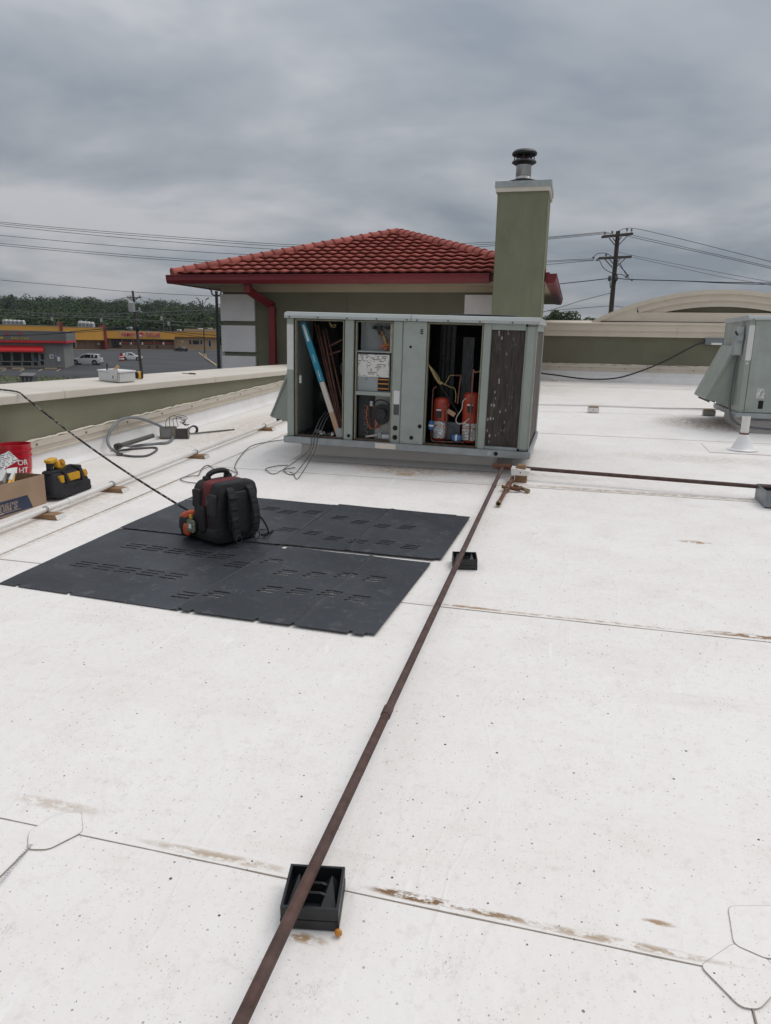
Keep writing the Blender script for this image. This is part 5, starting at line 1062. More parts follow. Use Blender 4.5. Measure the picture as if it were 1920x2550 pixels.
for k in range(5): MB().tube([cc + Vector(((.05 + .004 * k) * math.cos(t), .02 * math.sin(t) + .006 * k, (.045 + .003 * k) * math.sin(t))) for t in [i * math.pi / 9 for i in range(19)]], .005, 6).build('turn', WIREK, wc)
# black cable to the box on the back wall
cb_pix = [(60, 1138), (95, 1140), (200, 1153), (300, 1168), (400, 1178), (480, 1179), (560, 1175), (650, 1160), (800, 1110), (950, 1045), (1100, 965), (1150, 940), (1200, 925)]
ps = [aty(*Z5(*p), 17.68 + .15 * i / 12) for i, p in enumerate(cb_pix)]; ps[0:0] = [Vector((-2.2, 17.5, rz(17.5) + .03)), Vector((-1.4, 17.6, rz(17.6) + .05))]
for p in ps: p.z = max(p.z, rz(p.y) + .024)
tag(MB().tube(smooth_pts(ps, 5), .017, 8).build('black_cable', WIREK, None, org=ps[4], smooth=True), 'black cable drooping from the wall box down to the roof behind the units', 'cable')
jb = thing('junction_box', 'grey metal junction box under the back parapet moulding', 'junction box', aty(*Z5(1270, 935), 17.9)); j0, j1 = aty(*Z5(1205, 940), 17.90), aty(*Z5(1335, 897), 17.90)
MB().box(j0.x, j1.x, 17.80, 17.925, j0.z, j1.z).build('box', DKG, jb, bevel=.006); MB().box(j0.x + .13, j1.x - .03, 17.79, 17.80, j0.z + .0, j0.z + .045).build('cover_tab', PVC, jb)
for x in (.08, .28): MB().cyl((j0.x + x, 17.792, j1.z - .06), (j0.x + x, 17.80, j1.z - .06), .014, n=8).build('screw', SCREW, jb)
t = thing('conduit_block', 'small white block under the black cable near the back parapet', 'block', rp_(-.37, 17.62, 0), 'blocks under the conduit'); MB().box(-.44, -.30, 17.56, 17.66, rz(17.6) + .006, rz(17.6) + .075).build('block', PVC, t, bevel=.004)
# things lying on the coping
cbx = thing('switch_box', 'light grey electrical box lying on the parapet coping', 'electrical box', (-5.45, 7.95, 1.055)); LG = M('box_light_grey', (.58, .58, .57), .5, .06, 5, dirt=.2, dcol=(.35, .33, .3))
f0, f1, f2 = atz(*Z3(568, 62), 1.056), atz(*Z3(690, 76), 1.056), atz(*Z3(783, 68), 1.056); ex = (f2 - f1).normalized(); eh = .115
b0 = f1; lx = (f1 - f0).length; bk2 = (f0 - f1)
MB().hexa([f0, f1, f2, f2 + bk2] + [p + Vector((0, 0, eh)) for p in (f0, f1, f2, f2 + bk2)]).build('box', LG, cbx, bevel=.008)
MB().hexa([p + Vector((0, 0, eh + .001)) + (p - (f0 + f2) / 2) * .04 for p in (f0, f1, f2, f2 + bk2)] + [p + Vector((0, 0, eh + .018)) + (p - (f0 + f2) / 2) * .04 for p in (f0, f1, f2, f2 + bk2)]).build('lid', M('lid_white', (.70, .70, .70), .5, .04), cbx)
nrm = bk2.cross(UPV).normalized(); nrm = nrm if nrm.y < 0 else -nrm
mid = f0.lerp(f1, .75) + nrm * .012
MB().hexa([mid - bk2 * .16 + Vector((0, 0, .02)), mid + bk2 * .08 + Vector((0, 0, .03)), mid + bk2 * .08 - nrm * .012 + Vector((0, 0, .03)), mid - bk2 * .16 - nrm * .012 + Vector((0, 0, .02)), mid - bk2 * .22 + Vector((0, 0, .15)), mid + bk2 * .22 + Vector((0, 0, .15)), mid + bk2 * .22 - nrm * .012 + Vector((0, 0, .15)), mid - bk2 * .22 - nrm * .012 + Vector((0, 0, .15))]).build('hasp', LG, cbx, bevel=.004)
MB().cyl(mid + nrm * .003 + Vector((0, 0, .06)), mid + nrm * -.002 + Vector((0, 0, .06)), .02, n=12).build('lock_hole', CLIP, cbx); MB().cyl(f0.lerp(f1, .45) + Vector((0, 0, eh + .015)), f0.lerp(f1, .45) + Vector((0, .01, eh + .10)), .009, n=8).build('black_stub', BLK, cbx); MB().bar(mid + Vector((-.02, .06, eh + .02)), mid + Vector((.02, .10, eh + .075)), .04, .03).build('cork_plug', M('plug_tan', (.45, .30, .15), .7), cbx)
tm = thing('tape_measure', 'yellow and black tape measure standing on the coping beside the electrical box', 'tape measure', atz(*Z3(802, 55), 1.055)); tq = atz(*Z3(802, 55), 1.055)
MB().sup(tq + Vector((0, 0, .05)), (.05, .11, .10), .6, 18, 10).build('case', YEL, tm, smooth=True); MB().sup(tq + Vector((.005, .035, .05)), (.056, .06, .104), .6, 14, 10).build('bumper', BLK, tm, smooth=True); MB().sup(tq + Vector((-.005, -.045, .05)), (.056, .03, .09), .6, 14, 8).build('bumper', BLK, tm, smooth=True)
sq0, sq1 = atz(*Z3(1050, 22), 1.057), atz(*Z3(1125, 26), 1.057)
sdv = thing('screwdriver', 'thin dark screwdriver lying on the parapet coping', 'screwdriver', sq0); MB().cyl(sq0, sq0.lerp(sq1, .55), .005, n=8).build('shaft', BLK, sdv); MB().cyl(sq0.lerp(sq1, .55), sq1, .013, n=8).build('handle', BLK, sdv)
tag(MB().sup((0, 0, 0), (.014, .012, .012), .8, 8, 6).build('wire_nut', M('nut_red', (.35, .03, .02), .5), None), 'tiny red wire nut lying by the dark panels', 'wire nut').location = rp_(-.72, 5.06, .012)
# ---------------------------------------------------------------- ground, lots, hills
GZ0 = -3.45
def ld(p): return p.dot(RT), p.dot(HD)                       # lateral, depth
def gz(d, l=0):
    s = lambda a, b, x: (lambda t: t * t * (3 - 2 * t))(min(1, max(0, (x - a) / (b - a))))
    return GZ0 + 1.1 * s(150, 245, d)
def wp(l, d, z): return RT * l + HD * d + UPV * z
def gp_(px, py, d): p = far(px, py, d); l, _ = ld(p); return wp(l, d, gz(d))
ASPH = M('asphalt', (.040, .042, .046), .85, .18, .09, .1, 8, dirt=.35, dcol=(.065, .064, .063), stretch=(1, 2.5, 1)); GRASSM = M('grass', (.06, .075, .022), .95, .25, .6, .4, 6); CONC = M('concrete_walk', (.34, .30, .25), .9, .1, 1)
EARTH = M('ground_green', (.05, .06, .028), .95, .3, .02)
def sheet_ld(ls, ds, z, name, mat, sub=1):
    m = MB(); base = [wp(l, d, gz(d) + z) for d in ds for l in ls]; n = len(ls)
    m.add(base, [(j * n + i, j * n + i + 1, (j + 1) * n + i + 1, (j + 1) * n + i) for j in range(len(ds) - 1) for i in range(n - 1)]); return struct(m.build(name, mat))
dl = [-400, -100, 0, 60, 100] + list(range(150, 251, 5)) + [300, 600, 1200, 2500, 5000]
sheet_ld([-5000, -1500, -400, -200, -100, 0, 100, 400, 1500, 5000], dl, -.02, 'ground', EARTH)
sheet_ld([-190, -100, -20, 60], [d for d in dl if 0 <= d <= 250], .0, 'parking_lot', ASPH)
m = MB(); gl = [wp(-80, 74, gz(74) + .02), wp(gp_(60, 950, 76).dot(RT), 76, gz(76) + .02), wp(gp_(215, 938, 84).dot(RT), 84, gz(84) + .02), wp(gp_(150, 935, 88).dot(RT), 88, gz(88) + .02), wp(-80, 91, gz(91) + .02)]
m.add(gl, [(0, 1, 2, 3, 4)]); struct(m.build('grass_verge', GRASSM)); 
gr = MB(); rg = random.Random(4)
for _ in range(2500):
    t = rg.random(); l = -60 + 52 * rg.random(); d = 75 + 14 * rg.random()
    if l > gp_(205, 938, d).dot(RT): continue
    p = wp(l, d, gz(d) + .02); a = rg.random() * 3; v = Vector((math.cos(a), math.sin(a), 0)) * .05; gr.add([p - v, p + v, p + Vector((rg.uniform(-.05, .05), rg.uniform(-.05, .05), .10 + .12 * rg.random()))], [(0, 1, 2)])
o = gr.build('grass', GRASSM); o['kind'] = 'stuff'; o['label'] = 'short green grass of the verge below the parapet'; o['category'] = 'grass'
kb = MB().bar(wp(-70, 74.5, gz(74) + .07), wp(gp_(60, 955, 75.5).dot(RT), 75.5, gz(74) + .07), .3, .16); struct(kb.build('kerb', CONC))

class Fac:
    """a vertical facade through two pixels at given depths; local u along, w towards the camera, z up"""
    def __init__(s, pa, da, pb, db):
        s.o = far(pa, 860, da); s.o.z = 0; b = far(pb, 860, db); b.z = 0; s.e = (b - s.o).normalized(); s.len = (b - s.o).length
        s.n = Vector((s.e.y, -s.e.x, 0))
        if s.n.dot(HD) > 0: s.n = -s.n
    def tf(s, p): return s.o + s.e * p.x + s.n * p.y + UPV * p.z
    def uv(s, px, py, w=0):
        d = ray(px, py); q = s.o + s.n * w; t = (q - CAM).dot(s.n) / d.dot(s.n); p = CAM + d * t; return (p - s.o).dot(s.e), p.z
    def box(s, m, x0, y0, x1, y1, w0, w1):
        (u0, z1), (u1_, z0) = s.uv(x0, y0, w1), s.uv(x1, y1, w1); m.tf = s.tf; return m.box(u0, u1_, w0, w1, z0, z1)
    def part(s, name, mat, par, x0, y0, x1, y1, w0, w1): return s.box(MB(), x0, y0, x1, y1, w0, w1).build(name, mat, par)
OCH = M('fascia_ochre', (.68, .34, .055), .8, .06, .15); BRN = M('wall_brown', (.25, .165, .11), .85, .1, .3, .1, 4); TANW = M('wall_tan', (.36, .25, .15), .85, .06, .3); DGL = glassy('shop_glass', (.018, .02, .022)); REDT = M('trim_red', (.24, .03, .02), .6, .1); GRYW = M('wall_grey', (.23, .225, .215), .85, .06, .3, .1, 3); GRYF = M('fascia_grey', (.17, .168, .165), .8, .05, .2); AWN = M('awning_red', (.58, .02, .025), .6, .05); FRM = M('frame_grey', (.40, .40, .39), .5, .05); WINR = M('window_poster_red', (.33, .05, .03), .6, .15, 1); ROOFG = M('flat_roof', (.33, .32, .31), .9, .1, .1)
SIGNR = M('sign_red', (.55, .008, .015), .4, .03); SIGNW = M('sign_white', (.78, .76, .75), .5, .03); YELT = M('sign_yellow', (.55, .42, .06), .5, .05)
DF = 240.0
def store(pa, da, pb, db, ytop, yfb, ybase, name, label, cat, wallmat, depth=22, over=1.6, fas=OCH):
    f = Fac(pa, da, pb, db); xa, xb = pa, pb; mid = (pa + pb) / 2
    zt = f.uv(mid, ytop)[1]; zf = f.uv(mid, yfb)[1]; zb = min(f.uv(mid, ybase)[1], gz((da + db) / 2) - .1)
    t = thing(name, label, cat, f.tf(Vector((f.len / 2, 0, zb))))
    m = MB(f.tf); m.box(0, f.len, -depth, -over, zb - .5, zf + .6); m.build('wall', wallmat, t)
    m = MB(f.tf); m.box(0, f.len, -depth, .0, zf, zt); m.build('fascia', fas, t); MB(f.tf).box(-.1, f.len + .1, -depth - .1, .08, zt, zt + .12).build('parapet_cap', ROOFG, t)
    MB(f.tf).box(0, f.len, -over - .1, 2.2, zb - .3, zb + .14).build('sidewalk', CONC, t)
    return f, t, zt, zf, zb
# wing behind the workshop
f, t, zt, zf, zb = store(-110, 195, 157, 212, 809.5, 840, 866, 'shop_building', 'long ochre shop wing behind the red awning workshop', 'building', BRN); MB(f.tf).box(f.len - .5, f.len + .25, -3, .3, zf - .3, zt + 1.1).build('fire_wall', REDT, t)
f, t, zt, zf, zb = store(158, 212, 264, 222, 815.3, 846.5, 868, 'shop_building', 'ochre shop unit with brown boarded front behind the white estate car', 'building', BRN, over=2.2)
f.part('window', DGL, t, *ZL(1010, 712), *ZL(1060, 808), -2.25, -2.12); f.part('door', FRM, t, *ZL(1035, 712), *ZL(1062, 808), -2.12, -2.08)
for k in range(5): f.part('wall_post', REDT if k == 4 else BRN, t, *ZL(1090 + 78 * k, 705), *ZL(1098 + 78 * k, 820), -2.25, -2.08)
f.part('poster', SIGNW, t, *ZL(1350, 740), *ZL(1378, 770), -2.2, -2.05); MB(f.tf).box(f.len - .4, f.len + .3, -3, .3, zb, zt + .8).build('fire_wall', REDT, t)
# the sign store
f, t, zt, zf, zb = store(264, 222, 436, 232, 824.5, 844, 867.5, 'shop_building', 'ochre fronted shop with red and white letters and a round emblem', 'building', BRN, over=2.0)
f.part('entrance', M('entrance_dark', (.05, .028, .022), .6, .2), t, *ZM(-20, 735), *ZM(135, 872), -2.05, -1.93)
f.part('door', DGL, t, *ZM(25, 765), *ZM(68, 862), -1.93, -1.85)
for xa, xb in ((148, 300), (320, 610), (630, 910)):
    w_ = f.part('window', DGL, t, *ZM(xa, 745), *ZM(xb, 822), -2.05, -1.9); f.part('window_poster', WINR, w_, *ZM(xa + 5, 780), *ZM(xb - 8, 815), -1.9, -1.84)
    for k in range(3): f.part('window_bar', BRN, w_, *ZM(xa + (xb - xa) * (k + .5) / 3, 745), *ZM(xa + (xb - xa) * (k + .5) / 3 + 5, 822), -1.9, -1.82)
for x in (110, 270, 440, 752): f.part('column_sign', SIGNW, t, *ZM(x, 788), *ZM(x + 16, 822), -1.9, .0)
for x in (138, 305, 615, 915): f.part('column', BRN, t, *ZM(x, 735), *ZM(x + 12, 880), -.5, -.1)
for x in (532, 655): f.part('trash_can', BLK, t, *ZM(x, 835), *ZM(x + 26, 880), .5, 1.1)
def sign_text(fac, txt, px0, px1, py0, py1, par):
    (u0, z0), (u1_, z1) = fac.uv(px0, py1, .1), fac.uv(px1, py0, .1)
    for off, mat_, w_, nm in ((.055, SIGNW, .12, 'letter_backing'), (.018, SIGNR, .26, 'sign_letters')):
        me = text_mesh(txt, 1.0, .02, off, 0, space=1.12 if off < .03 else 1.12); xs = [v.co.x for v in me.vertices]; ys = [v.co.y for v in me.vertices]; a, b, c, d = min(xs), max(xs), min(ys), max(ys); e = 0 if off < .03 else .12
        put_mesh(me, nm, mat_, par, lambda v: fac.tf(Vector((u0 - e + (v.x - a) / (b - a) * (u1_ - u0 + 2 * e), w_ + v.z * 2, z0 - e + (v.y - c) / (d - c) * (z1 - z0 + 2 * e)))))
sign_text(f, 'FAMILY', *[ZM(135, 0)[0], ZM(345, 0)[0], ZM(0, 642)[1], ZM(0, 697)[1]], t); sign_text(f, 'DOLLAR', *[ZM(492, 0)[0], ZM(710, 0)[0], ZM(0, 646)[1], ZM(0, 703)[1]], t)
eu, ezz = f.uv(*ZM(425, 676), .15); er = abs(f.uv(*ZM(463, 676), .15)[0] - eu)
def disc(fac, u, z, r, w0, w1, nm, mat_, par, a0=0, a1=360):
    n = 24; pts = [(u + r * math.cos(R_(a0 + (a1 - a0) * i / n)), z + r * math.sin(R_(a0 + (a1 - a0) * i / n))) for i in range(n + (a1 - a0 < 360))]
    m = MB(fac.tf); m.prism(pts, 1, w0, w1); return m.build(nm, mat_, par)
disc(f, eu, ezz, er * 1.08, .0, .14, 'emblem_rim', SIGNW, t); disc(f, eu, ezz, er, .14, .24, 'emblem', SIGNR, t)
for du, s_ in ((-.55, .42), (-.2, .34), (.25, .26)): disc(f, eu + du * er, ezz - er * .15, er * s_ * .55, .24, .3, 'emblem_figure', SIGNW, t); f_ = MB(f.tf); f_.box(eu + du * er - er * s_ * .45, eu + du * er + er * s_ * .45, .24, .29, ezz - er * .8 * (1 - abs(du) * .3), ezz - er * .2); f_.build('emblem_figure', SIGNW, t)
MB(f.tf).box(-.25, .25, -2, .25, zb, zt + .6).build('fire_wall', REDT, t)
# right wing
f, t, zt, zf, zb = store(436, 232, 545, 236, 825.5, 839.5, 865, 'shop_building', 'tan shop unit with a wide dark window behind the black saloon', 'building', TANW, over=1.2)
for xa, xb in ((1135, 1172), (1185, 1288), (1298, 1335)): w_ = f.part('window', FRM, t, *ZM(xa, 752), *ZM(xb, 826), -1.3, -1.12); f.part('pane', DGL, w_, *ZM(xa + 3, 757), *ZM(xb - 3, 820), -1.12, -1.08)
w_ = f.part('door', FRM, t, *ZM(1412, 748), *ZM(1470, 858), -1.3, -1.1); f.part('pane', DGL, w_, *ZM(1424, 758), *ZM(1460, 850), -1.1, -1.05); f.part('wall_sign', SIGNW, t, *ZM(1028, 762), *ZM(1046, 785), -1.3, -1.1)
MB(f.tf).box(f.uv(*ZM(1075, 600))[0], f.len, -12, -6, zt, zt + f.uv(*ZM(1075, 578))[1] - f.uv(*ZM(1075, 618))[1]).build('upper_wall', TANW, t)
# units on the shop roofs
def hvac(px0, px1, pyt, pyb, d, label):
    a, b = far(px0, pyb, d), far(px1, pyt, d); t = thing('roof_condenser', label, 'condenser', a, 'condensers on the shop roofs'); wdt = (b - a).dot(RT); h = b.z - a.z
    tf = lambda p: a + RT * p.x + HD * p.y + UPV * p.z
    MB(tf).box(0, wdt, 0, 1.5, 0, h * .72).build('cabinet', FRM, t); m = MB(tf); m.prism([(0, h * .72), (wdt, h * .72), (wdt * .8, h), (wdt * .2, h)], 1, .2, 1.2); m.build('hood', PVC, t); MB(tf).box(wdt * .15, wdt * .85, -.03, .0, h * .12, h * .6).build('grille', GRYF, t)
for k in range(5): hvac(*[(ZL(35 + 58 * k, 0)[0]), ZL(85 + 58 * k, 0)[0], ZL(0, 418 + 3 * k)[1], ZL(0, 487)[1]], 206, 'small grey condenser in the row on the long ochre wing roof')
for k in range(4): hvac(*[(ZL(1080 + 52 * k, 0)[0]), ZL(1128 + 52 * k, 0)[0], ZL(0, 438 + 5 * k)[1], ZL(0, 529)[1]], 222, 'small pale condenser in the row above the boarded shop front')
for x0, x1, y0, y1, lb in ((1255, 1340, 580, 622, 'pale condenser with a tall hood on the tan shop roof'), (1408, 1475, 575, 622, 'dark grilled condenser at the end of the tan shop roof'), (955, 1010, 595, 620, 'low white condenser above the emblem shop'), (210, 275, 553, 595, 'white condenser behind the red letter fascia')): hvac(ZM(x0, 0)[0], ZM(x1, 0)[0], ZM(0, y0)[1], ZM(0, y1)[1], 246, lb)

# ---------------------------------------------------------------- workshop with the red awning
f = Fac(-75, 108, 158, 112); zt = f.uv(60, 824.5)[1]; zs = f.uv(60, 853)[1]; zb = gz(110) - .1
t = thing('workshop', 'grey workshop with red awning, red stripe and yellow letters, next to the white estate car', 'building', f.tf(Vector((f.len / 2, 0, zb)))); dp = 15
MB(f.tf).box(0, f.len, -dp, 0, zb - .5, zs).build('wall', GRYW, t); MB(f.tf).box(-.3, f.len + .5, -dp - .5, .6, zs + .32, zt).build('fascia', GRYF, t); MB(f.tf).box(-.35, f.len + .55, -dp - .55, .65, zs, zs + .315).build('stripe', REDT if False else AWN, t); MB(f.tf).box(-.35, f.len + .55, -dp - .55, .65, zt, zt + .1).build('roof_edge', ROOFG, t)
u0, za = f.uv(*ZL(0, 775)); u1_, zc = f.uv(*ZL(597, 865), 1.2)
m = MB(f.tf); m.prism([(0.0, za), (1.2, zc + .15), (1.2, zc - .1), (0, zc - .1)], 0, 0, u1_); m.build('awning', AWN, t)
for xa, xb in ((-240, -140), (-135, 12), (18, 155), (168, 300), (312, 440), (462, 530)):
    w_ = f.part('window', FRM, t, *ZL(xa, 862), *ZL(xb, 1062), -.1, .06); f.part('pane', DGL, w_, *ZL(xa + 5, 866), *ZL(xb - 4, 996), .06, .1); f.part('pane', DGL, w_, *ZL(xa + 5, 1006), *ZL(xb - 4, 1058), .06, .1)
f.part('window_sign', M('sign_blue', (.03, .09, .22), .5), t, *ZL(468, 960), *ZL(514, 992), .1, .14)
w_ = f.part('door', FRM, t, *ZL(538, 880), *ZL(620, 1058), -.1, .08); f.part('pane', DGL, w_, *ZL(556, 896), *ZL(612, 976), .08, .12); f.part('pane', DGL, w_, *ZL(556, 988), *ZL(612, 1050), .08, .12)
f.part('notice', SIGNW, t, *ZL(682, 905), *ZL(742, 960), 0, .08); f.part('notice', M('sign_blue', (.03, .09, .22), .5), t, *ZL(700, 918), *ZL(730, 945), .08, .11); f.part('notice', M('notice_lilac', (.26, .28, .36), .6), t, *ZL(750, 910), *ZL(792, 950), 0, .08); f.part('meter_box', SIGNW, t, *ZL(790, 938), *ZL(832, 1000), 0, .25)
f.part('stem_wall', CONC, t, *ZL(-400, 1062), *ZL(880, 1085), 0, .12)
sf = Fac(158, 112, 177.5, 127)
for k in range(4): sf.part('pilaster', GRYW, t, *ZL(900 + 22 * k, 762), *ZL(912 + 22 * k, 1040 - 8 * k), -.1, .3)
put_mesh(text_mesh('Auto Care', 1.0, .03, .02), 'sign_letters', YELT, t, lambda v: f.tf(Vector((f.uv(*ZL(150, 695), .7)[0] + v.x * (f.uv(*ZL(410, 695), .7)[0] - f.uv(*ZL(150, 695), .7)[0]) / 4.5, .66 + v.z, f.uv(*ZL(150, 694), .7)[1] + v.y * (f.uv(*ZL(150, 658), .7)[1] - f.uv(*ZL(150, 694), .7)[1]) / .72))))
for x0 in (-80, 0): f.part('letter_stub', YELT, t, *ZL(x0, 660), *ZL(x0 + 45, 690), .6, .7)
for x in (92, 275): f.part('sign_lamp', AWN, t, *ZL(x - 15, 600), *ZL(x + 15, 630), .6, 1.0)
for xa, ya, xb, yb in ((625, 1000, 850, 1025), (625, 1062, 850, 1085)): a = f.uv(*ZL(xa, ya), 1.2); b = f.uv(*ZL(xb, yb), 1.2); MB(f.tf).bar((a[0], 1.2, a[1]), (b[0], 1.2, b[1]), .06).build('handrail', GRYF, t)
for x in (625, 700, 775, 850): a = f.uv(*ZL(x, 1005), 1.2); MB(f.tf).bar((a[0], 1.2, gz(110)), (a[0], 1.2, a[1]), .06).build('handrail_post', GRYF, t)
YK = M('stop_tan', (.50, .38, .22), .8, .1)
for xa, xb in ((-150, 75), (165, 335), (620, 790)): a = f.uv(*ZL(xa, 1095), 2.5); b = f.uv(*ZL(xb, 1095), 2.5); o = MB(f.tf).box(a[0], b[0], 2.4, 2.65, gz(106), gz(106) + .18).build('wheel_stop', YK, None, org=f.tf(Vector((a[0], 2.5, gz(106))))); tag(o, 'tan concrete wheel stop in front of the red awning workshop', 'wheel stop', 'wheel stops by the workshop')
for xa, xb in ((30, 90), (275, 335), (535, 590), (785, 840)):
    a = f.uv(*ZL(xb, 1105), 3); pa_ = atz(*ZL(xb, 1105), gz(100)); pb_ = atz(*ZL(xa, 1135), gz(100)); d_ = (pb_ - pa_).normalized(); s_ = d_.cross(UPV) * .07
    o = MB().add([pa_ - s_ + UPV * .02, pa_ + s_ + UPV * .02, pb_ + s_ + UPV * .02, pb_ - s_ + UPV * .02], [(0, 1, 2, 3)]).build('bay_line', YELT if False else YK); struct(o)
for k, x in enumerate((925, 945, 968)): b0_ = atz(*ZL(x, 1040), gz(118)); o = MB().tube([b0_, b0_ + UPV * 1.05, b0_ + UPV * 1.13], [.13, .13, .03], 10).build('bollard', AWN, None, org=b0_, smooth=True); tag(o, 'red bollard beside the grey workshop end wall', 'bollard', 'red bollards by the workshop')

# ---------------------------------------------------------------- cars
TYRE = M('tyre', (.012, .012, .012), .9, .1); RIM = M('rim', (.35, .35, .36), .35, .1, metal=.6); CGL = glassy('car_glass', (.012, .014, .016)); LAMPR = M('tail_red', (.30, .01, .01), .3, .1); LAMPW = M('head_lamp', (.6, .6, .6), .2, .05)
def car(name, label, mat, L_, W_, H_, pos, yaw_, st, belt, gh, wr=.36):
    """st: stations (x, half width, z bottom, z belt, z roof, half roof width) as fractions"""
    t = thing(name, label, 'car', pos, local=True, rot=(0, 0, yaw_)); m = MB(); n = len(st); vs = []
    for x, wd, zb_, zl, zr2, rw in st: vs += [(x * L_, -wd * W_ / 2, zb_ * H_), (x * L_, -wd * W_ / 2 * 1.0, zl * H_ * .62), (x * L_, -wd * W_ / 2 * .96, zl * H_), (x * L_, -rw * W_ / 2, zr2 * H_), (x * L_, rw * W_ / 2, zr2 * H_), (x * L_, wd * W_ / 2 * .96, zl * H_), (x * L_, wd * W_ / 2, zl * H_ * .62), (x * L_, wd * W_ / 2, zb_ * H_)]
    m.add(vs, [(i * 8 + k, i * 8 + (k + 1) % 8, i * 8 + 8 + (k + 1) % 8, i * 8 + 8 + k) for i in range(n - 1) for k in range(8)] + [tuple(range(8))[::-1], tuple(range(8 * n - 8, 8 * n))])
    body = m.build('body', mat, t, bevel=.02, smooth=True)
    def lerp_st(x):
        for a, b in zip(st, st[1:]):
            if a[0] <= x <= b[0]: k = (x - a[0]) / (b[0] - a[0]); return [p + (q - p) * k for p, q in zip(a, b)]
    for xa, xb in gh:
        for sgn in (-1, 1):
            q = []
            for x, k in ((xa, .10), (xb, .10), (xb - (.0 if xb > 0 else 0), .86), (xa, .86)):
                _, wd, _, zl, zr2, rw = lerp_st(x); hw = (wd * .96 * (1 - k) + rw * k) * W_ / 2 + .012; q.append((x * L_, sgn * hw, (zl + (zr2 - zl) * k) * H_))
            m = MB().hexa(q + [(p[0], p[1] - sgn * .03, p[2]) for p in q]); m.build('side_window', CGL, t)
    for (xa, xb) in belt:
        a, b = lerp_st(xa), lerp_st(xb); q = []
        for s_, k in ((a, .0), (b, 0)): q.append(s_)
        lo, hi = (a, b); pts = [(lo[0] * L_, -lo[5] * W_ / 2 * .95, lo[4] * H_), (lo[0] * L_, lo[5] * W_ / 2 * .95, lo[4] * H_), (hi[0] * L_, hi[5] * W_ / 2 * .92, hi[4] * H_), (hi[0] * L_, -hi[5] * W_ / 2 * .92, hi[4] * H_)]
        nn = (Vector(pts[1]) - Vector(pts[0])).cross(Vector(pts[3]) - Vector(pts[0])).normalized(); nn = nn if nn.z > 0 else -nn
        MB().hexa([Vector(p) + nn * .015 for p in pts] + [Vector(p) - nn * .02 for p in pts]).build('windscreen' if xa < 0 else 'rear_window', CGL, t)
    for x in (-.31, .30):
        for sgn in (-1, 1):
            y = sgn * (W_ / 2 - .10); w1 = MB().cyl((x * L_, y - .11, wr), (x * L_, y + .11, wr), wr, n=20).build('wheel', TYRE, t, smooth=True); MB().cyl((x * L_, y + sgn * .10, wr), (x * L_, y + sgn * .118, wr), wr * .66, n=16).build('rim', RIM, w1); MB().cyl((x * L_, y - .10, wr + .03), (x * L_, y + sgn * .105, wr + .03), wr * 1.17, n=20).build('wheel_arch', HOLE, t)
    for sgn in (-1, 1):
        a = st[0]; MB().box(-.505 * L_, -.46 * L_, sgn * W_ * .30 - .16, sgn * W_ * .30 + .16, .42 * H_, .49 * H_).build('headlight', LAMPW, t); MB().box(.475 * L_, .506 * L_, sgn * W_ * .38 - .10, sgn * W_ * .38 + .10, .45 * H_, .60 * H_).build('tail_light', LAMPR, t)
    MB().box(-.50 * L_, .50 * L_, -W_ * .47, W_ * .47, .14 * H_, .22 * H_).build('sill', TYRE, t); return t
SUVS = [(-.5, .80, .22, .42, .47, .70), (-.47, .93, .16, .50, .54, .80), (-.30, 1, .14, .56, .60, .84), (-.235, 1, .14, .57, .61, .84), (-.10, 1, .14, .585, .95, .74), (.02, 1, .14, .585, 1, .76), (.30, 1, .14, .585, .985, .75), (.44, .98, .15, .585, .93, .72), (.485, .94, .17, .57, .66, .76), (.5, .88, .24, .52, .56, .74)]
CROS = [(-.5, .78, .24, .40, .44, .66), (-.46, .92, .17, .48, .54, .78), (-.28, 1, .15, .56, .61, .82), (-.22, 1, .15, .57, .63, .82), (-.05, 1, .15, .60, .96, .70), (.08, 1, .15, .61, 1, .71), (.26, 1, .15, .625, .96, .68), (.42, .97, .17, .64, .80, .66), (.48, .92, .20, .60, .66, .74), (.5, .85, .28, .5, .56, .70)]
SEDS = [(-.5, .80, .22, .42, .47, .70), (-.45, .93, .15, .52, .57, .78), (-.25, 1, .13, .60, .65, .80), (-.17, 1, .13, .62, .68, .80), (-.02, 1, .13, .64, .97, .64), (.10, 1, .13, .64, 1, .64), (.22, 1, .13, .65, .95, .62), (.38, .98, .14, .66, .74, .72), (.47, .94, .16, .62, .70, .74), (.5, .88, .26, .5, .6, .70)]
CWH = M('car_white', (.62, .62, .62), .25, .03); CBK = M('car_black', (.012, .013, .015), .2, .1)
view = lambda p: math.atan2(p.y, p.x)
def place(px0, px1, py, d): p = gp_((px0 + px1) / 2, py, d); return p
p = place(180, 253, 902, 128); ha = math.atan2(RT.y, RT.x)
car('estate_car', 'white full size estate car parked beyond the grey workshop', CWH, 5.3, 2.0, 1.9, p, ha + R_(4), SUVS, ((-.235, -.10), (.44, .485)), ((-.17, -.03), (-.02, .18), (.20, .40)), .40)
p = place(302, 354, 896, 155); car('hatchback_car', 'white crossover car parked behind the leaning utility pole', CWH, 4.45, 1.85, 1.66, p, ha + math.pi + R_(12), CROS, ((-.22, -.05), (.28, .44)), ((-.14, .06), (.08, .26)), .36)
p = place(434, 466, 869, 218); car('saloon_car', 'black saloon car parked outside the tan shop unit', CBK, 4.8, 1.85, 1.45, p, ha + math.pi * .5 + R_(-128), SEDS, ((-.17, -.02), (.22, .38)), ((-.11, .08), (.10, .30)), .34)
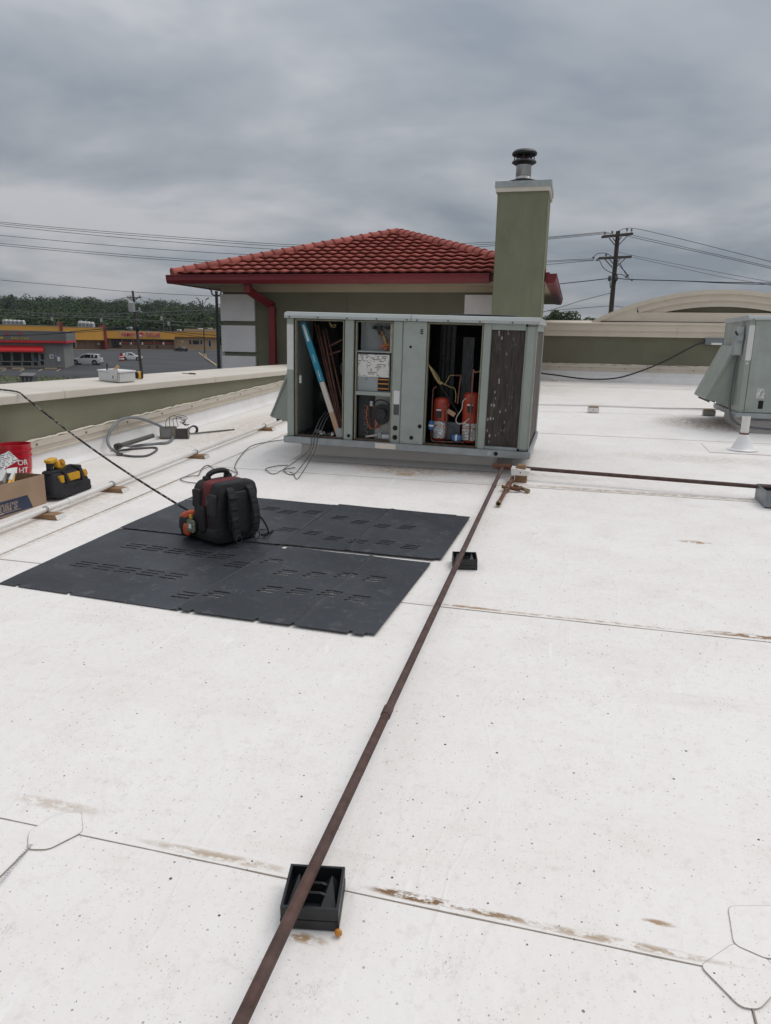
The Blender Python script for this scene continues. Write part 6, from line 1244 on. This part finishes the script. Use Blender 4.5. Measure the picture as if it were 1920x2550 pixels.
# red and white drum
dp_ = gp_(303, 899, 150); dt = thing('traffic_drum', 'red and white traffic drum behind the white crossover', 'traffic drum', dp_)
for k, (mt, a, b) in enumerate(((REDT, .05, .35), (SIGNW, .352, .55), (SIGNR, .552, .80), (SIGNW, .802, .95), (SIGNR, .952, 1.35))): MB().lathe([(.55 - .13 * a, a), (.55 - .13 * b, b)], 16, dp_).build('band', mt, dt, smooth=True)
MB().lathe([(.7, 0), (.7, .05)], 16, dp_).build('base', TYRE, dt); MB().lathe([(.3, 1.35), (.2, 1.55), (.05, 1.6)], 12, dp_).build('handle_top', TYRE, dt)
# raised island edge with lamp base
il = [gp_(*ZM(1280, 915), 205), gp_(*ZM(1360, 950), 180), gp_(*ZM(1540, 1060), 132)]
o = MB().tube([q + UPV * .08 for q in il], .17, 6).build('kerb', YK); struct(o)
# grey slotted cabinet below the parapet
q = far(68, 954, 66); q.z = gz(66); hgt = far(68, 929, 66).z - q.z; cz = thing('utility_cabinet', 'dark grey slatted utility cabinet by the grass verge', 'cabinet', q); tf = lambda p: q + RT * p.x + HD * p.y + UPV * p.z; wc_ = .58
for x in (-.55, -.18, .18, .52): MB(tf).box(x - .1, x + .1, 0, .08, 0, hgt * .8).build('post', GRYF, cz)
MB(tf).box(-.56, .56, .1, .6, 0, hgt * .8).build('body', M('cabinet_grey', (.10, .10, .10), .7, .1), cz); m = MB(tf); m.prism([(-.05, hgt * .78), (.66, hgt * .95), (.66, hgt), (-.1, hgt * .85)], 0, -.64, .64); m.build('sloped_top', GRYF, cz)

# ---------------------------------------------------------------- poles and wires
PWD = M('pole_wood', (.085, .066, .055), .9, .25, 2, .3, 20, stretch=(6, 6, .5)); PWA = M('crossarm_wood', (.11, .09, .075), .9, .25, 3); INS = M('insulator', (.10, .10, .105), .3, .1); WLINE = M('line_black', (.03, .032, .036), .6, .1); LBLK = M('lamp_pole_black', (.015, .016, .018), .5, .1); TRF = M('transformer_grey', (.42, .42, .42), .5, .05); WLG = M('line_grey', (.16, .165, .16), .6, .1)
DP = 50.0
def zp8(x, y): return (1460 + x * .132, 540 + y * .132)
top = far(*zp8(600, 270), DP); bot = Vector((top.x, top.y, gz(DP) - .5))
pp = thing('power_pole', 'tall wooden power pole with two crossarms rising behind the back parapet', 'power pole', bot)
MB().tube([bot, bot.lerp(top, .5), top], [.19, .165, .135], 12).build('pole', PWD, pp, smooth=True)
def arm(pl, pr, yc, name='crossarm'):
    a, b = far(*zp8(*pl), DP - .35), far(*zp8(*pr), DP + .35); o_ = MB().bar(a, b, .13, .15).build(name, PWA, pp); return a, b
A1, B1 = arm((320, 370), (875, 318), 0); A1b, B1b = A1 + HD * -.3, B1 + HD * -.3; MB().bar(A1 + HD * .32 + UPV * .0, B1 + HD * .32, .11, .14).build('crossarm', PWA, pp)
A2, B2_ = arm((250, 780), (850, 752), 0); MB().bar(A2 + HD * .32, B2_ + HD * .32, .10, .12).build('crossarm', PWA, pp)
for (xa, ya), (xb, yb) in (((430, 400), (535, 530)), ((500, 400), (550, 470)), ((770, 365), (610, 530)), ((665, 375), (590, 480)), ((355, 805), (490, 955)), ((440, 800), (500, 880)), ((735, 785), (570, 940)), ((640, 790), (575, 870))): MB().bar(far(*zp8(xa, ya), DP - .25), far(*zp8(xb, yb), DP - .25), .05).build('brace', PWD, pp)
for x, y in ((350, 320), (485, 300), (765, 255), (850, 262), (370, 735), (570, 1115)):
    b = far(*zp8(x, y + 40), DP); MB().lathe([(.02, 0), (.02, .12), (.075, .13), (.04, .17), (.08, .19), (.05, .25), (.02, .27)], 10, b).build('insulator', INS, pp, smooth=True)
for x, y in ((440, 1160), (565, 1160)): MB().sup(far(*zp8(x, y), DP - .2), (.22, .22, .34), .5, 10, 8).build('bracket', INS, pp, smooth=True)
MB().bar(far(*zp8(445, 1190), DP - .2), far(*zp8(455, 1340), DP - .2), .05).build('bracket_strut', INS, pp); MB().bar(far(*zp8(565, 1190), DP - .2), far(*zp8(535, 1340), DP - .2), .05).build('bracket_strut', INS, pp)
for pts in ([(130, 770), (200, 700), (290, 683), (380, 692), (470, 740)], [(200, 815), (260, 840), (300, 930), (380, 1010), (480, 1055), (560, 1080), (660, 1085), (750, 1130)], [(600, 870), (660, 960), (740, 1040), (785, 1110)], [(640, 880), (700, 1000), (770, 1120), (810, 1165)]):
    MB().tube(smooth_pts([far(*zp8(*p), DP - .2) for p in pts], 4), .022, 6).build('jumper_wire', WLINE, pp)
for x, y in ((135, 765), (200, 812), (785, 1100), (755, 1135), (860, 1190)): MB().sup(far(*zp8(x, y), DP - .2), (.16, .16, .12), .7, 8, 6).build('clamp', INS, pp)
def wire(pix, dists, r, label, group, mat=WLINE):
    ps = [far(x, y, d) for (x, y), d in zip(pix, dists)]
    o = MB().tube(smooth_pts(ps, 8), r, 6).build('power_line', mat, None, org=ps[0], smooth=True); return tag(o, label, 'power line', group)
lb1 = 'overhead wire strung between the tall power pole and the far left across the tile roof'
TL = [(553, 587, 602, 577, 588), (557, 592, 607, 577, 590), (562, 600, 612, 583, 594), (586, 621, 640, 641, 647)]
for yl, y4, y1230, yp, y_ in TL[:3]:
    wire([(-300, yl - 34), (0, yl), (400, y4), (800, y4 + 25), (1180, y1230 + 3), (1360, 591 + (yl - 553) * .6), (1510 + (yl - 553) * 2, 577 + (yl - 553) * .4)], [52, 51, 50, 50, 50, 50, DP], .016, 'topmost overhead wire running behind the tile roof to the upper crossarm', 'wires to the upper crossarm')
for yl, y4, yr in ((586, 621, 650), (606, 641, 653), (611, 646, 659)): wire([(-300, yl - 30), (0, yl), (400, y4), (800, y4 + 22), (1180, yr + 8), (1355, yr), (1480, yr - 6 if yr < 658 else 648)], [52, 51, 50, 50, 50, 50, DP - .3], .016, 'overhead wire running behind the tile roof to the lower crossarm', 'wires to the lower crossarm')
for y in (688, 692): wire([(900, 745 + (y - 688) * .3), (1180, 733), (1385, 708), (1450, 701), (1520, 693)], [50, 50, 50, 50, DP - .2], .028, 'thick telephone cable reaching the power pole from behind the chimney', 'telephone cables on the power pole')
wire([(1200, 815), (1368, 773), (1450, 748), (1520, 730)], [44, 47, 48, DP], .018, 'slanting guy wire from the power pole down behind the chimney', 'guy wires'); wire([(1300, 783), (1370, 774), (1440, 768), (1520, 762), (1570, 768), (1640, 775)], [50] * 6, .016, 'low wire crossing the power pole just above the arched pediment', 'low wires')
for pix in ([(1538, 576), (1572, 568), (1650, 584), (1740, 606), (1830, 629), (1920, 652), (2050, 690)], [(1576, 586), (1660, 605), (1750, 626), (1840, 646), (1920, 665), (2050, 697)], [(1562, 588), (1660, 610), (1750, 630), (1840, 650), (1920, 669), (2050, 702)]): wire(pix, [DP] + [49 - i for i in range(len(pix) - 1)], .016, 'upper overhead wire leaving the power pole above the arched pediment', 'wires leaving the upper crossarm')
for pix in ([(1541, 628), (1580, 637), (1680, 657), (1790, 678), (1920, 702), (2050, 722)], [(1576, 641), (1680, 664), (1790, 688), (1880, 704), (1990, 722)]): wire(pix, [DP] + [49 - i for i in range(len(pix) - 1)], .012, 'thin lower wire leaving the power pole above the arched pediment', 'wires leaving the lower crossarm')
for dy in (0, 4): wire([(1535, 693), (1575, 696), (1680, 699), (1800, 703 + dy * .5), (1920, 705 + dy), (2050, 706 + dy)], [DP - .2, 49, 48, 47, 46, 45], .03 if dy == 0 else .02, 'thick telephone cable leaving the power pole above the arched pediment', 'telephone cables leaving the power pole')
# leaning utility pole by the car park
d1 = 95.0; tp = far(*ZM(300, 25), d1); bt = far(*ZM(432, 1240), d1); bt2 = tp + (bt - tp) * ((tp.z - gz(d1) + .5) / (tp.z - bt.z))
up = thing('utility_pole', 'leaning wooden utility pole with grey transformer beside the white crossover', 'utility pole', bt2); MB().tube([bt2, bt2.lerp(tp, .5), tp], [.20, .17, .135], 10).build('pole', PWD, up, smooth=True)
MB().bar(far(*ZM(215, 128), d1 + .6), far(*ZM(425, 128), d1 - .6), .12, .13).build('crossarm', PWA, up); MB().bar(far(*ZM(330, 165), d1), far(*ZM(400, 112), d1 - .4), .07).build('brace', PWD, up); MB().bar(far(*ZM(325, 170), d1), far(*ZM(240, 135), d1 + .4), .07).build('brace', PWD, up)
tc_ = far(*ZM(285, 262), d1 - .3); MB().lathe([(.0, -.62), (.40, -.60), (.41, .5), (.30, .6), (.0, .66)], 14, tc_, cap=False).build('transformer', TRF, up, smooth=True)
for x, y in ((230, 115), (270, 110), (345, 150), (405, 105), (400, 295)): MB().sup(far(*ZM(x, y), d1 - .2), (.2, .2, .35), .7, 8, 6).build('insulator', TRF, up, smooth=True)
MB().tube(smooth_pts([far(*ZM(x, y), d1 - .3) for x, y in ((345, 335), (390, 320), (420, 330), (440, 345))]), .06, 6).build('street_lamp_arm', TRF, up); MB().tube(smooth_pts([far(*ZM(x, y), d1 - .3) for x, y in ((345, 440), (400, 470), (440, 492), (490, 488))]), .03, 6).build('service_drop', WLG, up)
MB().sup(far(*ZM(372, 575), d1), (.5, .5, .8), .6, 10, 8).build('cable_splice', BLK, up, smooth=True)
def wl(pix, d, r, label, mat=WLG): return wire([ZM(*p) for p in pix], d if isinstance(d, list) else [d] * len(pix), r, label, 'wires over the car park', mat)
lbw = 'grey overhead wire crossing in front of the dark trees beyond the car park'
wl([(-1700, 290), (-900, 372), (0, 440), (340, 455), (900, 480), (1600, 508)], 90, .035, lbw); wl([(-1700, 385), (-800, 400), (0, 372), (800, 335), (1600, 298)], 96, .03, lbw); wl([(-1700, 410), (-800, 425), (0, 410), (800, 382), (1600, 345)], 96, .03, lbw); wl([(-1700, 350), (0, 358), (700, 335), (1600, 315)], 98, .03, lbw); wl([(360, 440), (900, 530), (1600, 600)], 95, .03, lbw)
lbk = 'thick black cable crossing in front of the ochre shop fascias'
wl([(-1700, 690), (-1000, 670), (-500, 620), (0, 578), (370, 545)], 94, .06, lbk, WLINE); wl([(-1000, 665), (-500, 640), (0, 608), (370, 580)], 94, .04, lbk, WLINE); wl([(370, 560), (700, 600), (1100, 650), (1600, 690)], 94, .05, lbk, WLINE); wl([(370, 560), (800, 640), (1350, 712)], 94, .035, lbk, WLINE)
wire([(-200, 672), (0, 697), (200, 715), (330, 727), (540, 738), (640, 742)], [92] * 6, .028, 'single high wire passing over the leaning utility pole', 'single wires'); wire([ZM(-200, 190), ZM(80, 150), ZM(230, 118)], [97] * 3, .03, 'wire reaching the leaning utility pole crossarm from the hills', 'single wires')
for y in (0, 40): wl([(410, 110 + y), (800, 200 + y), (1200, 262 + y * .6), (1600, 300 + y * .5)], 97, .02, 'thin wire dropping from the leaning pole crossarm past the car park lamps', WLG)
# lamp posts
def lamp(px, pyt, pyb, d, r, label, aw):
    a = far(px, pyt, d); b = Vector((a.x, a.y, gz(d))); t = thing('lamp_post', label, 'lamp post', b); MB().tube([b, a], [r * 1.25, r * .85], 10).build('pole', LBLK, t, smooth=True)
    for s_ in (-1, 1): e = a + RT * (s_ * aw); MB().tube([a - UPV * aw * .55, a + RT * (s_ * aw * .45) - UPV * aw * .35, a + RT * (s_ * aw * .55) + UPV * aw * .05], r * .5, 6).build('arm', LBLK, t); MB().bar(a + RT * (s_ * aw * .5) + UPV * aw * .05, e + UPV * aw * .32, aw * .30, aw * .10).build('lamp_head', LBLK, t)
    return t, b
t, b = lamp(ZM(1335, 0)[0], ZM(0, 160)[1], 880, 180, .12, 'thin black double headed lamp post on the kerb island in the car park', 1.6); MB().lathe([(.45, 0), (.42, .9)], 12, b).build('concrete_base', YK, t, smooth=True)
t, b = lamp(ZM(1540, 0)[0], ZM(0, 30)[1], 920, 44, .10, 'thick black double headed lamp post beside the tower corner blocks', .55); MB().box(b.x - .3, b.x + .3, b.y - .3, b.y + .3, b.z, b.z + .9).build('concrete_base', YK, t)
for (x, y0, y1, lbx) in ((745, 340, 600, 'distant wooden pole behind the emblem shop roof'), (850, 420, 610, 'distant pole with pale transformer behind the emblem shop roof'), (-880, 350, 500, 'distant pole behind the long ochre wing roof'), (-150, 370, 530, 'distant pole behind the boarded shop roof')):
    d = 262; a = far(*ZM(x, y0), d); b = Vector((a.x, a.y, gz(d))); t = thing('utility_pole', lbx, 'utility pole', b, 'distant utility poles'); MB().tube([b, a], [.22, .16], 8).build('pole', M('pole_pale', (.13, .12, .11), .9, .1), t, smooth=True); MB().bar(a - RT * 1.7 - UPV * .5, a + RT * 1.7 - UPV * .5, .2, .2).build('crossarm', MATS['pole_pale'], t); MB().lathe([(.0, 0), (.42, .02), (.42, 1.2), (0, 1.3)], 10, a - UPV * 2.8 + RT * -.5, cap=False).build('transformer', TRF, t, smooth=True)

# ---------------------------------------------------------------- woods
def leaf_mat(name, col):
    m = bpy.data.materials.new(name); m.use_nodes = True; g = NT(m); MATS[name] = m
    geo = g.new('NewGeometry').outputs['Position']; at = g.new('Attribute'); at.attribute_name = 'tone'
    c = g.mix(at.outputs['Fac'], tuple(x * .48 for x in col), tuple(x * 1.5 for x in col)); c = g.mix(g.ramp(g.noise(geo, .05, 3), ((.4, 0), (.65, .45))), c, (col[0] * 1.5, col[1] * 1.25, col[2] * .8))  # tone carries random variation and the light painted on the crown tops
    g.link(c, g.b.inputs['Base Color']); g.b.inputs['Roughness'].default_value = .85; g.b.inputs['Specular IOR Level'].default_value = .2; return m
LEAF = leaf_mat('wood_leaves', (.033, .055, .018)); LEAFN = leaf_mat('tree_leaves', (.040, .062, .020))
def crown(vs, fs, tone, c, rx, rz_, n, leaf, rnd):
    lobes = [(Vector((rnd.gauss(0, .42), rnd.gauss(0, .42), rnd.gauss(.1, .36))), rnd.uniform(.38, .62)) for _ in range(7)]
    for _ in range(n):
        lo, lr = rnd.choice(lobes); d = Vector((rnd.gauss(0, 1), rnd.gauss(0, 1), rnd.gauss(.25, 1))).normalized()
        p = lo + d * lr * rnd.uniform(.8, 1.05); p = c + Vector((p.x * rx, p.y * rx, p.z * rz_)); nn = (d + Vector((rnd.gauss(0, .5), rnd.gauss(0, .5), rnd.gauss(0, .5)))).normalized()
        a = nn.orthogonal().normalized(); b = nn.cross(a); s = leaf * rnd.uniform(.6, 1.3); k = len(vs)
        vs += [p + a * s, p + b * s * .8, p - a * s, p - b * s * .8]; fs.append((k, k + 1, k + 2, k + 3)); tone.append(rnd.random() * .6 + .4 * (.5 + .5 * d.z))  # random tone plus painted top light: leaves facing up are paler
def leaf_obj(name, vs, fs, tone, mat, org, parent=None):
    me = bpy.data.meshes.new(name); o0 = Vector(org); me.from_pydata([tuple(v - o0) for v in vs], [], fs); at = me.attributes.new('tone', 'FLOAT', 'FACE'); at.data.foreach_set('value', tone); me.materials.append(mat)
    o = bpy.data.objects.new(name, me); COL.objects.link(o)
    if parent is None: o.location = o0
    else: o.parent = parent
    return o
rnd = random.Random(11)
def hill_z(l, d):
    # ridge read against the sky: high on the left, low to the right
    px = PW / 2 + FPX * l / d
    T = ((-400, 741), (0, 748), (40, 745), (90, 750), (180, 752), (260, 757), (330, 763), (440, 768), (540, 772), (700, 780), (1000, 792), (1330, 797), (2400, 800))
    y = 800
    for (xa, ya), (xb, yb) in zip(T, T[1:]):
        if px <= xb: y = ya + (yb - ya) * max(0, min(1, (px - xa) / (xb - xa))); break
    topz = far(px, y, 850).z
    k = min(1, max(0, (d - 300) / 550)); k = k * k * (3 - 2 * k)
    return -2.8 + (topz - 11 + 2.8) * k + 2.4 * math.sin(l * .013 + d * .006) * k
m = MB(); LS = [-900 + 30 * i for i in range(60)]; DS = [262, 290, 330, 380, 440, 520, 620, 720, 820, 900, 1000]
m.add([wp(l * d / 520, d, hill_z(l * d / 520, d) - (0 if d < 950 else 30)) for d in DS for l in LS], [(j * 60 + i, j * 60 + i + 1, (j + 1) * 60 + i + 1, (j + 1) * 60 + i) for j in range(len(DS) - 1) for i in range(59)])
struct(m.build('hills', EARTH, smooth=True))
def template(n, leaf, rnd):
    lobes = [(Vector((rnd.gauss(0, .42), rnd.gauss(0, .42), rnd.gauss(.1, .36))), rnd.uniform(.36, .62)) for _ in range(9)]; o = []
    for _ in range(n):
        lo, lr = rnd.choice(lobes); d = Vector((rnd.gauss(0, 1), rnd.gauss(0, 1), rnd.gauss(.3, 1))).normalized(); p = lo + d * lr * rnd.uniform(.82, 1.04)
        nn = (d + Vector((rnd.gauss(0, .45), rnd.gauss(0, .45), rnd.gauss(0, .45)))).normalized(); a = nn.orthogonal().normalized(); b = nn.cross(a); s = leaf * rnd.uniform(.6, 1.3)
        o.append(([p + a * s, p + b * s * .8, p - a * s, p - b * s * .8], rnd.random() * .35 + .65 * (.5 + .5 * d.z) ** 1.3))  # mostly top light put into the leaf colour, paler where facing up
    return o
TP = [template(300, .10, rnd) for _ in range(8)]
vs, fs, tone = [], [], []
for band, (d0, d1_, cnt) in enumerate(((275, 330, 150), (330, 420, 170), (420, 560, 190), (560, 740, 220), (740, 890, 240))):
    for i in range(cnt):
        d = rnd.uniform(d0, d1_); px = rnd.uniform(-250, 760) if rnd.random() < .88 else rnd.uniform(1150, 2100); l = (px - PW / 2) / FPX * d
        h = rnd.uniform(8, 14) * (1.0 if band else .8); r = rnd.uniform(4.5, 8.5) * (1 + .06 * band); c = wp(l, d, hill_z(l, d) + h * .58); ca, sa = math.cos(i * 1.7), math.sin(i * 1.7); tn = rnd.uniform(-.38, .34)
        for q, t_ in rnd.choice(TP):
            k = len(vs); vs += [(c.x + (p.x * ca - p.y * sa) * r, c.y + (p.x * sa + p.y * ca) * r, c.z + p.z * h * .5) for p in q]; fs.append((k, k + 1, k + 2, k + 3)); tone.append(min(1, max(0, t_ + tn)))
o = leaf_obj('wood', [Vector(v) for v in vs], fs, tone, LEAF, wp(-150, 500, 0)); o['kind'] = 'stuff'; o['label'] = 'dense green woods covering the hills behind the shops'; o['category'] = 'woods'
# trees seen over the back parapet
for i, (px, pt) in enumerate(((1338, 794), (1352, 786), (1378, 783), (1402, 790), (1428, 787), (1452, 784), (1478, 786), (1503, 785), (1530, 788))):
    d = 125 + 12 * (i % 3); tpz = far(px, pt, d); bz_ = wp(ld(tpz)[0], d, gz(d)); t = thing('tree', ('leafy green tree with a rounded crown above the back parapet by the chimney' if i < 4 else 'leafy green tree above the back parapet behind the power pole'), 'tree', bz_, 'trees over the back parapet')
    t['label'] = ('leafy tree against the chimney edge above the back parapet', 'leafy tree with the tallest domed crown beside the chimney', 'leafy tree between the domed crown and the power pole', 'leafy tree standing lower than its neighbours left of the power pole wires', 'leafy tree with a broad crown halfway between chimney and power pole', 'leafy tree just short of the power pole', 'leafy tree touching the power pole shaft', 'leafy tree behind the power pole', 'leafy tree at the foot of the arched pediment')[i]
    H = tpz.z - bz_.z; MB().tube([bz_, bz_ + UPV * H * .4, bz_ + UPV * H * .75], [.25, .18, .05], 8).build('trunk', PWD, t)
    for k in range(3): MB().tube([bz_ + UPV * H * (.35 + .1 * k), bz_ + UPV * H * (.55 + .1 * k) + Vector((math.cos(2 * k) * 1.3, math.sin(2 * k) * 1.3, 0))], [.1, .03], 6).build('limb', PWD, t)
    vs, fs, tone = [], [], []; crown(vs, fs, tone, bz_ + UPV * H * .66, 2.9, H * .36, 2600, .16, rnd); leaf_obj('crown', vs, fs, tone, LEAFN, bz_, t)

# ---------------------------------------------------------------- damp air over the far hills
hz0 = bpy.data.materials.new('haze_air'); hz0.use_nodes = True; nt = hz0.node_tree; nt.nodes.clear()
ho = nt.nodes.new('ShaderNodeOutputMaterial'); hv = nt.nodes.new('ShaderNodeVolumePrincipled'); hv.inputs['Color'].default_value = (.80, .87, .95, 1); hv.inputs['Density'].default_value = .00010; hv.inputs['Anisotropy'].default_value = .2; nt.links.new(hv.outputs[0], ho.inputs['Volume'])
hb = MB(lambda p: wp(p.x, p.y, p.z)).box(-1900, 1900, -60, 1300, -45, 95).build('haze', hz0); hb['kind'] = 'stuff'; hb['label'] = 'pale damp air thinning the far hills'; hb['category'] = 'haze'
